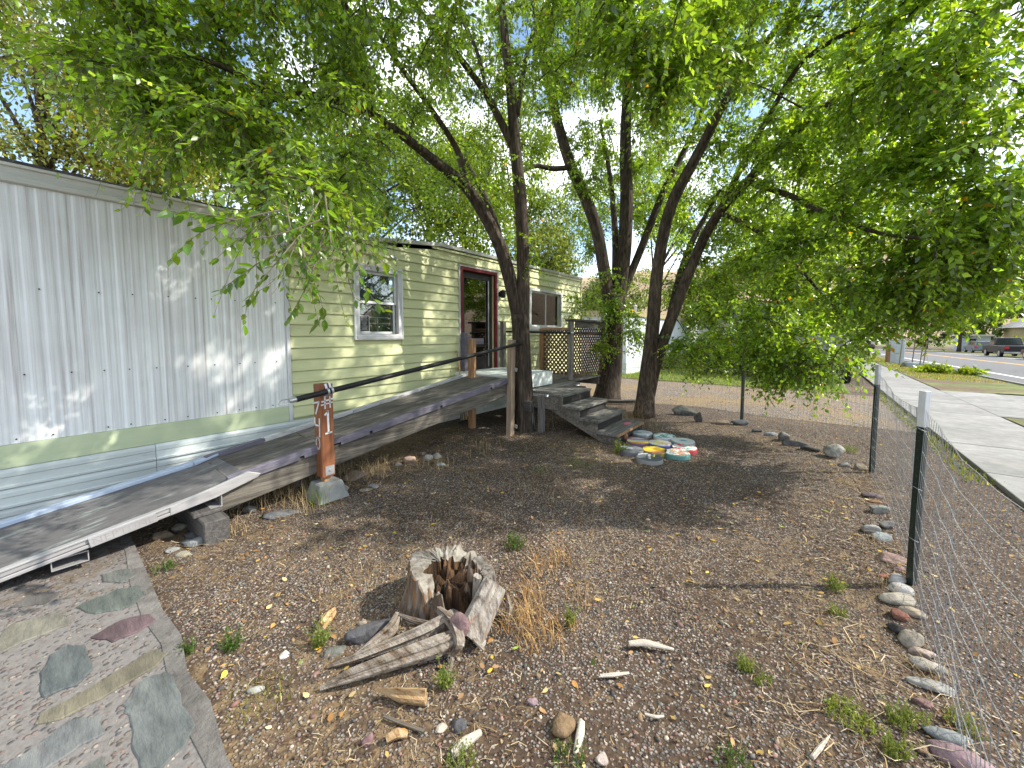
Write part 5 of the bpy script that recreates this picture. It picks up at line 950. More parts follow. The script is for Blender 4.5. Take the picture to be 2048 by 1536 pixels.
def smooth_line(P, n):
    P = np.asarray(P, float); d = np.r_[0, np.cumsum(np.linalg.norm(np.diff(P, axis=0), axis=1))]; t = np.linspace(0, d[-1], n); Q = np.stack([np.interp(t, d, P[:, k]) for k in range(3)], 1)
    for _ in range(3): Q[1:-1] = (Q[:-2] + 2 * Q[1:-1] + Q[2:]) / 4
    return Q
def bark_fn(seed, amp=1.0):
    ph = np.random.default_rng(seed).uniform(0, 6, 4)
    return lambda th, u: 1 + amp * (0.05 * math.sin(5 * th + ph[0] + 3 * u) + 0.045 * math.sin(9 * th + ph[1] - 4 * u) + 0.035 * math.sin(14 * th + ph[2] + 9 * u))
def limb_mesh(name, parent, Q, rad, seed, nseg=20, amp=1.0):
    mb = MB(); mb.tube(Q, rad, nseg, fn=bark_fn(seed, amp)); return mb.build(name, M['bark'], parent, smooth=True)
# ground that the photograph shows in full sun: shoots that would shade it are thinned out
def lit_ground(gx, gy):
    w = 0.28 * np.sin(gx * 2.3 + gy * 1.7) + 0.22 * np.sin(gx * 4.1 - gy * 3.3 + 1) + 0.15 * np.sin(gx * 9 + gy * 7)
    a = (gx > -1.75 + w) & (gx < 2.6) & (gy > -1.5) & (gy < 3.15 + w + 0.25 * gx)
    b_ = (gx > -1.6 + w) & (gx < 5.5) & (gy > 6.9 + w) & (gy < 8.9 + w)
    c_ = (gx > 1.3) & (gy > 2)
    d_ = (gx > -3.2) & (gx < 0.6) & (gy > 3.0) & (gy < 7.0) & (np.sin(gx * 3.1 + 2.2 * np.sin(gy * 1.9)) + np.sin(gy * 4.1 + 1.7 * np.sin(gx * 2.7 + 1)) > 0.4)
    return a | b_ | c_ | d_
def grow_tree(root_o, limbs, blobs_, seed, leaf_size=0.05, per=15, K=13, dens=1.0):
    """limbs: list of (points, radii). blobs_: crown masses (centre, radii, count). branches reach from the nearest limb to each shoot cluster"""
    r = np.random.default_rng(seed); nodes = []; trunkdone = False
    for k, (P, rad) in enumerate(limbs):
        n = max(8, int(len(P) * 5)); Q = smooth_line(P, n); rr = np.interp(np.linspace(0, 1, n), np.linspace(0, 1, len(rad)), rad)
        if k == 0: rr[:3] *= np.array([1.25, 1.10, 1.03])
        limb_mesh('trunk' if k == 0 else 'limb', root_o, Q, rr, seed + k, 28 if rr[0] > 0.08 else 14); nodes += [(q, w) for q, w in zip(Q[2:], rr[2:]) if q[2] > 1.9]
    NP = np.array([q for q, _ in nodes]); clusters = []
    for (c, rad, cnt) in blobs_:
        m = int(cnt * dens); d = unit(r.normal(size=(m, 3))) * r.uniform(0.12, 1, (m, 1)) ** 0.45; clusters.append(np.asarray(c) + d * np.asarray(rad))
    CL = np.vstack(clusters); dmin = np.min(np.linalg.norm(CL[:, None] - NP[None], axis=2), axis=1); CL = CL[np.argsort(dmin)]
    bv, bf, off = [], [], 0; S_, D_, L_ = [], [], []
    for c in CL:
        if c[2] < 0.9: continue
        dist = np.linalg.norm(NP - c, axis=1) + 0.5 * np.maximum(NP[:, 2] - c[2] - 0.8, 0); j = int(np.argmin(dist)); p = NP[j]; dl = np.linalg.norm(c - p)
        mid = (p + c) / 2 + np.array([0, 0, 0.16 * dl]) + r.normal(0, 0.05 * dl + 1e-3, 3); mid2 = p * 0.2 + c * 0.8 + np.array([0, 0, 0.08 * dl]) + r.normal(0, 0.03 * dl + 1e-3, 3)
        Q = smooth_line([p, mid, mid2, c], 7); rr = np.linspace(min(0.006 + 0.007 * dl, 0.03), 0.003, 7); mb = MB(); mb.tube(Q, rr, 5, cap=False)
        bv.append(mb.v[0]); bf.append(np.array(mb.f) + off); off += len(mb.v[0]); NP = np.vstack([NP, Q[2::2]])
        m = max(4, int(per * r.uniform(0.6, 1.3))); u = r.uniform(0.35, 1.0, m); s = np.stack([np.interp(u, np.linspace(0, 1, 7), Q[:, k]) for k in range(3)], 1)
        ax = unit(c - p); dd = unit(ax[None] * 0.5 + r.normal(0, 0.75, (m, 3)) + np.array([0, 0, -0.12])); S_.append(s); D_.append(dd); L_.append(r.uniform(0.22, 0.50, m))
    S_, D_, L_ = np.vstack(S_), np.vstack(D_), np.concatenate(L_)
    tip = S_ + D_ * (L_ * 0.6)[:, None]; sh = tip - SUNV * (tip[:, 2] / SUNV[2])[:, None]
    keep = ~(lit_ground(sh[:, 0], sh[:, 1]) & (r.uniform(size=len(S_)) < 0.88)) & (tip[:, 0] > -4.98)
    tw_ = (tip[:, 0] + 5.05) / SUNV[0]; hy, hz = tip[:, 1] - SUNV[1] * tw_, tip[:, 2] - SUNV[2] * tw_                  # where each shoot's shadow meets the house wall
    keep &= ~((hy > 2.6) & (hy < 9.6) & (hz > 0.6) & (hz < 3.0) & (r.uniform(size=len(S_)) < 0.38 + 0.3 * np.sin(hy * 2.2 + 1.1 * np.sin(hz * 3))))
    dcam = np.linalg.norm(tip - _c, axis=1); keep &= dcam > 1.25
    S_, D_, L_, dcam = S_[keep], D_[keep], L_[keep], dcam[keep]; near = dcam < 2.7; mid_ = (dcam >= 2.7) & (dcam < 5.0); farr = dcam >= 5.0
    tag(fast_mesh('branches', np.vstack(bv), np.vstack(bf), M['bark'], root_o, smooth=True), kind='stuff')
    parts = []
    for sel, low in ((near, 0), (mid_, 1), (farr, 2)):
        if sel.sum(): parts.append(spray_set(S_[sel], D_[sel], L_[sel], K, leaf_size, r, 0.45, low=low))
    o1 = 0; LVs, LFs, LTs = [], [], []
    for (LV, LF, LT), _ in parts: LVs.append(LV); LFs.append(LF + o1); LTs.append(LT); o1 += len(LV)
    cr = fast_mesh('crown', np.vstack(LVs), np.vstack(LFs), M['leaf'], root_o, np.vstack(LTs)); tag(cr, kind='stuff')
    o1 = 0; TVs, TFs = [], []
    for _, (TV, TF) in parts: TVs.append(TV); TFs.append(TF + o1); o1 += len(TV)
    tw = fast_mesh('twigs', np.vstack(TVs), np.vstack(TFs), M['twig'], root_o); tag(tw, kind='stuff')
    print('tree', root_o.name, 'sprays', len(S_), 'leaves', sum(len(x) for x in LFs))
def BL(x, y, d, rx, ry, rz, n): return (AT(x, y, d), (rx, ry, rz), n)
def LB(*pts): return [AT(*p) for p in pts]

# front tree, forking low, growing through the edge of the porch
t1b = np.array([-3.60, 5.00, -0.05])
t1 = thing('elm_tree', t1b, 'elm tree forking low, trunk rising through the edge of the porch beside the ramp', 'tree', 'elm trees in the yard')
d1 = 6.15
trunk = [t1b, AT(1047, 770, 6.18), AT(1043, 690, d1), AT(1040, 630, d1)]
R1 = LB((1043, 640, d1), (1047, 560, d1), (1045, 470, d1), (1040, 390, 6.1), (1030, 300, 6.05), (1024, 200, 6.0), (1012, 98, 5.9), (1003, 0, 5.8), (995, -120, 5.8))
L1_ = LB((1038, 640, d1), (1020, 560, 6.1), (1000, 490, 6.0), (970, 430, 5.9), (932, 370, 5.8), (887, 336, 5.4), (813, 277, 4.9), (739, 223, 4.3), (640, 190, 3.7), (560, 190, 3.3), (470, 230, 2.9))
t1_limbs = [(trunk, [0.150, 0.142, 0.136, 0.142]), (R1, [0.11, 0.10, 0.098, 0.092, 0.085, 0.07, 0.06, 0.05, 0.04]), (L1_, [0.10, 0.10, 0.098, 0.09, 0.08, 0.065, 0.05, 0.04, 0.034, 0.028, 0.02]),
            (LB((932, 372, 5.8), (919, 305, 5.8), (895, 266, 5.7), (850, 200, 5.5), (790, 120, 5.2), (740, 40, 5.0)), [0.05, 0.048, 0.042, 0.035, 0.03, 0.02]),
            (LB((1005, 500, 6.05), (990, 440, 6.3), (960, 372, 6.5), (930, 320, 6.7)), [0.055, 0.05, 0.045, 0.03]),
            (LB((1026, 295, 6.05), (1000, 240, 6.0), (973, 187, 5.9), (915, 109, 5.6), (829, 12, 5.2), (760, -60, 5.0)), [0.06, 0.056, 0.05, 0.045, 0.04, 0.03]),
            (LB((973, 187, 5.9), (965, 140, 5.9), (950, 90, 5.9), (907, 8, 5.8)), [0.03, 0.028, 0.026, 0.02]),
            (LB((1034, 230, 6.0), (1044, 160, 6.1), (1055, 98, 6.2), (1090, 0, 6.3)), [0.04, 0.036, 0.03, 0.025]),
            (LB((745, 225, 4.3), (700, 60, 3.6), (680, -40, 3.2), (560, -160, 2.4)), [0.03, 0.028, 0.025, 0.016]),
            (LB((560, 190, 3.3), (420, 120, 2.9), (300, 90, 2.7), (150, 90, 2.6)), [0.022, 0.018, 0.014, 0.008])]
t1_blobs = [BL(190, 80, 3.0, .8, .9, .5, 24), BL(330, 140, 2.9, .7, .7, .5, 28), BL(520, 120, 3.1, .8, .8, .6, 32), BL(430, 270, 2.8, .6, .6, .34, 18), BL(640, 290, 3.1, .7, .7, .45, 20), BL(610, 410, 2.5, .40, .40, .22, 9),
            BL(730, 110, 4.6, 1.0, 1.0, .8, 34), BL(850, 220, 6.5, 1.1, 1.1, .9, 32), BL(730, 360, 4.6, .7, .7, .5, 18), BL(920, 80, 6.9, 1.2, 1.2, .9, 34), BL(840, 380, 6.6, .8, .8, .5, 18), BL(1000, 230, 7.1, 1.0, 1.0, 1.2, 26),
            BL(1120, 60, 6.3, 1.1, 1.1, .9, 30), BL(300, -160, 2.6, 1.2, 1.2, .6, 30), BL(700, -250, 3.6, 1.5, 1.5, .9, 44), BL(1050, -250, 5.0, 1.6, 1.6, 1.0, 44), BL(1040, 520, 6.0, .3, .3, .4, 4), BL(1080, 180, 7.4, .9, .9, .9, 16), BL(940, 420, 7.0, .7, .7, .5, 12)]  # masses above the top of the frame are added for shade
t1_blobs += [((-2.6, 3.2, 5.5), (2.2, 2.0, .9), 80), ((-1.0, 4.6, 6.9), (2.2, 2.2, 1.2), 85), ((-3.6, 2.0, 4.4), (1.3, 1.4, .6), 34), BL(940, 330, 5.6, .6, .6, .5, 12)]  # overhead masses, mostly out of view, added to shade the house wall
grow_tree(t1, t1_limbs, t1_blobs, 101, 0.063, 15, 13, 0.95)

# back tree, several stems
t2b = np.array([-3.72, 8.45, -0.05])
t2 = thing('elm_tree', t2b, 'thick multi stemmed elm behind the lattice screen, trunk wrapped in shoots', 'tree', 'elm trees in the yard')
d2 = 9.1
t2_limbs = [([t2b, AT(1222, 720, d2), AT(1228, 650, d2), AT(1230, 590, d2)], [0.28, 0.245, 0.225, 0.20]),
            (LB((1222, 620, d2), (1208, 540, d2), (1195, 460, 9.0), (1170, 390, 8.9), (1140, 330, 8.8), (1112, 230, 8.6), (1085, 120, 8.4), (1070, 0, 8.2)), [0.15, 0.14, 0.13, 0.12, 0.11, 0.09, 0.075, 0.05]),
            (LB((1234, 610, d2), (1250, 500, 9.2), (1254, 400, 9.2), (1250, 280, 9.2), (1258, 120, 9.1), (1262, 0, 9.0)), [0.17, 0.16, 0.14, 0.12, 0.09, 0.06]),
            (LB((1140, 335, 8.8), (1105, 338, 8.6), (1070, 330, 8.4), (1030, 350, 8.2)), [0.06, 0.055, 0.045, 0.03]),
            (LB((1240, 600, d2), (1285, 490, 9.2), (1325, 385, 9.2), (1380, 280, 9.1), (1425, 170, 8.9), (1450, 40, 8.7)), [0.09, 0.085, 0.075, 0.06, 0.05, 0.03]), (LB((1228, 620, d2), (1232, 480, 9.4), (1222, 360, 9.6), (1200, 240, 9.7)), [0.08, 0.075, 0.06, 0.03])]
t2_blobs = [BL(1130, 240, 9.8, 1.3, 1.3, 1.2, 28), BL(1260, 160, 10.2, 1.6, 1.6, 1.5, 40), BL(1270, 330, 10.2, 1.3, 1.2, 1.1, 36), BL(1180, 470, 10.0, .8, .8, .7, 16), BL(1330, 430, 10.0, 1.1, 1.1, 1.0, 26), BL(1130, 40, 8.2, 1.3, 1.3, 1.0, 28),
            BL(1225, 590, 8.7, .35, .35, .7, 10), BL(1210, 700, 8.5, .3, .3, .35, 4), BL(1180, 130, 8.0, 1.0, 1.0, 1.0, 22), BL(1180, 330, 8.6, .8, .8, .8, 14), BL(1170, 610, 8.8, .5, .4, .25, 6), BL(1270, 650, 8.6, .35, .3, .5, 8), BL(1350, 100, 8.4, 1.4, 1.4, 1.3, 34), BL(1250, -120, 8.6, 2.2, 2.2, 1.2, 40)]
t2_blobs += [((-2.5, 8.2, 8.0), (2.6, 2.6, 1.5), 50)]  # upper crown mass added for the shade it casts
grow_tree(t2, t2_limbs, t2_blobs, 202, 0.078, 15, 12, 1.1)

# right tree, two leaning stems and a wide drooping crown
t3b = np.array([-2.42, 7.20, -0.05])
t3 = thing('elm_tree', t3b, 'elm with two leaning stems right of the steps, crown drooping over the driveway', 'tree', 'elm trees in the yard')
d3 = 7.35
t3_limbs = [([t3b, AT(1292, 780, d3), AT(1298, 720, d3), AT(1306, 650, d3), AT(1312, 560, d3), AT(1326, 470, 7.3), AT(1345, 400, 7.2), AT(1395, 310, 6.9), AT(1440, 220, 6.5), AT(1490, 140, 6.1), AT(1590, 10, 5.6)], [0.18, 0.15, 0.122, 0.11, 0.10, 0.10, 0.10, 0.085, 0.07, 0.055, 0.03]),
            (LB((1296, 790, d3), (1312, 720, d3), (1338, 650, 7.3), (1372, 560, 7.2), (1405, 480, 7.0), (1440, 420, 6.7), (1490, 370, 6.2), (1550, 300, 5.6), (1640, 220, 5.0), (1720, 170, 4.5), (1850, 150, 3.9)), [0.13, 0.115, 0.10, 0.095, 0.09, 0.08, 0.07, 0.06, 0.045, 0.035, 0.02]),
            (LB((1330, 680, 7.35), (1345, 610, 7.5), (1362, 540, 7.6), (1390, 470, 7.8), (1440, 380, 8.0)), [0.075, 0.07, 0.06, 0.05, 0.03]),
            (LB((1440, 420, 6.7), (1500, 300, 6.2), (1600, 120, 5.4), (1700, 60, 4.8), (1800, 40, 4.2)), [0.05, 0.045, 0.035, 0.028, 0.016]),
            (LB((1500, 365, 6.2), (1580, 390, 5.4), (1660, 430, 4.7), (1760, 470, 4.1), (1880, 480, 3.6)), [0.045, 0.04, 0.032, 0.024, 0.012]),
            (LB((1440, 425, 6.7), (1500, 450, 6.2), (1560, 500, 5.6), (1620, 560, 5.0), (1690, 640, 4.5)), [0.04, 0.034, 0.028, 0.02, 0.01])]
t3_blobs = [BL(1410, 330, 8.0, 1.1, 1.1, .9, 26), BL(1510, 180, 6.9, 1.1, 1.1, .9, 36), BL(1590, 340, 5.6, 1.0, 1.0, .8, 34), BL(1500, 490, 7.3, 1.0, 1.0, .8, 34), BL(1600, 560, 5.0, .9, .9, .55, 24), BL(1700, 470, 4.4, .9, .9, .65, 24), BL(1740, 240, 4.5, .9, .9, .7, 34),
            BL(1850, 390, 3.8, .7, .8, .5, 30), BL(1890, 160, 3.5, .8, .8, .6, 30), BL(1940, 480, 3.6, .6, .7, .35, 26), BL(1640, 660, 5.0, .8, .8, .32, 20), BL(1500, 640, 6.0, .9, .8, .45, 28), BL(1790, 570, 4.1, .7, .7, .33, 20), BL(2010, 330, 3.2, .5, .7, .5, 18), BL(1640, 60, 5.2, 1.1, 1.1, .8, 36), BL(1950, 20, 3.3, .9, .9, .6, 26),
            BL(1330, 130, 3.4, .45, .45, .35, 14), BL(1270, 40, 3.2, .5, .5, .3, 12), BL(1420, 60, 4.2, .7, .7, .5, 20), BL(1700, -200, 4.2, 1.5, 1.5, .8, 30), BL(1400, -200, 4.5, 1.5, 1.5, .8, 34), BL(1380, 560, 7.6, .6, .6, .6, 12), BL(1960, 560, 4.0, .5, .5, .22, 16), BL(1560, 420, 7.6, 1.3, 1.3, 1.2, 36)]
t3_blobs += [BL(1480, 330, 7.6, 1.1, 1.1, 1.0, 34), BL(1400, 200, 7.6, 1.0, 1.0, .9, 28), BL(1450, 60, 7.0, 1.2, 1.2, .9, 30), ((0.0, 6.0, 7.2), (2.4, 2.2, 1.4), 60), BL(1560, 720, 5.6, .7, .6, .22, 22), BL(1630, 715, 5.2, .6, .6, .2, 20), BL(1420, 690, 6.6, .7, .6, .3, 20), BL(1620, 450, 6.6, 1.2, 1.2, .9, 20), BL(1880, 580, 4.0, .5, .5, .2, 18), BL(1980, 430, 3.6, .5, .6, .4, 18)]  # the high mass placed in metres is added overhead for shade
grow_tree(t3, t3_limbs, t3_blobs, 303, 0.076, 14, 13, 1.0)

# shoots hanging close to the camera in front of the wall: every leaf its own piece
hb_c = AT(600, 420, 2.1)
hang = MB(); LEAVES = []; r = np.random.default_rng(55)
HS = [((640, 400, 2.3), (600, 470, 2.1), (560, 560, 2.0), (505, 590, 1.95)), ((650, 390, 2.3), (660, 470, 2.15), (670, 550, 2.05), (690, 640, 2.0)), ((600, 470, 2.1), (540, 540, 2.0), (490, 600, 1.95), (490, 650, 1.93)),
      ((700, 420, 2.4), (720, 480, 2.3), (760, 520, 2.2), (800, 545, 2.15)), ((560, 420, 2.0), (470, 440, 1.9), (400, 460, 1.85), (340, 520, 1.8)), ((540, 430, 2.0), (480, 480, 1.95), (450, 500, 1.9), (430, 520, 1.88)),
      ((650, 460, 2.2), (620, 560, 2.1), (600, 600, 2.08), (575, 640, 2.05)), ((560, 500, 2.05), (510, 530, 2.0), (470, 560, 1.96), (440, 580, 1.95)), ((710, 480, 2.3), (720, 560, 2.2), (745, 600, 2.15), (770, 620, 2.1)), ((470, 440, 1.9), (420, 430, 1.86), (380, 425, 1.84), (345, 425, 1.82)),
      ((570, 400, 2.2), (590, 500, 2.1), (640, 580, 2.05), (650, 640, 2.0)), ((700, 440, 2.4), (690, 520, 2.3), (700, 580, 2.2), (715, 610, 2.2)), ((640, 440, 2.2), (560, 470, 2.05), (500, 480, 2.0), (455, 475, 1.95)), ((600, 470, 2.1), (615, 540, 2.05), (625, 600, 2.0), (640, 655, 1.98))]
for hs in HS:
    Q = smooth_line([AT(*p) for p in hs], 13); hang.tube(Q, np.linspace(0.0045, 0.0012, 13), 5)
    m = 19
    for k in range(m):
        u = 0.15 + 0.85 * (k + r.uniform(-.2, .2)) / (m - 1); p = np.array([np.interp(u, np.linspace(0, 1, 13), Q[:, q]) for q in range(3)]); tn = norm(Q[min(12, int(u * 12) + 1)] - Q[max(0, int(u * 12) - 1)] )
        up = norm(np.array([0, 0, 1.0]) + r.normal(0, 0.4, 3)); sd = norm(np.cross(tn, up)) * (1 if k % 2 else -1)
        if r.uniform() < 0.12: continue
        A = norm(0.5 * tn + 0.75 * sd + np.array([0, 0, -0.35]) + r.normal(0, 0.22, 3)); B = norm(np.cross(up, A)); Nn = np.cross(A, B); LEAVES.append((p, A, B, Nn, 0.066 * r.uniform(0.6, 1.2)))
hbo = hang.build('hanging_shoots', M['twig'], t1); tag(hbo, 'leafy shoots hanging in front of the white and yellow wall')
lms = []
for k, tt in enumerate(leaf_tints(7, r, (.065, .15, .014), (.15, .23, .022), 0.25, 0)):
    me = bpy.data.meshes.new('leaf'); me.from_pydata(LEAF_V.tolist(), [], LEAF_F.tolist()); at = me.attributes.new('tint', 'FLOAT_COLOR', 'POINT'); at.data.foreach_set('color', np.tile(np.append(tt, 1.0), len(LEAF_V)).astype(np.float32)); me.materials.append(M['leaf']); lms.append(me)
r.shuffle(LEAVES); hb_base = base_of(hbo)
for k, (p, A, B, Nn, s) in enumerate(LEAVES[:300]):
    o = bpy.data.objects.new('leaf', lms[k % 7]); link(o, hbo); p = p - hb_base
    o.matrix_local = Matrix(((A[0]*s, B[0]*s, Nn[0]*s, p[0]), (A[1]*s, B[1]*s, Nn[1]*s, p[1]), (A[2]*s, B[2]*s, Nn[2]*s, p[2]), (0, 0, 0, 1)))

# trees beyond the yard
def far_tree(name, base, h, crowns, nleaf, size, label, seed, cbase=(.06, .12, .015), calt=(.14, .19, .03), trunk_r=0.16, group=None, cat='tree', clump=0.30):
    r = np.random.default_rng(seed); base = np.array([base[0], base[1], float(street_z(base[1])) if base[0] > 3.5 else 0.0]); t = thing(name, base, label, cat, group); P = []
    if trunk_r:
        top = np.mean([c for c, _ in crowns], axis=0); Q = smooth_line([base - np.array([0, 0, .1]), base + np.array([0.05, 0, h * .3]), top * .6 + base * .4 + np.array([0, 0, h * .1]), top], 10)
        limb_mesh('trunk', t, Q, np.linspace(trunk_r, trunk_r * .3, 10), seed, 12); lm = MB()
        for c, rad in crowns:
            for _ in range(5):
                e = np.asarray(c) + unit(r.normal(size=3)) * np.asarray(rad) * .7; s = Q[r.integers(3, 9)]; lm.tube(smooth_line([s, (s + e) / 2 + np.array([0, 0, .2]), e], 7), np.linspace(trunk_r * .35, .012, 7), 6)
        tag(lm.build('limbs', M['bark'], t, smooth=True), kind='stuff')
    vol = np.array([rad[0] * rad[1] * rad[2] for _, rad in crowns]); vol = vol / vol.sum()
    for (c, rad), w in zip(crowns, vol):
        m = int(nleaf * w); nc = max(10, m // 70); d = unit(r.normal(size=(nc, 3))) * r.uniform(0.25, 1.0, (nc, 1)) ** 0.5; cl = np.asarray(c) + d * np.asarray(rad) * (1 + 0.18 * np.sin(d[:, :1] * 5 + 2 * d[:, 1:2]))
        cs = np.exp(r.normal(0, 0.22, nc)); j = r.integers(0, nc, m); P.append((cl[j] + r.normal(0, clump, (m, 3)) * np.array([1, 1, .7]), cs[j]))
    pos = np.vstack([p for p, _ in P]); cs = np.concatenate([q for _, q in P]); ok = pos[:, 2] > base[2] + 0.08; pos, cs = pos[ok], cs[ok]; m = len(pos)
    A = unit(r.normal(size=(m, 3)) + np.array([0, 0, -.5])); Nn = unit(np.array([0, 0, .9]) + r.normal(0, .6, (m, 3)))
    V, F, T = place_leaves(pos, A, Nn, size * 1.45 * r.uniform(.6, 1.3, m), TWO_V, TWO_F, leaf_tints(m, r, cbase, calt, 0.25, 0.002) * cs[:, None] * 1.15); tag(fast_mesh('crown', V, F, M['leaf_far'], t, T), kind='stuff'); return t
gb = 'trees behind the mobile home'
OLV, OLA = (.10, .125, .035), (.20, .21, .06)
far_tree('willow_tree', AT(85, 300, 10.5)[:2], 6, [(AT(60, 210, 10.5), (1.9, 2.2, 1.8)), (AT(140, 90, 11), (2.2, 2.4, 1.6)), (AT(10, 60, 11), (2, 2, 1.6))], 15000, .085, 'olive green tree with dark trunk standing behind the white panelled roof at far left', 11, OLV, OLA, .2, gb)
far_tree('willow_tree', AT(290, 330, 11.5)[:2], 5, [(AT(270, 310, 11.5), (1.9, 1.9, 1.5)), (AT(350, 370, 12), (1.3, 1.3, .9))], 11000, .085, 'yellowish small leaved tree just above the white panelled roof', 12, (.14, .165, .035), (.25, .25, .06), .13, gb)
far_tree('bushy_tree', AT(720, 420, 15)[:2], 7, [(AT(640, 360, 15), (2.6, 2.6, 2.0)), (AT(790, 400, 14.5), (2.4, 2.4, 1.6)), (AT(720, 240, 16), (2.8, 2.8, 2))], 20000, .11, 'dense green tree behind the yellow roof left of the fork', 13, (.06, .12, .018), (.15, .2, .03), .2, gb)
far_tree('bushy_tree', AT(930, 420, 17)[:2], 7, [(AT(900, 380, 17), (2.2, 2.2, 2.0)), (AT(960, 460, 16), (1.8, 1.8, 1.2))], 12000, .11, 'leafy tree seen through the fork of the front elm', 14, (.08, .145, .02), (.19, .24, .035), .18, gb)
far_tree('slender_tree', AT(1100, 500, 19)[:2], 6, [(AT(1085, 495, 19), (1.6, 1.6, 1.4)), (AT(1120, 530, 19), (1.1, 1.1, .8))], 7000, .11, 'grey green tree rising over the right end of the yellow roof', 15, (.10, .145, .045), (.2, .24, .07), .14, gb)
far_tree('slender_tree', AT(1190, 610, 26)[:2], 5, [(AT(1190, 605, 26), (1.5, 1.5, 1.5))], 5000, .12, 'light green tree beyond the corner of the yellow wall', 16, (.11, .16, .045), (.22, .26, .08), .14, gb)
far_tree('bushy_tree', AT(1010, 420, 21)[:2], 9, [(AT(1010, 330, 21), (3.4, 3, 3)), (AT(1120, 430, 22), (2.6, 2.6, 1.8))], 17000, .12, 'tall tree behind the roof between the front elm and the back elm', 17, (.08, .145, .02), (.19, .24, .035), .22, gb)
far_tree('bushy_tree', AT(860, 300, 20)[:2], 9, [(AT(850, 300, 20), (3.2, 3, 2.6))], 12000, .12, 'tall tree behind the roof left of the front elm', 18, (.075, .14, .02), (.17, .22, .035), .22, gb)
far_tree('bushy_tree', AT(420, 280, 17)[:2], 8, [(AT(430, 260, 17), (3.2, 3, 2.4))], 12000, .12, 'tall tree far behind the white panelled section', 19, (.09, .14, .03), (.19, .22, .05), .2, gb)
far_tree('bushy_tree', AT(1300, 400, 27)[:2], 9, [(AT(1290, 380, 27), (3.4, 3.4, 3)), (AT(1400, 430, 27), (2.8, 2.8, 2.2))], 14000, .15, 'tall tree rising behind the back elm stems', 20, (.08, .15, .02), (.2, .25, .03), .24, gb)
far_tree('low_tree', AT(1275, 580, 40)[:2], 5, [(AT(1275, 585, 40), (3.2, 2, 2.6)), (AT(1200, 590, 40), (2.4, 2, 2.0))], 7000, .16, 'rounded green tree standing before the bare hill between elm stems', 42, (.09, .14, .04), (.18, .22, .06), .16, gb)
far_tree('low_tree', AT(1235, 610, 34)[:2], 3, [(AT(1230, 622, 34), (2.6, 1.5, 1.5))], 4000, .14, 'low green tree in front of the bare hill', 41, (.09, .14, .04), (.18, .22, .06), .12, gb)
gr_ = 'trees beyond the driveway'
far_tree('lilac_shrub', G(1600, 775)[:2], 2.4, [(AT(1500, 705, 14.5), (1.5, 1.1, 1.0)), (AT(1620, 715, 14), (1.5, 1.0, .9)), (AT(1430, 700, 15.5), (.9, .9, .9))], 16000, .085, 'dark dense shrub at the far side of the driveway', 21, (.03, .065, .012), (.07, .11, .018), .05, gr_, 'shrub', .22)
far_tree('bushy_tree', AT(1420, 700, 21)[:2], 5, [(AT(1400, 600, 21), (1.7, 1.7, 1.8)), (AT(1470, 560, 20), (1.8, 1.8, 1.6))], 11000, .12, 'bright green tree behind the dark shrub, left of the pair', 22, (.09, .17, .014), (.22, .28, .025), .16, gr_)
far_tree('bushy_tree', AT(1600, 690, 20)[:2], 7, [(AT(1590, 500, 20), (2.8, 2.8, 2.6)), (AT(1660, 600, 19), (2.2, 2.2, 1.6))], 20000, .12, 'tall bright green tree behind the dark shrub, right of the pair', 23, (.09, .17, .014), (.22, .28, .025), .22, gr_)
far_tree('street_tree', AT(1730, 690, 26)[:2], 10, [(AT(1760, 430, 26), (4.2, 4, 4)), (AT(1650, 250, 27), (4.5, 4.5, 4))], 22000, .17, 'broad tree farther up the sidewalk', 24, (.09, .17, .014), (.23, .29, .025), .28, gr_)
far_tree('street_tree', (19.5, 34), 9, [((19.5, 34, 6.6), (4.2, 4.6, 3.4))], 16000, .17, 'broad tree across the road nearest the pickup', 25, (.08, .15, .015), (.2, .26, .03), .26, 'trees across the road')
far_tree('street_tree', (18, 88), 9, [((18.5, 88, 5.5), (5, 6, 3.8))], 10000, .25, 'tree across the road above the parked grey car', 26, (.05, .10, .015), (.12, .17, .03), .26, 'trees across the road')
far_tree('conifer', (19.5, 118), 14, [((19.5, 118, 5), (6, 5, 6))], 9000, .3, 'dark dense tree far up the road', 27, (.025, .05, .015), (.05, .08, .02), .3, 'trees across the road')
far_tree('street_tree', (3.0, 105), 10, [((1.0, 105, 5), (8, 6, 5.5))], 9000, .32, 'far tree at the end of the sidewalk', 28, (.05, .10, .015), (.12, .17, .03), .3, 'trees across the road')
far_tree('conifer', (27, 112), 12, [((27, 112, 4.5), (6, 5, 6))], 7000, .3, 'dark dense tree behind the blue shed', 33, (.025, .05, .015), (.05, .08, .02), .3, 'trees across the road')
far_tree('street_tree', (38, 104), 10, [((38, 104, 4.5), (7, 5, 6))], 7000, .3, 'green tree behind the grey roofed house', 34, (.05, .10, .015), (.12, .17, .03), .3, 'trees across the road')
far_tree('street_tree', (12, 135), 12, [((11.5, 135, 4.5), (7, 5, 6.5))], 7000, .34, 'green tree closing the view at the end of the road', 35, (.04, .08, .015), (.10, .15, .03), .3, 'trees across the road')
far_tree('hedge_shrub', (20.5, 66), 2, [((20.5, 66, .4), (3.5, 2, 1.2))], 5000, .16, 'yellow green hedge before the grey roofed house', 29, (.12, .18, .02), (.24, .28, .03), 0, None, 'hedge')
far_tree('garden_bush', G(1385, 742)[:2], 1.2, [(AT(1380, 722, 17.5), (.8, .5, .5))], 3500, .07, 'yellow flowering bush on the lawn before the white house', 30, (.2, .22, .02), (.5, .45, .04), 0, None, 'bush', .15)
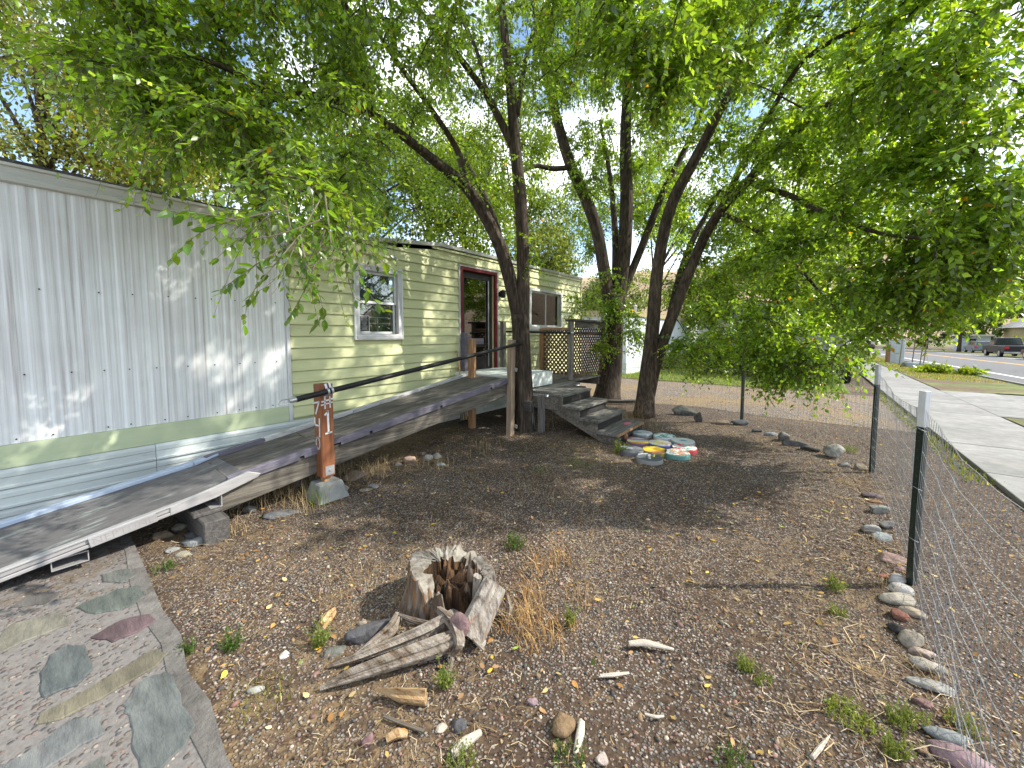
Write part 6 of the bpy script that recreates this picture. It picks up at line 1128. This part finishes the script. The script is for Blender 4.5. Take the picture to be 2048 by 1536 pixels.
far_tree('garden_bush', G(1330, 742)[:2], 1.2, [(AT(1335, 722, 17), (.6, .5, .5))], 3000, .07, 'dull green bush beside the pale neighbouring home', 31, (.05, .09, .02), (.11, .14, .03), 0, None, 'bush', .15)
far_tree('squash_plant', GS(1895, 752)[:2], .5, [((GS(1895, 752)[0], GS(1895, 752)[1], .18 + float(street_z(GS(1895, 752)[1]))), (.9, .5, .22))], 1500, .12, 'lime green leafy plant on the verge by the road', 32, (.13, .20, .02), (.22, .27, .03), 0, None, 'plant', .1)

# ------------------------------------------------------------------ neighbours, street furniture, vehicles
nh = thing('neighbour_home', (-7.8, 20, 0), 'pale metal mobile home with tan roof edge beyond the driveway', 'house')
mb = MB(); mb.box(-10.2, -5.5, 14.2, 26, 0.45, 2.25); mb.build('wall', M['home_white'], nh)
mb = MB(); mb.box(-10.3, -5.42, 14.1, 26.1, 2.25, 2.42); mb.build('eave', M['home_tan'], nh)
mb = MB(); mb.prism([(-10.3, 14.1, 2.42), (-5.42, 14.1, 2.42), (-7.8, 14.1, 2.50)], (0, 12, 0)); mb.build('roof', M['home_tan'], nh)
for z0, z1 in ((0.0, 0.21), (0.22, 0.44)):
    mb = MB(); mb.box(-10.2, -5.47, 14.17, 26.0, z0, z1); mb.build('skirting_panel', M['skirt'], nh)
for yy in np.arange(14.4, 26, 0.6):
    mb = MB(); mb.box(-5.5, -5.485, yy, yy + 0.03, 0.46, 2.24); mb.build('wall_rib', M['home_white'], nh)
mb = MB(); mb.tube([(-6.2, 17, 2.4), (-6.2, 17, 2.75), (-6.2, 17, 2.78), (-6.2, 17, 2.85)], [0.06, 0.06, 0.1, 0.02], 10); mb.build('roof_vent', M['galv'], nh)
mb = MB(); mb.tube([(-5.3, 16.2, 0.05), (-5.3, 16.2, 0.5), (-5.3, 16.2, 0.52)], [0.22, 0.24, 0.1], 14); tag(mb.build('rubbish_bin', M['black']), 'dark bin standing against the pale neighbouring home', 'bin')
wh = thing('white_house', (-3, 29, 0), 'white house with red posts behind the yellow bush', 'house')
mb = MB(); mb.box(-6.5, 1.2, 27.5, 33, 0, 2.5); mb.build('wall', M['white_trim'], wh)
mb = MB(); mb.prism([(-6.8, 27.2, 2.5), (-6.8, 33.3, 2.5), (-6.8, 30.2, 3.6)], (8.3, 0, 0)); mb.build('roof', M['roof'], wh)
for x in (-3.6, -3.2, -2.2):
    mb = MB(); mb.box(x, x + 0.12, 27.1, 27.22, 0, 2.3); mb.build('post', M['red_paint'], wh)
mb = MB(); mb.box(-5.2, -4.3, 27.47, 27.5, 1.0, 2.0); mb.build('window', M['dark_door'], wh)
gh = thing('grey_roofed_house', (27, 82, -1.1), 'house with light grey gabled roof across the road', 'house')
mb = MB(); mb.box(22, 33, 77, 87, -1.5, 2.4); mb.build('wall', M['home_tan'], gh)
mb = MB(); mb.prism([(21.4, 76.5, 2.4), (33.6, 76.5, 2.4), (27.5, 76.5, 6.2)], (0, 11, 0)); mb.build('roof', mat('grey_shingle', [(0.30, 0.30, 0.30), (0.40, 0.40, 0.39)], 5, rough=.9), gh)
for x in (23.5, 27.5): mb = MB(); mb.box(x, x + 1.2, 76.95, 77, .2, 1.4); mb.build('window', M['dark_door'], gh)
bs = thing('blue_shed', (21, 96, -1.3), 'small pale blue building far across the road', 'shed')
mb = MB(); mb.box(19.3, 22.5, 94, 97, -1.6, 1.2); mb.build('wall', M['blue_rail'], bs); mb = MB(); mb.box(19, 22.8, 93.7, 97.3, 1.2, 1.45); mb.build('roof', M['fascia'], bs)
mb = MB(); mb.box(20.3, 21, 93.96, 94, 0, .8); mb.build('window', M['dark_door'], bs)
# fence across the driveway
ff = thing('lawn_fence', (-4, 14.4, 0), 'thin wire fence with dark posts along the neighbouring lawn', 'fence')
fpts = [(-8.6, 16.4), (-5.87, 15.13), (-3.02, 13.75), (-0.4, 13.35)]
for x, y in fpts: mb = MB(); mb.beam((x, y, 0), (x, y, 1.25), 0.045, 0.045, (0, 1, 0)); mb.build('post', M['post_green'], ff)
mb = MB()
for (x0, y0), (x1, y1) in zip(fpts, fpts[1:]):
    n = int(math.hypot(x1 - x0, y1 - y0) / 0.1)
    for k in range(n): u = k / n; mb.tube([(x0 + (x1 - x0) * u, y0 + (y1 - y0) * u, 0.03), (x0 + (x1 - x0) * u, y0 + (y1 - y0) * u, 1.1)], 0.0017, 3, cap=False)
    for z in (0.05, 0.25, 0.45, 0.68, 0.9, 1.1): mb.tube([(x0, y0, z), (x1, y1, z)], 0.002, 3, cap=False)
mb.build('wire_mesh', M['wire'], ff)
# verge furniture
g = GS(1791, 733); zv = g[2] + .05; ub = thing('utility_cabinet', (g[0], g[1], zv), 'pale blue grey utility cabinet on the verge', 'cabinet')
mb = MB(); mb.box(g[0] - .28, g[0] + .28, g[1] - .25, g[1] + .25, zv + 0.12, zv + 1.38); mb.build('cabinet_body', plain('cabinet_paint', (0.42, 0.48, 0.50), .5), ub, bevel=.02)
mb = MB(); mb.box(g[0] - .31, g[0] + .31, g[1] - .28, g[1] + .28, zv + 1.381, zv + 1.44); mb.build('lid', plain('cabinet_lid', (0.46, 0.52, 0.54), .5), ub, bevel=.02)
mb = MB(); mb.box(g[0] - .32, g[0] + .32, g[1] - .30, g[1] + .30, zv - .1, zv + 0.12); mb.build('plinth', M['concrete_block'], ub)
g = GS(1774, 733); mb = MB(); mb.tube([(g[0], g[1], g[2]), (g[0], g[1], g[2] + 0.6), (g[0] + .01, g[1], g[2] + 1.2)], [.10, .095, .09], 12); tag(mb.build('timber_bollard', M['cedar_z']), 'short brown round timber post left of the utility cabinet', 'post')
for x, y, h, lab in ((1797, 738, 1.55, 'leaning pale tree stake nearest the utility cabinet'), (1823, 734, 1.5, 'thin dark sapling stem standing between the stakes'), (1838, 741, 1.45, 'left of the two pale stakes standing close together'), (1845, 741, 1.4, 'right of the two pale stakes standing close together')):
    g = GS(x, y); mb = MB(); mb.tube([(g[0], g[1], g[2]), (g[0] + .08, g[1], g[2] + h)], .022, 7); tag(mb.build('tree_stake', M['twig'] if x == 1823 else M['cedar_grey']), lab, 'stake')
g = GS(1826, 740); V = rock_verts(.75, .4, .22, .3, 77, .8); V[:, 2] += .16; V[:, 2] += .12 * np.maximum(V[:, 0] / .7, 0) ** 2; o = fast_mesh('tarp', V, ICO_F, plain('tarp_grey', (0.20, 0.24, 0.26), .6)); o.location = (g[0], g[1], g[2] + 0.06); tag(o, 'crumpled grey green tarp heaped on the verge below the stakes', 'tarp')

def vehicle(name, pos, yaw, paint, label, kind='sedan', L_=4.6, Wd=1.8, seed=0):
    zr = float(street_z(pos[1])) + .013 if pos[0] > 3 else 0.0; t = thing(name, (pos[0], pos[1], zr), label, 'pickup' if kind == 'pickup' else 'car'); c, s = math.cos(yaw), math.sin(yaw)   # local x is forward
    def T(v): v = np.asarray(v, float).reshape(-1, 3); return np.stack([pos[0] + v[:, 0] * c - v[:, 1] * s, pos[1] + v[:, 0] * s + v[:, 1] * c, v[:, 2] + zr], 1)
    pm = plain(name + '_paint', paint, .4, 0.0, .35); h = L_ / 2; k = L_ / 4.6
    if kind == 'pickup': prof = [(-h, .55), (-h, 1.12), (-.1, 1.14), (h * .42, 1.16), (h * .95, 1.06), (h, .9), (h, .5), (h * .8, .42), (-h * .9, .45)]; cab = [(-.15, 1.14), (-.05, 1.86), (.15, 1.9), (1.1, 1.88), (1.75, 1.16)]
    elif kind == 'suv': prof = [(-h, .5), (-h * .99, 1.0), (h * .45, 1.0), (h * .95, .85), (h, .7), (h, .4), (h * .8, .3), (-h * .9, .33)]; cab = [(-h * .97, 1.0), (-h * .85, 1.58), (-h * .6, 1.66), (.5 * k, 1.64), (1.15 * k, 1.0)]
    else: prof = [(-h, .45), (-h * .98, .92), (-h * .6, .98), (h * .4, .92), (h * .95, .74), (h, .6), (h, .35), (h * .8, .26), (-h * .9, .28)]; cab = [(-h * .72, .97), (-.85 * k, 1.4), (-.4 * k, 1.45), (.35 * k, 1.43), (1.05 * k, .93)]
    def extr(pf, w0, w1, z_hi):
        n = len(pf); z0 = min(z for _, z in pf); v = []
        for sd in (-1, 1):
            for x, z in pf: u = (z - z0) / max(z_hi - z0, .01); v.append((x, sd * (w0 + (w1 - w0) * u) / 2, z))
        return T(v), [tuple(range(n)), tuple(range(n, 2 * n))[::-1]] + [(i, n + i, n + (i + 1) % n, (i + 1) % n) for i in range(n)]
    mb = MB(); mb.add(*extr(prof, Wd, Wd * .97, 1.1)); mb.build('body', pm, t, bevel=.05)
    ct = max(z for _, z in cab); mb = MB(); mb.add(*extr(cab, Wd * .92, Wd * .74, ct)); mb.build('cabin', pm, t, bevel=.04)
    gm = M['car_glass'] if 'car_glass' in M else M.setdefault('car_glass', plain('car_glass', (.02, .025, .03), .08, 0, .8))
    cx = [x for x, _ in cab]; cz0, cz1 = cab[0][1] + .06, ct - .09; wy = lambda z: (Wd * .92 + (Wd * .74 - Wd * .92) * (z - cab[0][1]) / (ct - cab[0][1])) / 2 + .008
    for sd in (-1, 1):
        x0, x1 = cx[0] + .22, cx[-1] - .30; xm = (x0 + x1) / 2; x0t, x1t = cx[1] + .12, cx[-2] + .02
        for a, b_, at_, bt_ in ((x0, xm - .03, x0t, xm - .03), (xm + .03, x1, xm + .03, x1t)):
            mb = MB(); mb.add(T([(a, sd * wy(cz0), cz0), (b_, sd * wy(cz0), cz0), (bt_, sd * wy(cz1), cz1), (at_, sd * wy(cz1), cz1)]), [(0, 1, 2, 3)]); mb.build('side_window', gm, t)
    rb, rtp = np.array([cab[0][0], cab[0][1]]), np.array([cab[1][0], cab[1][1]])
    for p0_, p1_, sg in ((rb, rtp, -1), (np.array(cab[-1]), np.array(cab[-2]), 1)):
        a = p0_ + (p1_ - p0_) * .12; b_ = p0_ + (p1_ - p0_) * .88; mb = MB(); mb.add(T([(a[0] + sg * .012, -Wd * .40, a[1]), (a[0] + sg * .012, Wd * .40, a[1]), (b_[0] + sg * .012, Wd * .33, b_[1]), (b_[0] + sg * .012, -Wd * .33, b_[1])]), [(0, 1, 2, 3)]); mb.build('rear_window' if sg < 0 else 'windscreen', gm, t)
    R_ = .40 if kind == 'pickup' else .33
    for x in (-h * .62, h * .62):
        for sd in (-1, 1):
            q = T([(x, sd * (Wd / 2 - .2), R_), (x, sd * (Wd / 2 + .01), R_)]); mb = MB(); mb.tube(q, R_, 20); w = mb.build('wheel', M['black'], t); q = T([(x, sd * (Wd / 2 - .1), R_), (x, sd * (Wd / 2 + .022), R_)]); mb = MB(); mb.tube(q, R_ * .58, 14); mb.build('rim', M['galv'], w)
    rl = M.setdefault('tail', plain('tail_lens', (.5, .015, .02), .2)); hl = M.setdefault('head', plain('head_lens', (.7, .7, .7), .1))
    for sd in (-1, 1):
        mb = MB(); zz = .85 if kind == 'pickup' else .72; mb.add(*[T([(-h - .015, sd * Wd * .47, zz), (-h - .015, sd * Wd * .34, zz), (-h - .015, sd * Wd * .34, zz + .2), (-h - .015, sd * Wd * .47, zz + .2), (-h + .12, sd * Wd * .49, zz), (-h + .12, sd * Wd * .49, zz + .2)]), [(0, 1, 2, 3), (0, 3, 5, 4)]]); mb.build('tail_light', rl, t)
        mb = MB(); mb.add(T([(h + .012, sd * Wd * .46, .6), (h + .012, sd * Wd * .3, .6), (h + .012, sd * Wd * .3, .74), (h + .012, sd * Wd * .46, .74)]), [(0, 1, 2, 3)]); mb.build('head_light', hl, t)
    mb = MB(); mb.add(*extr([(-h - .06, .42), (-h - .06, .58), (-h + .05, .58), (-h + .05, .42)], Wd * .96, Wd * .96, 1)); mb.build('bumper', M['galv'] if kind == 'pickup' else pm, t)
    if kind == 'pickup': mb = MB(); mb.add(T([(-h + .08, -Wd * .44, 1.145), (-.2, -Wd * .44, 1.145), (-.2, Wd * .44, 1.145), (-h + .08, Wd * .44, 1.145)]), [(0, 1, 2, 3)]); mb.build('bed_cover', M['black'], t)
    return t
RY = math.pi / 2; tk, sv, mr_ = GS(2006, 715), GS(1948, 706), GS(2024, 718)
vehicle('pickup_truck', (tk[0] + 1.0, tk[1] + 2.9), RY, (.012, .012, .014), 'black crew cab pickup truck parked across the road', 'pickup', 5.8, 2.0)
vehicle('grey_car', (sv[0] + .9, sv[1] + 2.4), RY, (.16, .18, .20), 'grey car parked ahead of the black pickup', 'suv', 4.7, 1.85)
vehicle('maroon_car', (mr_[0] + 1.6, mr_[1] - 1.2), RY, (.11, .02, .025), 'maroon car at right edge behind the black pickup', 'sedan', 4.6, 1.8)
vehicle('dark_car', (8.5, 98), RY, (.03, .035, .045), 'dark car far up the road above the sidewalk', 'sedan', 4.5, 1.8)
vehicle('parked_car', (0.15, 17.6), math.pi / 2, (.015, .016, .02), 'black car with red tail light parked behind the drooping leaves', 'suv', 4.6, 1.8)

# ------------------------------------------------------------------ gravel, litter, weeds
_i1 = bmesh.new(); bmesh.ops.create_icosphere(_i1, subdivisions=1, radius=1.0); PEBBLE = {1: (np.array([v.co[:] for v in _i1.verts]), np.array([[v.index for v in f.verts] for f in _i1.faces])), 0: (np.array([(1, 0, 0), (0, 1, 0), (-1, 0, 0), (0, -1, 0), (.1, .1, 1), (0, 0, -1.)]) * np.array([1.1, 1.1, 1]), np.array([(0, 1, 4), (1, 2, 4), (2, 3, 4), (3, 0, 4), (1, 0, 5), (2, 1, 5), (3, 2, 5), (0, 3, 5)]))}; _i1.free()
PEB = np.array([1.03, .96, .86]) * np.array([(.09, .09, .092), (.17, .165, .16), (.22, .20, .18), (.30, .27, .24), (.24, .15, .135), (.20, .115, .10), (.36, .33, .29), (.42, .39, .34), (.30, .22, .13), (.17, .19, .18), (.22, .18, .19), (.06, .058, .06)])
PW = np.array([.14, .17, .13, .09, .09, .05, .07, .045, .05, .07, .06, .075]); PW /= PW.sum()
def free_spot(x, y):
    ok = ~((y < 0.43) & (x < -0.85)); ok &= ~((x > 1.6) & (x < 2.84)); ok &= x > -5.0
    dx, dy = x - c0[0], y - c0[1]; ok &= (dx * dx + dy * dy) > 0.25 ** 2
    ok &= ~((x > -3.0) & (x < -2.05) & (y > 5.1) & (y < 6.05)); return ok
def on_flag(x, y):
    hit = np.zeros(len(x), bool)
    for poly, _ in FL:
        P = np.array([G(a, b_, 0.036)[:2] for a, b_ in poly]); ins = np.zeros(len(x), bool)
        for (xa, ya), (xb, yb) in zip(P, np.roll(P, -1, 0)):
            cr_ = (ya > y) != (yb > y); ins ^= cr_ & (x < (xb - xa) * (y - ya) / (yb - ya + 1e-12) + xa)
        hit |= ins
    return hit
def patch(x, y): return 0.5 + 0.25 * np.sin(x * 2.7 + 1.5 * np.sin(y * 2.1)) + 0.2 * np.sin(y * 4.3 + 1.2 * np.sin(x * 3.7) + 1) + 0.12 * np.sin(x * 11 + y * 9)
def pebble_field(name, x0, x1, y0, y1, n, smin, smax, seed, thr=0.35, big=0.03, lod=0, pad_=False):
    P_V, P_F = PEBBLE[lod]; kv = len(P_V)
    r = np.random.default_rng(seed); x = r.uniform(x0, x1, n); y = r.uniform(y0, y1, n); ok = (~on_flag(x, y) if pad_ else free_spot(x, y)) & (patch(x, y) + r.normal(0, .22, n) > thr); x, y = x[ok], y[ok]; n = len(x)
    s = smin * (smax / smin) ** (r.beta(1.1, 2.4, n)); b_ = r.uniform(size=n) < big; s[b_] *= r.uniform(1.4, 2.1, b_.sum())
    ax = np.stack([s * r.uniform(.8, 1.35, n), s * r.uniform(.6, 1.0, n), s * r.uniform(.35, .7, n)], 1); th = r.uniform(0, 6.283, n); c, q = np.cos(th), np.sin(th)
    V = P_V[None] * ax[:, None]; tl = r.normal(0, .25, (n, 1)); V[:, :, 2] += V[:, :, 0] * tl; X = V[:, :, 0] * c[:, None] - V[:, :, 1] * q[:, None] + x[:, None]; Y = V[:, :, 0] * q[:, None] + V[:, :, 1] * c[:, None] + y[:, None]
    Z = V[:, :, 2] + ((0.031 if pad_ else bump_z(x, y)) + ax[:, 2] * r.uniform(.1, .65, n))[:, None]; col = PEB[r.choice(len(PEB), n, p=PW)] * np.exp(r.normal(0, .18, (n, 1)))
    o = fast_mesh(name, np.stack([X, Y, Z], 2).reshape(-1, 3), (P_F[None] + (np.arange(n) * kv)[:, None, None]).reshape(-1, 3), M['pebble'], None, np.repeat(col, kv, 0), True); tag(o, 'loose multicoloured river gravel', 'gravel', None, 'stuff')
pebble_field('gravel', -3.4, 1.1, 0.46, 3.3, 50000, .003, .0075, 1, 0.30, 0.0)
pebble_field('gravel', -3.2, 0.9, 0.46, 2.8, 8000, .006, .013, 11, 0.32, 0.03, 1)
pebble_field('gravel', -4.3, 0.7, 3.3, 7.8, 24000, .006, .012, 2, 0.38, .01)
pebble_field('gravel', 0.65, 1.6, 1.5, 8.6, 6000, .005, .012, 3, 0.4, .01)
pebble_field('gravel', -5, 1.58, 8.6, 12.8, 6500, .009, .016, 4, 0.2, .01)
pebble_field('gravel', -4.6, -1.0, -1.4, 0.33, 3600, .004, .010, 12, 0.35, .02, 0, True)
def strip_field(name, n, gen, lmin, lmax, wmin, wmax, cols, seed, label, lift=.012, stiff=.25):
    r = np.random.default_rng(seed); x, y = gen(r, n); ok = free_spot(x, y); x, y = x[ok], y[ok]; n = len(x); L_ = r.uniform(lmin, lmax, n); th = r.uniform(0, 6.283, n); d = np.stack([np.cos(th), np.sin(th), r.normal(0, stiff, n) * .5], 1); sd = np.stack([-np.sin(th), np.cos(th), np.zeros(n)], 1) * r.uniform(wmin, wmax, n)[:, None]
    p = np.stack([x, y, bump_z(x, y) + r.uniform(.002, lift, n)], 1); bend = np.stack([-np.sin(th), np.cos(th), np.zeros(n)], 1) * (r.normal(0, .18, n) * L_)[:, None]
    a, m, e = p - d * (L_ / 2)[:, None], p + bend + np.array([0, 0, .004]), p + d * (L_ / 2)[:, None]; zmin = bump_z(x, y) + .002
    for q in (a, m, e): q[:, 2] = np.maximum(q[:, 2], zmin)
    V = np.stack([a - sd, a + sd, m + sd, m - sd, e + sd * .5, e - sd * .5], 1).reshape(-1, 3); F = np.array([(0, 1, 2, 3), (3, 2, 4, 5)])[None] + (np.arange(n) * 6)[:, None, None]
    col = np.array(cols)[r.integers(0, len(cols), n)] * np.exp(r.normal(0, .25, (n, 1))); tag(fast_mesh(name, V, F.reshape(-1, 4), M['straw'], None, np.repeat(np.clip(col, 0, 1), 6, 0)), label, 'litter', None, 'stuff')
def in_box(*bs):
    def g_(r, n):
        w = np.array([b_[4] for b_ in bs], float); k = r.choice(len(bs), n, p=w / w.sum()); B = np.array([b_[:4] for b_ in bs]); x = B[k, 0] + (B[k, 1] - B[k, 0]) * r.uniform(size=n); y = B[k, 2] + (B[k, 3] - B[k, 2]) * r.uniform(size=n); kp = patch(y * 1.3, x * 1.1) + r.normal(0, .25, n) > .42; return x[kp], y[kp]
    return g_
TANS = [(.34, .24, .11), (.26, .16, .07), (.42, .32, .18), (.17, .10, .05), (.46, .38, .26)]
strip_field('straw', 20000, in_box((-3.6, .6, .5, 3.3, 4), (-4.9, .7, 3.0, 8.4, 6), (.6, 1.6, 1.5, 9, 2)), .015, .07, .0006, .0016, TANS, 5, 'dry straw and needles strewn over the yard')
strip_field('mulch', 26000, in_box((-3.6, .6, .5, 3.3, 3), (-4.9, .7, 3.0, 8.0, 6), (.6, 1.6, 1.5, 9, 1.5)), .006, .022, .0015, .004, [(.05, .03, .02), (.09, .055, .03), (.15, .09, .045), (.22, .14, .07), (.035, .025, .02)], 6, 'crumbled brown bark and leaf bits on the soil')
strip_field('straw', 2600, in_box((-4.9, -3.4, .5, 5, 3), (-3.6, -2.4, 4.2, 6.5, 3), (.0, .62, 1.5, 6, 2)), .06, .20, .0008, .002, TANS, 8, 'long dry stalks lying along the ramp and fence', .04)
# fallen leaves
r = np.random.default_rng(9); n = 1500; x = r.uniform(-4.6, 1.6, n); y = .45 + 8 * r.beta(1, 1.6, n); ok = free_spot(x, y); x, y = x[ok], y[ok]; n = len(x)
A = unit(np.stack([r.normal(size=n), r.normal(size=n), r.normal(0, .2, n)], 1)); Nn = unit(np.array([0, 0, 1.0]) + r.normal(0, .3, (n, 3))); cc = np.array([(.42, .28, .07), (.34, .17, .05), (.25, .15, .07), (.48, .36, .16), (.20, .26, .05), (.55, .36, .03)])[r.choice(6, n, p=[.2, .22, .28, .18, .06, .06])] * np.exp(r.normal(0, .25, (n, 1)))
V, F, T = place_leaves(np.stack([x, y, bump_z(x, y) + .008], 1), A, Nn, r.uniform(.018, .045, n), LEAF_V, LEAF_F, np.clip(cc, 0, 1)); V[:, 2] = np.maximum(V[:, 2], .002); tag(fast_mesh('leaf_litter', V, F, M['straw'], None, T), 'fallen yellow and brown elm leaves', 'litter', None, 'stuff')
# litter on ramp and pad
def blades(cx, cy, n, h, spread, r, lean=.5, w=.0022):
    th = r.uniform(0, 6.283, n); rad = spread * np.sqrt(r.uniform(size=n)); p = np.stack([cx + rad * np.cos(th), cy + rad * np.sin(th), np.zeros(n) - .004], 1); hh_ = h * r.uniform(.45, 1.1, n); t2 = r.uniform(0, 6.283, n); out = np.stack([np.cos(t2), np.sin(t2), np.zeros(n)], 1) * (hh_ * r.uniform(.1, lean, n))[:, None]
    m = p + out * .35 + np.array([0, 0, 1.0]) * (hh_ * .6)[:, None]; e = p + out + np.array([0, 0, 1.0]) * (hh_ * r.uniform(.75, 1.0, n))[:, None]; sd = np.stack([-np.sin(t2), np.cos(t2), np.zeros(n)], 1) * w
    return np.stack([p - sd, p + sd, m + sd * .8, m - sd * .8, e + sd * .15, e - sd * .15], 1).reshape(-1, 3), (np.array([(0, 1, 2, 3), (3, 2, 4, 5)])[None] + (np.arange(n) * 6)[:, None, None]).reshape(-1, 4)
def weed(x, y, wpx, hpx, label, col=(.12, .19, .03), leafy=True, n=None):
    g = G(x, y); dep = float((g - _c) @ _f); sp = wpx * dep / FOC / 2; h = hpx * dep / FOC; r = np.random.default_rng(int(x + 3 * y)); n = n or 46
    t = thing('weed', (g[0], g[1], 0), label, 'weed', 'weeds'); V, F = blades(g[0], g[1], n, h, sp, r, .7, .0016); tn = np.repeat(np.clip(np.array(col) * np.exp(r.normal(0, .25, (n, 1))), 0, 1), 6, 0); tag(fast_mesh('blades', V, F, M['blade'], t, tn), kind='stuff')
    if leafy:
        m = n * 6; j = r.integers(0, n, m); e = V.reshape(n, 6, 3); u = r.uniform(.2, 1, m)[:, None]; P = e[j, 0] * (1 - u) + e[j, 4] * u; A = unit(r.normal(size=(m, 3)) + np.array([0, 0, .3])); Nn = unit(np.array([0, 0, 1.]) + r.normal(0, .5, (m, 3))); V2, F2, T2 = place_leaves(P, A, Nn, np.full(m, max(h * .13, .006)) * r.uniform(.6, 1.3, m), LOW_V, LOW_F, np.clip(np.array(col) * np.exp(r.normal(0, .25, (m, 1))), 0, 1)); tag(fast_mesh('foliage', V2, F2, M['blade'], t, T2), kind='stuff')
GRN, YGR = (.07, .12, .025), (.15, .19, .045)
for w in [(372, 1310, 30, 34, 'left of two dark green weeds hugging the pad edge', GRN), (465, 1300, 28, 44, 'right of two weeds near the pad edge', GRN), (640, 1290, 20, 48, 'upright green weed left of the stump roots', YGR), (640, 1010, 34, 50, 'bright grass tuft in front of the pier block', (.14, .24, .03), False), (1030, 1095, 36, 36, 'green weed behind the stump on gravel', GRN),
          (890, 1372, 22, 44, 'slim weed rising in front of the stump', YGR), (1140, 1250, 16, 40, 'small weed among dry stalks right of the stump', YGR), (1490, 1340, 26, 36, 'weed on open gravel, upper of a pair', YGR), (1522, 1362, 34, 22, 'flat weed on open gravel, lower of a pair', YGR), (1670, 1180, 26, 36, 'weed on gravel level with the near fence post', YGR), (1672, 1230, 26, 26, 'small weed just below the one level with the near fence post', YGR),
          (1700, 1440, 80, 34, 'broad bright weed patch left of the border near the lower right corner', (.19, .24, .04), True), (1795, 1450, 40, 40, 'left of two weeds beside the rose stone', YGR), (1828, 1445, 40, 40, 'right of two weeds beside the rose stone', YGR), (1925, 1455, 50, 40, 'weed by the fence above the bluish slab', YGR), (1790, 1510, 44, 50, 'weed at the bottom edge left of the mauve stone', YGR), (1470, 1535, 60, 40, 'weed at the bottom edge in the middle of the gravel', GRN), (1140, 1530, 70, 40, 'weed at the bottom edge under the bleached forked stick', GRN), (920, 1530, 60, 40, 'weed at the bottom edge under the pale broken stick', YGR),
          (1160, 935, 60, 26, 'green grass patch in the shade before the steps', (.13, .18, .04), False), (1080, 945, 40, 18, 'small grass patch left of the shaded green patch', (.13, .17, .05), False), (520, 1400, 120, 26, 'mossy yellow green mat beside the pad', (.20, .20, .045), False), (330, 1140, 40, 24, 'small weed beside the pad under the ramp', GRN), (1240, 905, 24, 30, 'single green shoot beside the bottom step', YGR), (1700, 905, 26, 16, 'weed behind the big pale boulder', YGR)]:
    weed(*w, n=120 if w[2] > 75 else None)
# dry grass clumps
def dry_grass(spots, seed, cols, label):
    r = np.random.default_rng(seed); Vs, Fs, Ts, o_ = [], [], [], 0
    for x, y, wpx, hpx, n in spots:
        g = G(x, y); dep = float((g - _c) @ _f); V, F = blades(g[0], g[1], n, hpx * dep / FOC, wpx * dep / FOC / 2, r, 1.3, .0011); Vs.append(V); Fs.append(F + o_); o_ += len(V); Ts.append(np.repeat(np.clip(np.array(cols)[r.integers(0, len(cols), n)] * np.exp(r.normal(0, .25, (n, 1))), 0, 1), 6, 0))
    tag(fast_mesh('dry_grass', np.vstack(Vs), np.vstack(Fs), M['straw'], None, np.vstack(Ts)), label, 'grass', None, 'stuff')
dry_grass([(520, 985, 120, 60, 170), (585, 975, 70, 60, 120), (560, 1000, 110, 40, 140), (640, 985, 120, 45, 110), (720, 950, 90, 40, 110), (760, 945, 80, 40, 90), (450, 1030, 60, 34, 60), (480, 1060, 50, 30, 50), (870, 930, 80, 30, 80), (960, 900, 100, 26, 90), (610, 1020, 60, 40, 60)], 61, [(.40, .29, .13), (.30, .20, .09), (.46, .36, .20)], 'tan dry grass along the foot of the ramp')
dry_grass([(1060, 1245, 60, 60, 110), (1075, 1200, 50, 60, 70), (1090, 1140, 60, 50, 70), (1120, 1270, 80, 40, 100), (1060, 1290, 60, 36, 80), (1130, 1130, 40, 50, 40), (1160, 1200, 60, 40, 50), (1010, 1260, 30, 40, 40)], 62, [(.46, .26, .08), (.50, .34, .14), (.34, .17, .06)], 'orange dry weeds right of the stump')
dry_grass([(1180, 830, 60, 60, 60), (1255, 850, 50, 44, 90), (1265, 835, 60, 50, 80), (1300, 860, 60, 30, 60), (1090, 860, 40, 60, 30), (1200, 905, 40, 20, 30), (1080, 980, 160, 20, 160), (950, 1060, 200, 22, 160), (1150, 1060, 160, 20, 120), (700, 1180, 160, 26, 130), (1690, 1020, 80, 24, 60), (1740, 1090, 60, 26, 60), (1760, 1180, 60, 30, 50), (1850, 1350, 60, 36, 50), (1700, 960, 100, 20, 60)], 63, [(.36, .25, .11), (.28, .18, .08), (.42, .32, .18)], 'thin dry grass scattered over the yard')
# lawn and verge grass
def turf(name, x0, x1, y0, y1, n, h, seed, cols, label, z=.02):
    r = np.random.default_rng(seed); Vs = []; x = r.uniform(x0, x1, n); y = r.uniform(y0, y1, n); V, F = blades(0, 0, n, h, 0.0, r, .8, .006); V = V.reshape(n, 6, 3); V[:, :, 0] += x[:, None]; V[:, :, 1] += y[:, None]; V[:, :, 2] += z; V[:, :, 2] += (street_z(y) * np.clip((x - 2.84) / 2.18, 0, 1))[:, None]; tn = np.repeat(np.clip(np.array(cols)[r.integers(0, len(cols), n)] * np.exp(r.normal(0, .25, (n, 1))), 0, 1), 6, 0); tag(fast_mesh(name, V.reshape(-1, 3), F, M['blade'], None, tn), label, 'grass', None, 'stuff')
turf('lawn_grass', -7, .8, 12.9, 18, 12000, .07, 71, [(.10, .17, .02), (.18, .25, .03), (.24, .24, .06)], 'short green lawn beyond the driveway')
turf('verge_grass', 2.9, 4.9, 18.6, 36, 8000, .08, 72, [(.14, .2, .03), (.26, .28, .05), (.28, .22, .1)], 'patchy grass on the verge', .05)
turf('border_grass', 1.35, 1.6, 6, 14, 1500, .06, 73, [(.10, .16, .03), (.22, .24, .06)], 'thin grass along the edge of the sidewalk', 0)
